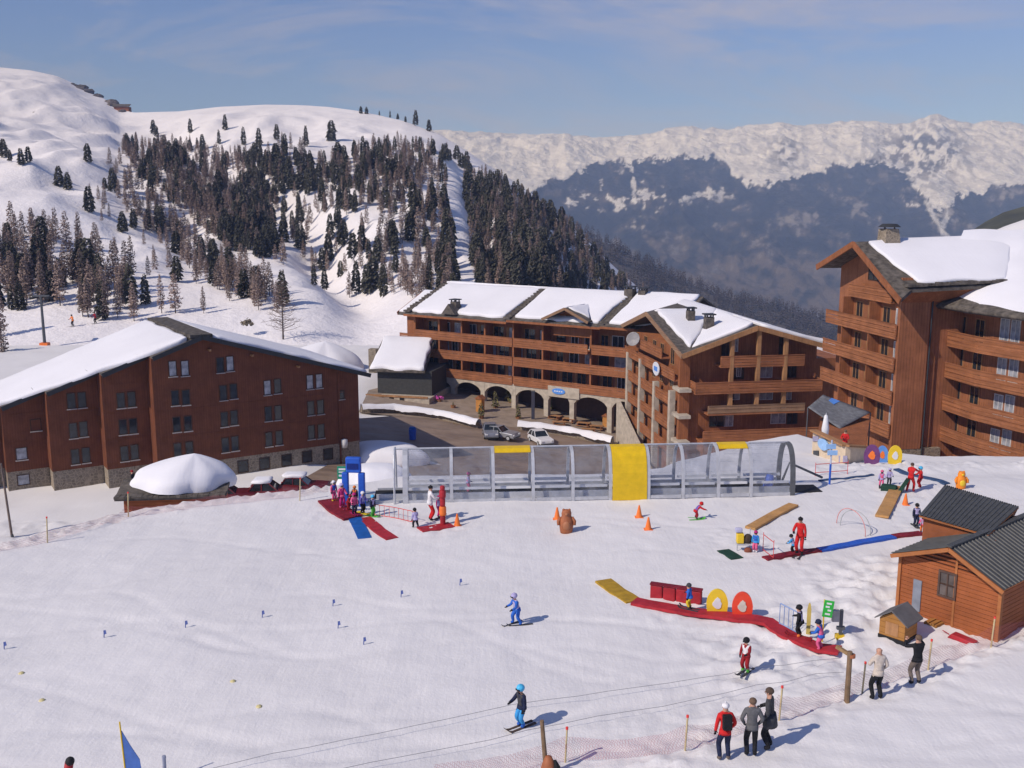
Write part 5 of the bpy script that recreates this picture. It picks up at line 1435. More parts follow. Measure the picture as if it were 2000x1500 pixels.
yb, yf = HD+0.4, -0.4
ribbed((ru_, yf, rz2_), (ru_, yb, rz2_), (pu_, yb, pz_), (pu_, yf, pz_), 24, 'roof', ROOF_METAL, hut)
ribbed((lu_, yb, lz_), (lu_, yf, lz_), (pu_, yf, pz_), (pu_, yb, pz_), 24, 'roof', ROOF_METAL, hut)
m = MB(); m.bar((pu_, yf-0.03, pz_+0.03), (pu_, yb, pz_+0.03), 0.22, 0.06); m.build('ridge_cap', ROOF_METAL, hut)
for s_, (uu, zz_) in enumerate(((lu_, lz_), (ru_, rz2_))):
    m = MB(); m.bar((pu_, yf-0.02, pz_-0.10), (uu, yf-0.02, zz_-0.10), 0.04, 0.14); m.build('barge_board', HUTTRIM, hut)
# rear hut with plain grey roof
q1, q2 = at(1845, 947, 39.5), at(1795, 1006, 36.6)
rear = thing('rear_hut', 'low grey roofed hut standing behind the wooden hut', 'hut', (0,0,0))
r1 = at(1990, 990, 37.0); e1 = at(1930, 1045, 34.6)
ribbed(q2, e1, r1, q1, 18, 'roof', ROOF_METAL, rear, 0.03)
r2 = r1 + Vector((1.2, 2.6, -1.3)); q3 = q1 + Vector((1.2, 2.6, -1.3))
ribbed(r2, q3, q1, r1, 18, 'roof', ROOF_METAL, rear, 0.03)
m = MB(); inn = lambda p, k: Vector((p.x+k*0.25, p.y+0.15, p.z-0.15))
base = [inn(q2, 1), inn(q1, 0.8), inn(q3, 0.2)]
m.prism([Vector((p.x, p.y, p.z)) for p in base] + [Vector((base[2].x, base[2].y, 0-0.3)), Vector((base[0].x, base[0].y, -0.3))], (r1-q1)*0.92); m.build('wall', plain('rear_wall_wood',(0.25,0.08,0.03),0.8), rear)
rear.location = (0,0,0)
# wooden chest with sloping lid
k1, k2 = on_ground(1716, 1243), on_ground(1765, 1262)
ko, krz, KW = frame2(k1, k2); ko.z = gh(ko.x, ko.y)
ch = thing('wooden_chest', 'small wooden kennel like chest with grey felt roof', 'chest', ko, krz)
KD = 0.95; WOODC = wood_mat('chest_wood', (0.42, 0.20, 0.055), 0.2, 'x', grain=0.2)
m = MB(); m.prism([(0,0,0.12),(KW,0,0.12),(KW,0,0.74),(KW*0.5,0,1.05),(0,0,0.74)], (0,KD,0)); m.build('box', WOODC, ch)
m = MB(); m.box(-0.02,KW+0.02,-0.03,KD,-0.15,0.118); m.build('plinth', BLACK, ch)
for s in (0, 1):
    a = (-0.14, 0.68) if s == 0 else (KW+0.14, 0.68)
    m = MB(); m.prism([(KW*0.5,-0.12,1.10),(a[0],-0.12,a[1]),(a[0],KD+0.12,a[1]),(KW*0.5,KD+0.12,1.10)], (0,0,0.05)); m.build('roof', plain('felt_grey',(0.13,0.125,0.125),0.8), ch)
m = MB(); m.box(KW*0.25,KW*0.75,-0.02,-0.002,0.2,0.66); m.build('hatch', WOOD_POST, ch)
p = on_ground(1872, 1246); e = thing('red_sled', 'red plastic sled lying at the foot of the hut', 'sled', p + Vector((0,-0.25,0)), hrz)
m = MB(); m.prism([(-0.45,-0.2,0.02),(0.45,-0.2,0.02),(0.52,-0.2,0.16),(-0.30,-0.2,0.22)], (0,0.36,0)); m.build('tray', RED, e, bevel=0.04); m = MB(); m.tube([(-0.45,-0.02,0.1),(-0.7,-0.02,0.16)], 0.015, 5); m.build('handle', RED, e)
p = on_ground(1828, 1220); m = MB()
for i in range(5): m.box(-0.3+0.1*i,-0.22+0.1*i,-0.3,0.3,0.0,0.10+0.03*(i%2))
tag(m.build('plank_pile', WOODC, None, loc=p, rz=hrz), 'short boards lying between hut and chest', 'boards')

# ------------------------------------------------------------------ poles, nets, ropes, little markers
BAMBOO = plain('bamboo', (0.55, 0.44, 0.24), 0.6); REDTIP = plain('red_tip', (0.75, 0.06, 0.05), 0.5)
def pole(px, py, h, label, lean=0.0, group='red tipped net poles'):
    p = on_ground(px, py); e = thing('net_pole', label, 'pole', p); t = (math.sin(R(lean))*h, 0, math.cos(R(lean))*h)
    m = MB(); m.tube([(0,0,-0.3), t], 0.028, 6); m.build('cane', BAMBOO, e)
    m = MB(); m.lathe([(0,0),(0.038,0.0),(0.038,0.07),(0,0.08)], t, 8); m.build('tip', REDTIP, e); e['group'] = group; return e
NETP = [(1103,1490,'first red tipped pole beside pulley post'),(1337,1466,'red tipped pole left of red jacketed adult'),(1521,1406,'red tipped pole behind dark grey coated adult'),(1683,1355,'red tipped pole right of the tall wooden post'),(1812,1308,'red tipped pole behind black jacketed adult'),(1935,1262,'red tipped pole farthest right on the net line')]
for x, y, lab in NETP: pole(x, y, 1.0, lab, 3)
for x, y, lab in ((92,1060,'thin pole on the left net line near leaning mast'),(250,1008,'thin pole on the left net line before the shed'),(585,978,'thin pale pole beside the parked cars')): pole(x, y, 1.15, lab, 4, 'thin poles of the left net')
def net_mat():
    m, nt, b = _new('safety_net'); co = _coords(nt)
    b.inputs['Base Color'].default_value = (0.62, 0.16, 0.17, 1); b.inputs['Roughness'].default_value = 0.8
    tr = nt.nodes.new('ShaderNodeBsdfTransparent'); mx = nt.nodes.new('ShaderNodeMixShader')
    mp = nt.nodes.new('ShaderNodeMapping'); mp.inputs['Rotation'].default_value = (R(45),R(20),R(45)); nt.links.new(co, mp.inputs[0])
    ck = nt.nodes.new('ShaderNodeTexBrick'); ck.offset = 0; ck.inputs['Scale'].default_value = 9; ck.inputs['Mortar Size'].default_value = 0.06
    ck.inputs['Brick Width'].default_value = 0.5; ck.inputs['Row Height'].default_value = 0.5
    nt.links.new(mp.outputs[0], ck.inputs['Vector'])
    nt.links.new(_ramp(nt, ck.outputs['Fac'], [(0.0,(0.05,)*3),(1.0,(0.40,)*3)]), mx.inputs[0])
    nt.links.new(tr.outputs[0], mx.inputs[1]); nt.links.new(b.outputs[0], mx.inputs[2]); nt.links.new(mx.outputs[0], nt.nodes['Material Output'].inputs[0]); return m
NET = net_mat()
def net(label, pts, h, name='safety_net'):
    P = [on_ground(*p) for p in pts]; m = MB(); vs = []; fs = []
    Q = []
    for a, b in zip(P[:-1], P[1:]):
        n = max(2, int((b-a).length/0.5)); Q += [(a.lerp(b, i/n), math.sin(math.pi*i/n)) for i in range(n)]
    Q.append((P[-1], 0))
    for (p, sg) in Q:
        z = gh(p.x, p.y)
        for k in range(4): vs.append((p.x + 0.04*math.sin(p.x*5+k), p.y + 0.05*math.cos(p.x*4+k*2), z + 0.02 + (h-0.18*sg)*k/3))
    for i in range(len(Q)-1):
        for k in range(3): fs.append((4*i+k, 4*i+4+k, 4*i+5+k, 4*i+1+k))
    m.add(vs, fs); o = m.build(name, NET, None, smooth=True, fix=False); return tag(o, label, 'net')
net('pinkish red safety net strung behind the standing adults', [(850,1545)]+[(x, y) for x, y, _ in NETP]+[(2060,1215)], 0.75)
net('faded pink safety net along the left brow of the slope', [(-60,1092),(92,1060),(250,1010),(420,988),(585,972),(640,962)], 0.55)
p = on_ground(1654, 1369); e = thing('wooden_post', 'tall brown wooden post on the net line', 'post', p)
m = MB(); m.tube([(0,0,-0.3),(0,0,1.62)], [0.09,0.075], 9); m.build('post', plain('old_post',(0.20,0.13,0.075),0.85,0.3), e); m = MB(); m.bar((0.02,0.0,1.5),(-0.3,0.35,1.62),0.1,0.1); m.build('arm', plain('old_post2',(0.30,0.19,0.09),0.85,0.3), e)
m = MB(); m.lathe([(0,-0.05),(0.11,-0.05),(0.11,0.05),(0,0.05)], (0.06,0,1.48), 12); m.build('pulley', BROWN, e)
p = gz(1068, 1512, 0.0); p.z = gh(p.x, p.y); e = thing('pulley_post', 'leaning wooden tow post with dark wheel at bottom edge', 'post', p)
m = MB(); m.tube([(0.02,0,-0.3),(-0.14,0.05,1.62)], [0.075,0.055], 9); m.build('post', plain('old_post',(0.2,0.13,0.075)), e)
m = MB(); m.lathe([(0,0.1),(0.20,0.12),(0.24,0.2),(0.18,0.45),(0.09,0.66),(0,0.68)], (0.04,-0.1,0), 12); m.build('hood', BROWN, e, smooth=True)
m = MB(); m.tube([(0.16,-0.2,0.25),(0.24,-0.12,0.4),(0.2,-0.1,0.55)], [0.13,0.12,0.05], 10); m.build('wheel', BLACK, e)
ROPE = plain('rope', (0.22,0.22,0.23), 0.8)
def rope(label, pts, up, r=0.007):
    P = [gz(*p) for p in pts]; Q = []
    for a, b in zip(P[:-1], P[1:]):
        n = max(2, int((b-a).length/1.0)); Q += [a.lerp(b, i/n) for i in range(n)]
    Q.append(P[-1]); m = MB(); m.tube([(q.x, q.y, gh(q.x,q.y)+up) for q in Q], r, 5); tag(m.build('tow_rope', ROPE, None), label, 'rope', 'tow ropes low over the snow')
rope('upper tow rope running just above the snow', [(380,1520),(1000,1391),(1640,1292)], 0.22)
rope('lower tow rope running to the wooden post', [(640,1520),(1030,1436),(1648,1318)], 0.2)
p = on_ground(24, 1049); e = thing('leaning_mast', 'grey brown mast leaning at the left edge', 'mast', p)
tp = at(2, 905, p.y+0.2); m = MB(); m.tube([(0,0,-0.3), tp-p], [0.10,0.075], 9); m.build('mast', plain('mast_wood',(0.16,0.12,0.10),0.8,0.3), e)
m = MB(); m.lathe([(0,0),(0.12,0),(0.12,0.25),(0,0.25)], (0,0,-0.05), 10); m.build('foot_collar', ALU_D, e)
MB_BLUE = plain('marker_blue', (0.10,0.14,0.36), 0.6); MB_YEL = plain('marker_yellow', (0.60,0.52,0.26), 0.6)
mm = MB(); mm.tube([(0,0,-0.05),(0.02,0,0.26)], 0.018, 5); mm.prism([(0.0,-0.01,0.1),(0.10,-0.01,0.14),(0.08,-0.01,0.28),(0.0,-0.01,0.26)], (0,0.02,0)); MKB = mm.mesh('marker'); MKB.materials.append(MB_BLUE)
mm = MB(); mm.lathe([(0,0),(0.10,0.0),(0.08,0.03),(0.02,0.06),(0,0.065)], (0,0,0), 10); MKY = mm.mesh('marker_disc'); MKY.materials.append(MB_YEL)
order = ['first','second','third','fourth','fifth','sixth','seventh']
for i, (x, y) in enumerate(((8,1268),(203,1245),(362,1226),(512,1206),(650,1184),(783,1166),(898,1143))):
    o = link('slalom_marker', MKB, None); o.location = on_ground(x, y); tag(o, f'{order[i]} small blue slalom marker from the left edge', 'marker', 'small blue slalom markers')
for x, y, lab in ((660,1227,'small blue marker of the inner pair, nearer the tunnel'),(710,1259,'small blue marker of the inner pair, nearer the skiers')):
    o = link('slalom_marker', MKB, None); o.location = on_ground(x, y); tag(o, lab, 'marker', 'small blue slalom markers')
for x, y, lab in ((42,1315,'pale yellow marker disc nearest the left edge'),(82,1368,'pale yellow marker disc left of blue flag'),(455,1331,'pale yellow marker disc on open snow, upper one'),(506,1380,'pale yellow marker disc on open snow, lower one')):
    o = link('marker_disc', MKY, None); o.location = on_ground(x, y); tag(o, lab, 'marker', 'pale yellow marker discs')
# blue flag, red pad and grey pole at the bottom edge
p = gz(250, 1545, 0); p.z = gh(p.x, p.y); e = thing('feather_flag', 'blue pointed flag with yellow tip at the bottom edge', 'flag', p)
m = MB(); m.tube([(0,0,-0.2),(-0.08,0,2.0)], 0.02, 6); m.build('pole', YELLOW, e)
m = MB(); m.prism([(-0.03,0,0.25),(0.42,0,0.25),(0.36,0,0.95),(0.14,0,1.35),(-0.05,0,1.75)], (0,0.02,0)); m.build('cloth', plain('flag_blue',(0.07,0.15,0.42),0.7), e)
p = gz(140, 1535, 0); p.z = gh(p.x,p.y); e = thing('padded_stake', 'red padded stake leaning at the bottom left edge', 'stake', p)
m = MB(); m.tube([(-0.2,0,-0.1),(0.0,0,0.72)], 0.11, 10); m.build('pad', RED, e, smooth=True); m = MB(); m.ball((0.02,-0.02,0.74), 0.12); m.build('cap', BLACK, e, smooth=True)
p = gz(323, 1530, 0); p.z = gh(p.x,p.y); m = MB(); m.tube([(0,0,-0.2),(0.01,0,0.78)], 0.05, 8); m.lathe([(0,0),(0.06,0),(0.05,0.05),(0,0.06)], (0.01,0,0.78), 8); tag(m.build('stake', plain('stake_grey',(0.28,0.30,0.38),0.7), None, loc=p), 'short grey stake right of the blue flag', 'stake')
# ================================================================== PEOPLE
_cm = {}
def cloth(c, rough=0.75):
    k = tuple(round(x, 3) for x in c)
    if k not in _cm: _cm[k] = plain('cloth_%d' % len(_cm), c, rough, 0.22, 9.0, spec=0.2, relief=0.6)
    return _cm[k]
C = dict(red=(0.55,0.02,0.02), dred=(0.28,0.015,0.02), black=(0.014,0.014,0.016), grey=(0.115,0.115,0.12), dgrey=(0.055,0.055,0.06), cream=(0.58,0.50,0.42), white=(0.74,0.72,0.72),
         blue=(0.03,0.13,0.50), sky=(0.05,0.30,0.62), navy=(0.016,0.022,0.055), pink=(0.70,0.12,0.25), magenta=(0.45,0.02,0.16), lilac=(0.42,0.38,0.60), purple=(0.16,0.12,0.42), yellow=(0.70,0.52,0.03),
         green=(0.10,0.45,0.06), orange=(0.80,0.22,0.05), brown=(0.09,0.06,0.045), taupe=(0.15,0.12,0.10), teal=(0.05,0.40,0.55), skin=(0.52,0.29,0.20), hair=(0.14,0.09,0.06), cyan=(0.08,0.45,0.72))
def ik(hip, ank, l1, l2, fwd):
    d = ank-hip; L = min(d.length, (l1+l2)*0.995); u = d.normalized()
    a = (l1*l1-l2*l2+L*L)/(2*L); h = math.sqrt(max(0.0, l1*l1-a*a)); f = (fwd - u*fwd.dot(u)).normalized()
    return hip + u*a + f*h
def v3(*a): return Vector(a)
ARMS = {   # upper-arm and forearm directions for (right) side; x is mirrored for the left
    'down': ((0.22,0.02,-1),(0.08,0.22,-1)), 'fwd': ((0.30,0.35,-0.9),(0.0,0.95,-0.25)), 'out': ((0.85,0.2,-0.35),(0.8,0.45,0.0)), 'pocket': ((0.42,-0.12,-0.9),(-0.35,0.5,-0.75)),
    'face': ((0.55,0.65,-0.35),(-0.45,0.45,0.8)), 'hold': ((0.25,0.55,-0.8),(-0.25,0.9,-0.1)), 'poles': ((0.40,0.25,-0.85),(0.15,0.85,-0.4)), 'fold': ((0.35,0.3,-0.9),(-0.75,0.6,0.0)), 'reach': ((0.2,0.85,-0.45),(0.05,0.95,-0.3))}
PEOPLE = []
def person(label, pos, rz, H, jacket, pants, head=('helmet','black'), arms=('down','down'), lean=6, crouch=0.0, stance=0.06, kid=False, skis=None, bib=None, boots='dgrey', gloves='black', pack=None, coat=False, stagger=0.0, skin='skin', group=None, ski_yaw=0.0, name='person'):
    PEOPLE.append(dict(locals()))
def skeleton(s):
    H = s['H']; kid = s['kid']; hz = (0.46 if kid else 0.505)*(1-0.5*s['crouch'])
    fat = 1.22 if kid else 1.0
    V = []; E = []; Rr = []; Z = []
    def add(p, r, zone, par=None):
        V.append(Vector(p)*H); Rr.append((r[0]*H, r[1]*H) if isinstance(r, tuple) else (r*H, r*H)); Z.append(zone)
        if par is not None: E.append((par, len(V)-1))
        return len(V)-1
    la = R(s['lean']); up = v3(0, math.sin(la), math.cos(la)); fw = v3(0, math.cos(la), -math.sin(la))
    pel = v3(0, -0.06*s['crouch'], hz+0.02)
    tl = 0.30 if not kid else 0.29
    i0 = add(pel, (0.078*fat, 0.062*fat), 'hip')
    i1 = add(pel+up*tl*0.42, (0.076*fat, 0.060*fat), 'torso', i0)
    i2 = add(pel+up*tl*0.82, (0.088*fat, 0.064*fat), 'torso', i1)
    hd = 0.068 if not kid else 0.088
    up2 = (up*0.7+v3(0,0.05,1)*0.5).normalized()
    nk = pel+up*(tl+0.035); i3 = add(nk, 0.036*fat, 'neck', i2)
    hc = nk+up2*(hd*1.05); i4 = add(hc, (hd*0.80, hd*0.92), 'head', i3); i5 = add(hc+up2*hd*0.72, (hd*0.62, hd*0.72), 'head', i4)
    s['_head'] = (hc*H, up2, hd*H); s['_chest'] = ((pel+up*tl*0.6)*H, up, fw)
    sh = pel+up*tl*0.93; hands = []
    for k, sx in enumerate((1, -1)):
        a, f = ARMS[s['arms'][k]]; a = v3(a[0]*sx, a[1], a[2]).normalized(); f = v3(f[0]*sx, f[1], f[2]).normalized()
        p0 = sh + v3(sx*0.098*(1.0 if not kid else 1.08), 0, 0); j = add(p0, 0.046*fat, 'torso', i2)
        p1 = p0+a*0.165; j = add(p1, 0.036*fat, 'arm', j); p2 = p1+f*0.125; j = add(p2, 0.029*fat, 'arm', j)
        p3 = p2+f*0.045; j = add(p3, (0.030*fat, 0.022*fat), 'hand', j); hands.append((p3*H, f, sx))
    s['_hands'] = hands; feet = []
    for k, sx in enumerate((1, -1)):
        hp = pel+v3(sx*0.052, 0, -0.03); st = s['stance']; ank = v3(sx*st, (0.03-0.02)*1 + s['stagger']*sx - 0.02, 0.055)
        kn = ik(hp, ank, hz*0.50, hz*0.47, v3(0.12*sx, 1, 0.1))
        j = add(hp, 0.064*fat, 'leg', i0); j = add(kn, 0.047*fat, 'leg', j); j = add(ank, 0.038*fat, 'boot', j); t = ank+v3(sx*0.012, 0.085, -0.018); j = add(t, (0.036*fat, 0.030*fat), 'boot', j); feet.append(ank*H)
    s['_feet'] = feet
    return V, E, Rr, Z
def raise_people():
    tmp = []
    for s in PEOPLE:
        V, E, Rr, Z = skeleton(s)
        me = bpy.data.meshes.new('person'); me.from_pydata([tuple(v) for v in V], E, [])
        o = bpy.data.objects.new('tmp', me); COL.objects.link(o)
        me.skin_vertices.new() if hasattr(me.skin_vertices, 'new') and not me.skin_vertices else None
        sk = o.modifiers.new('skin', 'SKIN')
        if not me.skin_vertices: pass
        tmp.append((o, s, V, E, Rr, Z))
    bpy.context.view_layer.update()
    for o, s, V, E, Rr, Z in tmp:
        bm = bmesh.new(); bm.from_mesh(o.data); lay = bm.verts.layers.skin.verify(); bm.verts.ensure_lookup_table()
        for i, v in enumerate(bm.verts):
            v[lay].radius = Rr[i]; v[lay].use_root = (i == 0)
        bm.to_mesh(o.data); bm.free()
        ss = o.modifiers.new('sub', 'SUBSURF'); ss.levels = 1; ss.render_levels = 1
    dg = bpy.context.evaluated_depsgraph_get(); dg.update()
    for o, s, V, E, Rr, Z in tmp:
        me = bpy.data.meshes.new_from_object(o.evaluated_get(dg)); me.name = 'person'
        s['_me'] = me
    for o, *_ in tmp:
        d = o.data; bpy.data.objects.remove(o); bpy.data.meshes.remove(d)
    for (_, s, V, E, Rr, Z) in tmp:
        me = s['_me']; H = s['H']
        cols = [s['jacket'], s['pants'], s['boots'], s['gloves'], s['skin'], s['bib'] or s['jacket']]
        me.materials.clear()
        for c in cols: me.materials.append(cloth(C[c]))
        zi = {'torso':0,'arm':0,'neck':0,'hip':1,'leg':1,'boot':2,'hand':3,'head':4}
        segs_ = [(V[a], V[b], Z[b] if Z[b] != 'torso' or Z[a] != 'hip' else 'torso') for a, b in E]
        idx = []
        for p in me.polygons:
            c = p.center; best = 1e9; zn = 'torso'; tt = 0
            for a, b, z in segs_:
                d = b-a; t = max(0, min(1, (c-a).dot(d)/d.length_squared)); q = (c-a-d*t).length
                if q < best: best = q; zn = z; tt = t
            k = zi[zn]
            if zn == 'boot' and c.z > 0.10*H: k = 1
            if zn == 'torso' and s['bib'] and abs(c.x) < 0.10*H: k = 5
            if s['coat'] and zn == 'leg' and c.z > 0.36*H: k = 0
            if zn == 'leg' and c.z > 0.475*H*(1-0.5*s['crouch']) : k = 0
            idx.append(k)
        me.polygons.foreach_set('material_index', idx); me.polygons.foreach_set('use_smooth', [True]*len(idx))
        root = bpy.data.objects.new(s['name'], me); COL.objects.link(root)
        root.location = Vector(s['pos']) + Vector((0, 0, 0.03 if s['skis'] else 0.0)); root.rotation_euler = (0, 0, R(s['rz']))
        tag(root, s['label'], 'person', s['group'])
        hc, up, hd = s['_head']; M = up.to_track_quat('Z', 'Y').to_matrix()
        fwd = M @ Vector((0, 1, 0)); fwd = fwd if fwd.y > 0 else -fwd
        kind, hcol = s['head']; m = MB()
        side = Vector((1, 0, 0))
        if kind == 'helmet':
            m.ball(hc+up*hd*0.30-fwd*hd*0.08, (hd*1.02, hd*1.12, hd*0.98), 12, 8); m.build('helmet', cloth(C[hcol], 0.35), root, smooth=True)
            g = MB(); g.bar(hc+fwd*hd*0.86+up*hd*0.12-side*hd*0.66, hc+fwd*hd*0.86+up*hd*0.12+side*hd*0.66, hd*0.34, hd*0.42); g.build('goggles', cloth(C['black'], 0.2), root)
        elif kind == 'hat':
            m.ball(hc+up*hd*0.42-fwd*hd*0.05, (hd*0.94, hd*1.02, hd*0.72), 12, 8); m.ball(hc+up*hd*1.2, hd*0.25, 8, 6); m.build('hat', cloth(C[hcol]), root, smooth=True)
        elif kind == 'hair':
            m.ball(hc+up*hd*0.34-fwd*hd*0.16, (hd*0.92, hd*0.98, hd*0.82), 12, 8); m.build('hair', cloth(C[hcol]), root, smooth=True)
        if kind != 'helmet':
            f = MB()
            for sx in (-1, 1): f.ball(hc+fwd*hd*0.84+up*hd*0.12+side*sx*hd*0.32, hd*0.10, 6, 5)
            f.bar(hc+fwd*hd*0.86-up*hd*0.42-side*hd*0.2, hc+fwd*hd*0.86-up*hd*0.42+side*hd*0.2, hd*0.06, hd*0.06); f.build('eyes_and_mouth', cloth(C['brown']), root, smooth=True)
        f = MB(); f.ball(hc+fwd*hd*0.90-up*hd*0.08, (hd*0.12, hd*0.16, hd*0.2), 6, 5)
        for sx in (-1, 1): f.ball(hc+side*sx*hd*0.80, (hd*0.08, hd*0.16, hd*0.24), 6, 5)
        f.build('nose_and_ears', cloth(C['skin']), root, smooth=True)
        # fingers: four and a thumb, slightly curled
        for (hp, d, sx) in s['_hands']:
            f = MB(); q = d.to_track_quat('Y', 'Z').to_matrix()
            for i, L_ in enumerate((0.85, 1.0, 0.95, 0.75)):
                b0 = hp + q @ Vector((sx*(-0.018+0.012*i)*H, 0.004*H, 0)); f.tube([b0, b0+q @ Vector((0, 0.022*H*L_, -0.004*H)), b0+q @ Vector((0, 0.036*H*L_, -0.014*H))], [0.007*H, 0.0065*H, 0.005*H], 5)
            b0 = hp + q @ Vector((-sx*0.022*H, -0.012*H, 0)); f.tube([b0, b0+q @ Vector((-sx*0.016*H, 0.014*H, -0.006*H)), b0+q @ Vector((-sx*0.014*H, 0.028*H, -0.012*H))], [0.0085*H, 0.0075*H, 0.006*H], 5)
            f.build('fingers', cloth(C[s['gloves']]), root, smooth=True)
        if s['pack']:
            c, u_, fw = s['_chest']; p = MB(); p.obox(c-fw*0.115*H+u_*0.02*H, (0.075*H, 0.05*H, 0.125*H), Matrix((Vector((1,0,0)), fw, u_)).transposed()); b = p.build('backpack', cloth(C[s['pack']]), root, bevel=0.03)
        if s['coat']:
            p = MB(); n = 14; hz = 0.505*H
            p.lathe([(0.105*H, 0.60*H),(0.125*H, 0.52*H),(0.145*H, 0.40*H),(0.140*H, 0.40*H),(0.10*H, 0.5*H)], (0,0.01*H,0), n, 1, 0.78); p.build('coat_skirt', cloth(C[s['jacket']]), root, smooth=True)
        else:
            p = MB(); fa = 1.2 if s['kid'] else 1.0; z0 = (0.46 if s['kid'] else 0.505)*(1-0.5*s['crouch'])*H
            p.lathe([(0.090*H*fa, z0+0.07*H),(0.102*H*fa, z0+0.02*H),(0.104*H*fa, z0-0.02*H),(0.094*H*fa, z0-0.02*H),(0.08*H*fa, z0+0.03*H)], (0, -0.06*s['crouch']*H, 0), 14, 1, 0.80); p.build('jacket_hem', cloth(C[s['jacket']]), root, smooth=True)
        if s['skis']:
            for k, ft in enumerate(s['_feet']):
                L_ = H*0.80; p = MB(); w = 0.045
                pts = [(-0.45*L_, 0.0), (0.32*L_, 0.0), (0.44*L_, 0.03), (0.52*L_, 0.10)]; vs = []; fs = []
                for (y, z) in pts: vs += [(-w, y, z), (w, y, z), (w, y, z+0.022), (-w, y, z+0.022)]
                for i in range(3):
                    for j in range(4): fs.append((4*i+j, 4*i+(j+1)%4, 4*i+4+(j+1)%4, 4*i+4+j))
                fs += [(0,3,2,1), (12,13,14,15)]; p.add(vs, fs)
                sk = p.build('ski', cloth(C[s['skis']], 0.4), root); sk.location = (ft.x, ft.y+0.03, -0.022); sk.rotation_euler = (0, 0, R(s['ski_yaw'])*(1 if k == 0 else -1))
def G(px, py): return on_ground(px, py)
# five adults by the net
person('adult in red jacket with black backpack and white hat', G(1414,1486), 4, 1.66, 'red', 'navy', ('hat','white'), ('pocket','down'), 5, pack='black', boots='taupe', stance=0.07)
person('adult in mid grey jacket standing between two others', G(1466,1478), -6, 1.70, 'grey', 'black', ('hair','hair'), ('pocket','pocket'), 4, boots='black', gloves='dgrey')
person('adult in long dark grey coat turned to the left', G(1503,1463), 62, 1.80, 'dgrey', 'black', ('hair','brown'), ('fold','pocket'), 7, coat=True, boots='black')
person('adult in cream jacket and black trousers standing alone', G(1712,1367), 10, 1.72, 'cream', 'black', ('bare','skin'), ('pocket','fold'), 3, boots='black', gloves='cream', stance=0.075)
person('adult in black jacket with hands raised to face', G(1788,1337), 12, 1.66, 'black', 'taupe', ('hair','hair'), ('face','face'), 2, boots='black', gloves='skin', stance=0.075)
# young skiers
person('child skier in blue suit and pinkish vest mid slope', G(1010,1220), 118, 1.26, 'blue', 'blue', ('helmet','lilac'), ('fwd','fwd'), 16, 0.12, 0.10, True, 'dgrey', 'lilac', boots='blue', stagger=0.08, ski_yaw=14)
person('child skier with blue helmet and light blue trousers by tow post', G(1019,1420), 128, 1.34, 'navy', 'sky', ('helmet','cyan'), ('hold','down'), 6, 0.05, 0.06, True, 'brown', 'dgrey', boots='blue')
person('child skier in red suit and white bib below the carpet', G(1456,1313), 140, 1.20, 'dred', 'dred', ('helmet','black'), ('down','hold'), 5, 0.03, 0.07, True, 'dgrey', 'white', boots='green')
person('child in blue jacket and yellow trousers riding the red carpet', G(1347,1196)+Vector((0,0,0.12)), 60, 1.02, 'blue', 'yellow', ('helmet','dgrey'), ('fwd','down'), 10, 0.10, 0.09, True, 'dgrey', boots='dgrey')
person('child in black with pale bib behind the blue grey railing', G(1562,1250)+Vector((0,0,0.10)), 60, 1.18, 'black', 'black', ('helmet','black'), ('fwd','down'), 10, 0.06, 0.07, True, 'dred', 'lilac', boots='orange')
person('child in pink and blue leaning at the carpet entrance', G(1602,1276)+Vector((0,0,0.10)), 50, 1.12, 'blue', 'pink', ('helmet','navy'), ('out','fwd'), 18, 0.12, 0.09, True, 'dgrey', 'pink', boots='pink')
# group on the left carpet
UPc = Vector((0,0,0.09))
grp = 'children on the dark red carpet'
person('child in pink and blue at the back of the carpet', G(652,982)+UPc, -140, 1.10, 'pink', 'pink', ('helmet','white'), ('down','down'), 5, 0, 0.06, True, None, 'blue', boots='yellow', group=grp)
person('child all in magenta pink on the carpet', G(668,996)+UPc, -150, 1.28, 'pink', 'magenta', ('helmet','lilac'), ('down','fwd'), 4, 0, 0.06, True, 'pink', 'magenta', boots='pink', group=grp)
person('child in orange vest in front of the blue portal', G(694,988)+UPc, 170, 1.0, 'navy', 'navy', ('helmet','orange'), ('fwd','down'), 8, 0.05, 0.06, True, None, 'orange', group=grp)
person('child in dark red stooping on the carpet', G(680,1000)+UPc, -120, 0.90, 'dred', 'dred', ('helmet','dred'), ('fwd','fwd'), 30, 0.2, 0.08, True, 'dred', boots='dred', group=grp)
person('child in pink jacket and dark trousers on the carpet', G(692,1008)+UPc, -150, 1.10, 'pink', 'navy', ('helmet','magenta'), ('fwd','down'), 8, 0.04, 0.06, True, 'magenta', boots='black', group=grp)
person('child in lilac vest with white helmet leaving the carpet', G(708,1006)+UPc, -130, 1.12, 'purple', 'black', ('helmet','white'), ('down','fwd'), 8, 0.04, 0.06, True, 'yellow', 'lilac', group=grp)
person('child with cyan helmet and bright green trousers', G(727,1008), -120, 1.08, 'navy', 'green', ('helmet','cyan'), ('down','down'), 8, 0.04, 0.06, True, 'green', 'lilac', boots='green', group=grp)
person('adult in white jacket and bright red trousers by the tunnel', G(840,1017), -70, 1.74, 'white', 'red', ('hat','black'), ('hold','down'), 4, boots='black', gloves='black', stance=0.05, bib='white')
person('child in lilac top and black trousers crouching on snow', G(812,1030), 30, 1.02, 'lilac', 'black', ('helmet','black'), ('fwd','down'), 16, 0.30, 0.12, True, None, 'lilac')
person('child in magenta beside the white jacketed adult', G(858,1012), -30, 1.12, 'magenta', 'magenta', ('helmet','magenta'), ('down','down'), 4, 0, 0.06, True, 'dgrey', 'lilac')
tx = tun.matrix_basis @ Vector((Lt*(912-792)/756.0, 1.1, 0.32))
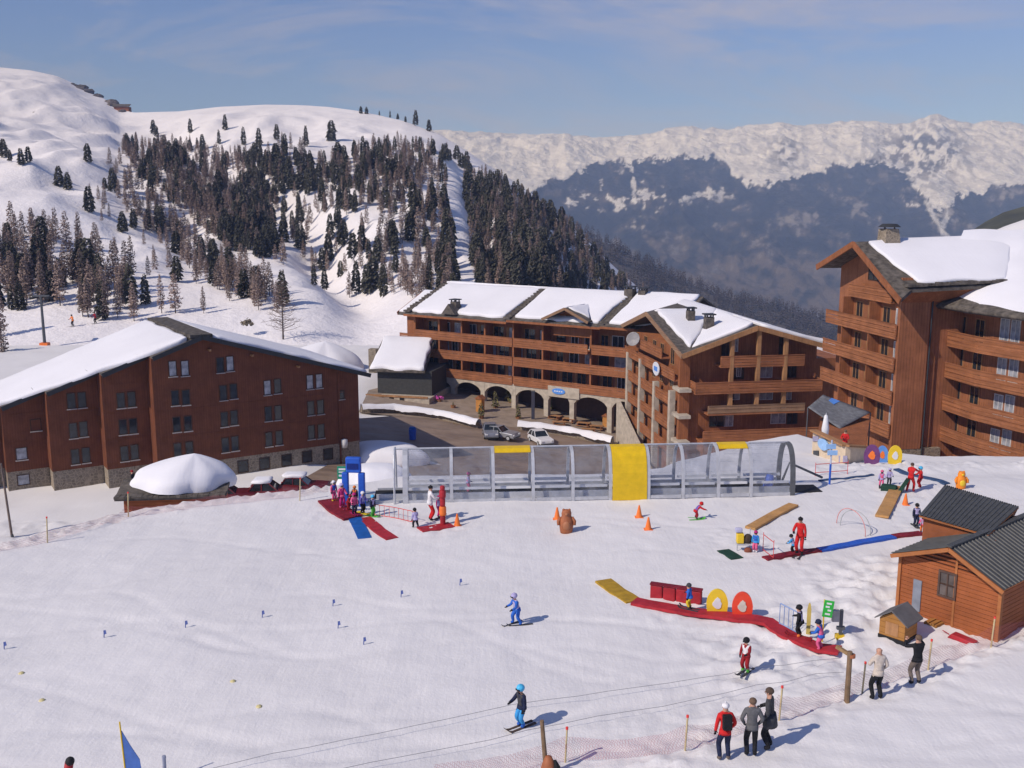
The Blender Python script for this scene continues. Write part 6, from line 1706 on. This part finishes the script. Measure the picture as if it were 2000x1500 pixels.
person('child in pink riding inside the clear tunnel', tx, -100, 1.06, 'lilac', 'pink', ('helmet','magenta'), ('fwd','down'), 8, 0.03, 0.06, True, None, 'pink', boots='pink')
person('crouching child skier in red with arm stretched out', G(1359,1014), -90, 1.05, 'red', 'dred', ('helmet','red'), ('reach','out'), 42, 0.42, 0.12, True, 'green', 'purple', ski_yaw=10)
person('child in pink and blue beside the equipment cart', G(1475,1078), 150, 0.98, 'sky', 'pink', ('helmet','magenta'), ('down','down'), 4, 0, 0.06, True, None, 'blue', boots='white')
person('instructor in red and white suit at the carpet start', G(1561,1084), 150, 1.74, 'red', 'red', ('hat','black'), ('hold','down'), 10, 0.04, 0.06, False, 'dgrey', 'red', boots='black')
person('child with black helmet in front of red and white instructor', G(1549,1080), 60, 0.92, 'sky', 'black', ('helmet','black'), ('fwd','fwd'), 22, 0.25, 0.08, True, None, 'lilac')
person('child in pink sitting on the dark green seat', G(1721,952), 160, 0.98, 'lilac', 'pink', ('helmet','pink'), ('down','fwd'), 8, 0.1, 0.08, True, 'dgrey', 'pink', boots='black')
person('child in lilac next to the pink one on green seat', G(1736,946), 170, 0.95, 'lilac', 'dgrey', ('helmet','lilac'), ('down','fwd'), 6, 0.1, 0.07, True, None)
person('instructor dressed all in red far right', G(1777,961), -40, 1.60, 'red', 'red', ('hair','brown'), ('reach','hold'), 10, 0.04, 0.09, False, None, boots='dred', gloves='red', stagger=0.05)
person('child with blue helmet in red held by instructor', G(1797,952), 90, 1.18, 'red', 'red', ('helmet','cyan'), ('fwd','down'), 6, 0, 0.06, True, None, boots='dred')
person('child in dark blue beside the low grey roof', G(1788,1028), 180, 1.12, 'navy', 'navy', ('helmet','black'), ('down','down'), 4, 0, 0.06, True, 'dgrey', 'lilac')
person('child in pink and orange half behind the low grey roof', G(1802,1040), 150, 0.95, 'pink', 'orange', ('helmet','white'), ('fwd','out'), 24, 0.2, 0.08, True, None, 'lilac')
person('child with black helmet tight behind the hut roof', G(1816,1036), 120, 1.0, 'dred', 'dred', ('helmet','black'), ('down','down'), 5, 0, 0.06, True, None, 'white')
# green seat the two children sit at
pg = G(1738, 958); e = thing('green_seat', 'dark green padded seat under two small children', 'seat', pg, R(-30))
m = MB(); m.box(-0.45, 0.35, -0.2, 0.25, -0.1, 0.30); m.build('cushion', GREEN_D, e, bevel=0.08); m = MB(); m.prism([(0.36,-0.2,0.0),(0.75,-0.2,0.75),(0.95,-0.2,0.70),(0.6,-0.2,0.0)], (0,0.45,0)); m.build('backrest', GREEN_D, e)
# ================================================================== SHED, LOW HOUSE, TERRACE, CARS, FORECOURT
# snow-domed shed in front of the brown hotel
g0 = at(352, 957, 58)
shed = thing('snowy_shed', 'low wooden shed buried under a huge rounded snow dome', 'shed', (g0.x, g0.y, g0.z), R(8))
def dome(parent, cx, cy, z0, rx, ry, h, name='snow_dome', seed=0, shape=False):
    m = MB(); n, k = 40, 12; vs = []; fs = []
    for i in range(k+1):
        f = i/k
        for j in range(n):
            a = 2*math.pi*j/n; r = math.cos(f*math.pi/2)**0.55; w = 1 + 0.05*math.sin(3*a+seed) + 0.03*math.sin(7*a+2) + 0.05*float(pnoise(1.4*math.cos(a)+seed, 1.4*math.sin(a)+3*f))
            zz = h*math.sin(f*math.pi/2)**1.05
            if shape: r = math.cos(f*math.pi/2)**0.85; zz = h*f**0.85; w = w*(1.08 if math.cos(a) < 0 else 0.95); cxx = cx+0.65*f
            else: cxx = cx
            vs.append((cxx + rx*r*math.cos(a)*w, cy + ry*r*math.sin(a)*w, z0 + zz - 0.10*h*(1-f)*math.cos(a)))
    for i in range(k):
        for j in range(n): fs.append((i*n+j, i*n+(j+1)%n, (i+1)*n+(j+1)%n, (i+1)*n+j))
    m.add(vs, fs); return m.build(name, SNOW_ROOF, parent, smooth=True)
m = MB(); m.box(-3.1, 2.4, -1.0, 2.6, -2.2, 0.0); m.build('wall', wood_mat('shed_wood', (0.36,0.11,0.04), 0.2, 'x'), shed)
m = MB(); m.prism([(-3.5,-1.5,-0.12),(2.9,-1.5,-0.20),(2.9,1.0,0.30),(-3.5,1.0,0.42)], (0,0,0.14)); m.build('roof', SLATE, shed)
rr = random.Random(8)
for i in range(20):
    m = MB(); x = -3.5+i*0.32; m.box(x, x+0.30, -1.62, -0.9, 0.03-0.004*i+rr.uniform(-.02,.02), 0.13-0.004*i+rr.uniform(0,.03)); m.build('slate', SLATE, shed)
dome(shed, 0.15, 0.9, 0.15, 3.1, 2.2, 1.9, shape=True)
# low stone house behind, with snow roof and dark side
lp = at(760, 770, 133); low = thing('low_house', 'low house with thick smooth snow roof beside the arcade', 'house', (lp.x, lp.y, -12.5), R(-14))
LF = Frame.__new__(Frame); LF.o = Vector((lp.x, lp.y, -12.5)); a = R(-14); LF.x = Vector((math.cos(a), math.sin(a), 0)); LF.y = Vector((-math.sin(a), math.cos(a), 0))
(x0, z0), (x1, z1) = LF.pl(728, 722, -0.6), LF.pl(832, 716, -0.6)
m = MB(); m.box(x0+0.3, x1+0.5, 0.3, 8.5, 0.5, z0-0.1); m.build('upper_wall', plain('shaded_boards', (0.05,0.05,0.048), 0.8), low)  # shade on this front is put into the dark board colour
m = MB(); m.box(x0-1.6, x1+0.8, -1.8, 8, -3, 1.9); m.build('stone_base', STONE_PALE, low)
m = MB(); m.box(x0-0.6, x1+0.6, -1.9, -1.7, 1.9, 2.15); m.build('terrace_edge', WOOD_POST, low)
zr = z0 + 3.1
plate([(x0-0.6,-0.6,z0), (x1-0.2,-0.6,z0+0.1), (x1-1.6,8,zr), (x0-1.8,8,zr)], 0.3).build('roof', SLATE, low)
snow_slab('roof_snow', [(x0-0.4,-0.4,z0), (x1-0.4,-0.4,z0+0.1), (x1-1.9,8,zr), (x0-1.6,8,zr)], 0.55, low, seed=71)
chimney(x0-1.7, 4.0, z0-1.2, 1.1, 3.4, low, STONE, False)
for px in (745, 765, 785):
    u, z = LF.pl(px, 780, -1.8); window(low, u, z, -1.803, 0.5, 0.6, PANE, FRAME_DARK, False)
# round snow mound beyond it
bp = at(628, 700, 150); sm = MB(); d_ = thing('snow_mound', 'rounded snow mound left of the low house', 'snow mound', (bp.x, bp.y, bp.z-1.5)); dome(d_, 0, 0, 0, 6.5, 5, 4.2, 'mound', 2, shape=True)
# roof tops peeping behind the arcade chalet
bp = at(900, 575, 172); bk = thing('back_roof', 'grey roofed house peeping out behind the arcade chalet', 'house', (bp.x, bp.y, bp.z))
m = MB(); m.prism([(-3,0,0.3),(3.2,0,0.0),(2.6,0,1.6),(-2.2,0,1.8)], (0,5,0)); m.build('roof', SLATE, bk); m = MB(); m.box(-2.8,3.0,0.2,4.8,-9,0.0); m.build('wall', WOOD_M, bk); snow_slab('roof_snow', [(-2.0,0.5,1.82),(2.4,0.5,1.62),(2.4,4.5,1.62),(-2.0,4.5,1.82)], 0.25, bk, seed=3)

# terrace with cream wall and canopy below the tall chalet
tA, tB, tC = at(1588, 842, 64.5), at(1652, 872, 60.5), at(1692, 874, 62)
ter = thing('terrace_house', 'cream walled terrace with signs and small window beside tall chalet', 'terrace', (0,0,0))
CREAMW = plain('cream_wall', (0.62,0.50,0.36), 0.8, 0.1)
m = MB()
for a, b in ((tA, tB), (tB, tC)):
    n = Vector((-(b-a).y, (b-a).x, 0)).normalized()*0.35
    m.prism([a, b, Vector((b.x,b.y,-4.5)), Vector((a.x,a.y,-4.5))], n)
m.build('wall', CREAMW, ter)
m = MB()
for a, b in ((tA, tB), (tB, tC)): m.bar(a+Vector((0,0,0.06)), b+Vector((0,0,0.06)), 0.5, 0.12)
m.build('coping', WOOD_POST, ter)
dW = (tB-tA).normalized(); nW = Vector((dW.y, -dW.x, 0)).normalized()
def on_wall(px, py):
    r_ = ray(px, py); t = (tA-Vector((0,0,CAMH))).dot(nW)/r_.dot(nW); return Vector((0,0,CAMH))+r_*t
def wall_panel(px0, py0, px1, py1, name, mat, th=0.05):
    p = [on_wall(*q) for q in ((px0,py0),(px1,py0),(px1,py1),(px0,py1))]; m = MB(); m.prism([q+nW*0.02 for q in p], nW*th); return m.build(name, mat, ter)
wall_panel(1590, 880, 1600, 897, 'window', PANE); wall_panel(1589, 852, 1600, 862, 'lettering', plain('sign_violet',(0.32,0.30,0.42),0.6)); wall_panel(1640, 890, 1656, 904, 'lettering', plain('sign_violet',(0.3,0.3,0.4)))
o2 = sign_plate(ter, 0, 0, 0, 1.3, 0.75, plain('pale_blue_sign',(0.3,0.5,0.78)), None); q = on_wall(1612, 868)+nW*0.12; o2.location = q; o2.rotation_euler = (0, 0, math.atan2(dW.y, dW.x))
can = thing('canopy', 'faded grey fabric canopy with blue patch over the terrace', 'canopy', (0,0,0))
cp = [at(1578,796,75), at(1607,772,78), at(1700,806,76), at(1640,838,72.5)]
m = MB(); n = 10; vs = []; fs = []
for i in range(n+1):
    for j in range(n+1):
        f, g = i/n, j/n; p = cp[0].lerp(cp[3], f).lerp(cp[1].lerp(cp[2], f), g); p.z -= 0.35*math.sin(math.pi*f)*math.sin(math.pi*g)*0.5; vs.append(p)
for i in range(n):
    for j in range(n): k = i*(n+1)+j; fs.append((k, k+1, k+n+2, k+n+1))
m.add(vs, fs); o = m.build('fabric', plain('canopy_grey',(0.16,0.165,0.175),0.9,0.3), can, smooth=True); o.modifiers.new('thick','SOLIDIFY').thickness = 0.06
m = MB(); c0 = cp[1].lerp(cp[2], 0.18)+Vector((0,-0.1,0.06)); m.add([c0, c0.lerp(cp[2],0.22), c0.lerp(cp[2],0.22)+(cp[3]-cp[2])*0.2, c0+(cp[0]-cp[1])*0.2], [(0,1,2,3)]); o = m.build('blue_patch', SIGN_BLUE, can); o.modifiers.new('thick','SOLIDIFY').thickness = 0.03
for p in cp: m = MB(); m.tube([p, Vector((p.x,p.y,-5))], 0.05, 6); m.build('pole', ALU_D, can)
tf = MB(); tf.prism([Vector((p.x,p.y,-1.6)) for p in (tA+Vector((0.2,0.4,0)), tB+Vector((0.2,0.5,0)), tC+Vector((0,0.5,0)), cp[2], cp[1])], (0,0,-0.2)); tf.build('floor', WOOD_M, ter)
pp = at(1612, 838, 66); e = thing('parasol', 'closed white parasol on the terrace', 'parasol', (pp.x, pp.y, -1.6)); m = MB(); m.tube([(0,0,0),(0,0,2.6)], 0.03, 6); m.build('pole', ALU, e); m = MB(); m.lathe([(0.05,0.9),(0.22,1.0),(0.26,1.5),(0.12,2.4),(0.0,2.5)], (0,0,0), 10); m.build('canvas', WHITE, e, smooth=True)
pp = at(1651, 856, 66); person('guest in red under the grey terrace canopy', Vector((pp.x, pp.y, pp.z-1.1)), 150, 1.7, 'red', 'black', ('hair','hair'), ('fold','fold'), 6)
# ------------------------------------------------------------------ cars
def car(label, pos, rz, paint, L=4.3, Wd=1.8, Hh=1.48, snow=False, van=False):
    e = thing('parked_car', label, 'car', pos, rz, 'parked cars'); w = Wd/2
    side = [(-L/2,0.32),(-L/2+0.05,0.62),(-L/2+0.15,0.86),(-L*0.22,0.95),(L*0.30,0.92),(L/2-0.12,0.82),(L/2,0.60),(L/2-0.02,0.30)]
    m = MB(); m.prism([(x,-w,z) for x, z in side], (0,Wd,0)); m.build('body', paint, e, bevel=0.09)
    top = [(-L*0.10,0.90),(L*0.06,Hh),(L*0.36,Hh-0.03),(L*0.47,0.88)] if not van else [(-L*0.25,0.90),(-L*0.12,Hh+0.35),(L*0.46,Hh+0.33),(L*0.48,0.85)]
    # nose points to -x; cabin tapers inwards
    m = MB(); k = 0.86; b_, t_ = top[0], top[1]
    vs = [(top[0][0],-w*0.96,top[0][1]),(top[3][0],-w*0.96,top[3][1]),(top[3][0],w*0.96,top[3][1]),(top[0][0],w*0.96,top[0][1]),(top[1][0],-w*k*0.9,top[1][1]),(top[2][0],-w*k*0.9,top[2][1]),(top[2][0],w*k*0.9,top[2][1]),(top[1][0],w*k*0.9,top[1][1])]
    m.add(vs, [(0,3,2,1),(4,5,6,7),(0,1,5,4),(1,2,6,5),(2,3,7,6),(3,0,4,7)]); m.build('cabin_glass', PANE, e, bevel=0.05)
    m = MB(); m.box(top[1][0]-0.05, top[2][0]+0.05, -w*k*0.9, w*k*0.9, top[1][1]+0.0, top[1][1]+0.06); m.build('roof', paint, e, bevel=0.03)
    for sy in (-1, 1):
        for a, b in ((0,4),(1,5)): m = MB(); m.bar(Vector(vs[a if sy < 0 else {0:3,1:2}[a]])+Vector((0,sy*0.02,0)), Vector(vs[b if sy < 0 else {4:7,5:6}[b]])+Vector((0,sy*0.02,0)), 0.08, 0.08); m.build('window_pillar', paint, e)
        x = (top[1][0]+top[2][0])/2; m = MB(); m.bar((x, sy*w*0.97, 0.9), (x, sy*w*k*0.91, top[1][1]), 0.08, 0.05)
        m.build('window_pillar', paint, e)
    for x in (-L*0.31, L*0.31):
        for sy in (-1, 1):
            m = MB(); M_ = Matrix.Rotation(R(90), 3, 'X'); pr = [(0,-0.1),(0.22,-0.1),(0.32,-0.08),(0.32,0.08),(0.22,0.1),(0,0.1)]
            vs2 = []; n = 14
            for (r, z) in pr:
                for j in range(n): vs2.append((x+r*math.cos(2*math.pi*j/n), sy*(w-0.06)+z, 0.32+r*math.sin(2*math.pi*j/n)))
            fs = [(i*n+j, i*n+(j+1)%n, (i+1)*n+(j+1)%n, (i+1)*n+j) for i in range(len(pr)-1) for j in range(n)]; m.add(vs2, fs); wh = m.build('wheel', BLACK, e)
            m = MB(); m.add([(x+0.2*math.cos(2*math.pi*j/n), sy*(w+0.045), 0.32+0.2*math.sin(2*math.pi*j/n)) for j in range(n)], [tuple(range(n))]); m.build('rim', ALU, wh)
    for sy in (-1, 1):
        m = MB(); m.box(-L/2-0.01, -L/2+0.12, sy*w*0.72-0.16, sy*w*0.72+0.16, 0.62, 0.76); m.build('headlight', WHITE, e)
        m = MB(); m.box(L/2-0.10, L/2+0.01, sy*w*0.78-0.12, sy*w*0.78+0.12, 0.62, 0.82); m.build('tail_light', RED, e)
    m = MB(); m.box(L/2-0.02, L/2+0.015, -0.26, 0.26, 0.46, 0.57); m.build('number_plate', WHITE, e)
    m = MB(); m.box(-L/2-0.03, -L/2+0.1, -w*0.95, w*0.95, 0.28, 0.45); m.box(L/2-0.1, L/2+0.03, -w*0.95, w*0.95, 0.28, 0.45); m.build('bumper', ALU_D, e)
    if snow: snow_slab('roof_snow', [(top[1][0]-0.1,-w*0.75,top[1][1]+0.05),(top[2][0]+0.1,-w*0.75,top[1][1]+0.05),(top[2][0]+0.1,w*0.75,top[1][1]+0.05),(top[1][0]-0.1,w*0.75,top[1][1]+0.05)], 0.28, e, seed=int(rz*10), inset=0.2)
    return e
P_WHITE = plain('car_white',(0.72,0.72,0.73),0.25,0.04,spec=0.5); P_SILV = plain('car_silver',(0.35,0.36,0.39),0.3,0.06,metal=0.4); P_MAR = plain('car_maroon',(0.10,0.008,0.012),0.3,0.1,spec=0.5)
P_DRED = plain('car_darkred',(0.16,0.012,0.014),0.3,0.1,spec=0.5); P_GREY = plain('car_grey',(0.25,0.26,0.3),0.3,0.1,metal=0.3)
car('white car parked alone in front of snow topped wall', lowp(1056,866,0.03), R(112), P_WHITE, 4.1, 1.8)
car('silver van parked beside the dark silver car', lowp(982,856,0.03), R(150), P_SILV, 4.0, 1.75, 1.45)
car('dark silver car nearest the forecourt entrance', lowp(958,853,0.03), R(96), P_GREY, 3.8, 1.7)
def hidden_car(label, px, py, Y, rz, paint, snow): p = at(px, py, Y); p.z -= 0.8; return car(label, p, rz, paint, snow=snow)
hidden_car('maroon car half hidden behind the snow dome', 452, 962, 78, R(190), P_MAR, False)
hidden_car('dark red car in the middle of the row by the hotel', 535, 956, 79, R(186), P_DRED, True)
hidden_car('snow covered car nearest the hotel corner', 596, 946, 81, R(182), P_MAR, True)
# ------------------------------------------------------------------ stone walls with snow, planters, lamp post, bin
def snow_wall(label, pts, h, seed):
    P = [lowp(x, y) for x, y in pts]; e = thing('garden_wall', label, 'wall', P[0]); o0 = P[0]
    for a, b in zip(P[:-1], P[1:]):
        a, b = a-o0, b-o0; n = max(1, int((b-a).length/2.2))
        for i in range(n):
            p, q = a.lerp(b, i/n), a.lerp(b, (i+1)/n); m = MB(); m.bar(p+Vector((0,0,h/2-0.2)), q+Vector((0,0,h/2-0.2)), 0.55, h+0.4); m.build('stone_block', STONE, e)
    rr = random.Random(seed); m = MB(); vs = []; fs = []; Q = []
    for a, b in zip(P[:-1], P[1:]):
        n = int((b-a).length/0.45)+2; Q += [(a-o0).lerp(b-o0, i/n) for i in range(n)]
    Q.append(P[-1]-o0); K = 9; n = len(Q); s1 = [rr.uniform(0.7,1.25) for _ in range(n)]; dr0 = [max(0, rr.gauss(0,0.4)) for _ in range(n)]; dr = [(dr0[i-2]+dr0[i-1]+dr0[i]+dr0[(i+1)%n]+dr0[(i+2)%n])/5 for i in range(n)]; s1 = [(s1[i-1]+s1[i]+s1[(i+1)%n])/3 for i in range(n)]
    for i, q in enumerate(Q):
        d = Q[min(i+1,n-1)]-Q[max(i-1,0)]; s = Vector((d.y,-d.x,0)).normalized()      # towards the road
        for k in range(K):
            f = k/(K-1); x = -0.75 + 1.5*f; z = h + 0.42*s1[i]*math.sin(math.pi*f)**0.7
            if k >= K-2: x += 0.3*dr[i]; z -= 0.9*dr[i]*(k-K+3)/2*min(1, h)
            if k == 0: z = h-0.6
            vs.append(q + s*x + Vector((0,0,z)))
    for i in range(n-1):
        for k in range(K-1): fs.append((i*K+k, i*K+K+k, i*K+K+k+1, i*K+k+1))
    m.add(vs, fs); m.build('snow_cap', SNOW_ROOF, e, smooth=True); return e
snow_wall('rough stone wall with heaped snow left of the forecourt', [(706,806),(770,806),(850,816),(935,836)], 0.75, 3)
snow_wall('stone wall with flat snow cap right of the forecourt', [(1012,838),(1100,850),(1196,870)], 0.8, 4)
CON = plain('shrub_olive', (0.16,0.14,0.06), 0.9, 0.5)
for i, (px, py, hh, lab) in enumerate(((940,818,2.2,'potted conifer on the forecourt left of the entrance path'),(968,800,2.6,'potted conifer near the middle arch'),(998,790,4.2,'tall slim conifer against the arcade pier'),(1012,820,2.0,'round potted shrub right of the entrance path'),(1072,806,3.2,'conifer beside the blue sign pier'),(845,782,1.2,'small shrub near the pink flowers'),(885,798,0.9,'low shrub behind the heaped snow'))):
    p = lowp(px, py, 0.05); e = thing('potted_shrub', lab, 'shrub', p, 0, 'shrubs on the forecourt'); rr = random.Random(i)
    m = MB(); m.lathe([(0,0),(0.28,0),(0.36,0.45),(0.30,0.45),(0,0.42)], (0,0,0), 10); m.build('pot', plain('pot_clay',(0.32,0.14,0.06),0.8), e)
    raw = crown_pine(rr, 60, 0.26, 0.12); raw.v = [(x*hh,y*hh,z*hh) for x,y,z in raw.v]; raw.build('foliage', CON, e, fix=False)
    m = MB(); m.tube([(0,0,0.3),(0,0,hh*0.5)], 0.04, 6); m.build('stem', BARK, e)
p = lowp(857, 786, 0.05); e = thing('flower_tub', 'tub of bright pink flowers on the forecourt', 'flowers', p); m = MB(); m.lathe([(0,0),(0.3,0),(0.38,0.4),(0,0.4)], (0,0,0), 10); m.build('tub', plain('pot_clay',(0.32,0.14,0.06)), e); m = MB(); rr = random.Random(2)
for _ in range(24): m.ball((rr.gauss(0,.25),rr.gauss(0,.25),0.5+rr.random()*.35), 0.1, 6, 4)
m.build('blossoms', plain('blossom_pink',(0.62,0.10,0.42),0.7), e)
for px, py, hh, lab in ((938,806,2.4,'orange brown wooden kiosk post by the second pier'),(1185,838,2.2,'orange brown wooden kiosk post near the right arch')):
    p = lowp(px, py, 0.05); e = thing('wooden_stand', lab, 'stand', p, R(-30)); m = MB(); m.box(-0.45,0.45,-0.4,0.4,0,hh*0.8); m.build('cabinet', plain('stand_orange',(0.50,0.22,0.05),0.7), e, bevel=0.03); m = MB(); m.prism([(-0.6,-0.55,hh*0.8+0.003),(0.6,-0.55,hh*0.8+0.003),(0,-0.55,hh)], (0,1.1,0)); m.build('roof', WOOD_M, e)
p = lowp(1041, 822, 0.05); e = thing('advert_column', 'dark slim upright column in front of the arcade', 'column', p); m = MB(); m.box(-0.22,0.22,-0.15,0.15,-0.1,3.9); m.build('column', plain('column_dark',(0.06,0.06,0.085),0.5), e, bevel=0.03); m = MB(); m.box(-0.3,0.3,-0.22,0.22,-0.1,0.25); m.build('foot', STONE, e); m = MB(); m.box(-0.28,0.28,-0.2,0.2,3.903,4.05); m.build('cap', ALU_D, e)
for k, (px, py) in enumerate(((1085,822),(1112,828),(1140,836),(1165,842),(1092,834),(1150,848))):
    p = lowp(px, py, 0.05); e = thing('terrace_table', 'wooden terrace table with benches under the arcade', 'table', p, R(-34+7*k), 'wooden terrace tables'); m = MB(); m.box(-0.9,0.9,-0.38,0.38,0.70,0.76); m.build('top', WOOD_POST, e)
    for s in (-1, 1):
        m = MB(); m.box(-0.9,0.9,s*0.72-0.14,s*0.72+0.14,0.42,0.47); m.build('bench', WOOD_POST, e); m = MB(); m.box(s*0.65-0.05,s*0.65+0.05,-0.75,0.75,0.0,0.69); m.build('leg', WOOD_M, e)
p = lowp(806, 858, 0.03); e = thing('waste_bin', 'small blue container standing in the road shadow', 'bin', p); m = MB(); m.lathe([(0,0),(0.38,0),(0.45,1.1),(0.4,1.25),(0,1.3)], (0,0,0), 12); m.build('body', BLUE_P, e); m = MB(); m.lathe([(0,0),(0.46,0),(0.3,0.18),(0,0.2)], (0,0,1.303), 12); m.build('lid', BLUE, e)
# shaded snow bank at the hotel corner
bp = lowp(752, 893); bk = thing('snow_bank', 'shaded snow bank at the corner of the brown hotel', 'snow bank', bp, R(-10)); dome(bk, 0, 0, -0.3, 4.6, 3.0, 1.9, 'bank', 1)
bp = at(735, 930, 63); bk = thing('snow_bank', 'dirty ploughed snow bank behind the blue portal', 'snow bank', (bp.x, bp.y, bp.z-0.9), R(5)); dome(bk, 0, 0, 0, 2.6, 1.6, 1.7, 'bank', 5)
bp = at(1000, 952, 60); bk = thing('snow_bank', 'long ploughed snow bank seen through the tunnel', 'snow bank', (bp.x+3, bp.y, bp.z-1.2), R(2)); dome(bk, 0, 0, 0, 9.5, 1.6, 1.9, 'bank', 7)
# ------------------------------------------------------------------ ski lift pylon, tiny skiers, summit hut
p = on_hill(88, 690); e = thing('lift_pylon', 'dark ski lift pylon on the meadow behind the hotel', 'pylon', p); hh = 9
m = MB(); m.tube([(0,0,-0.5),(0,0,hh)], [0.3,0.2], 8); m.build('mast', ALU_D, e); m = MB(); m.box(-1.5,1.5,-0.15,0.15,hh,hh+0.3); m.build('cross_arm', ALU_D, e)
for s in (-1, 1): m = MB(); m.box(s*1.3-0.3,s*1.3+0.3,-0.9,0.9,hh-0.35,hh-0.05); m.build('wheel_set', BLACK, e)
m = MB(); m.box(-0.7,0.7,-0.6,0.6,-0.3,0.9); m.build('foot_pad', ORANGE, e)
for px, py, c, lab in ((187,634,'dred','far skier in dark red on the meadow behind the hotel'),(205,633,'black','far skier in black on the meadow behind the hotel'),(143,640,'orange','far skier in orange near the lift pylon')):
    person(lab, on_hill(px, py), 150, 2.3, c, 'black', ('helmet', 'black'), ('poles','poles'), 12, 0.1, 0.09, False, 'dgrey')
p = on_hill(240, 217); e = thing('summit_hut', 'tiny reddish hut on the saddle below the rocky ridge', 'hut', p); m = MB(); m.box(-6,6,-3,3,-1,3); m.build('wall', WOOD_M, e); m = MB(); m.prism([(-7,-4,3),(7,-4,3),(7,0,5),(-7,0,5)], (0,0,0.4)); m.build('roof', SLATE, e)
rr = random.Random(77); e = None
for k in range(26):
    x = 142 + 100*rr.random(); y = float(interp(x, RIDGE_PX)) + rr.uniform(1, 6); p = on_hill(x, y); m = MB(); r = rr.uniform(2, 5)
    m.ball((0,0,0), (r*1.4, r, r*0.7), 7, 5); m.v = [tuple(Vector(v)*rr.uniform(0.75,1.2)) for v in m.v]
    tag(m.build('ridge_rock', plain('ridge_rock',(0.13,0.11,0.10),0.95,0.5,0.3), None, loc=p, rz=rr.random()*6), 'dark rock outcrop along the rocky ridge at upper left', 'rock', 'rocks along the ridge')
pp = at(262, 962, 70); person('person in dark clothes and red hat passing behind the shed', Vector((pp.x, pp.y, pp.z)), 90, 1.7, 'black', 'black', ('hat','dred'), ('down','down'), 5)
raise_people()
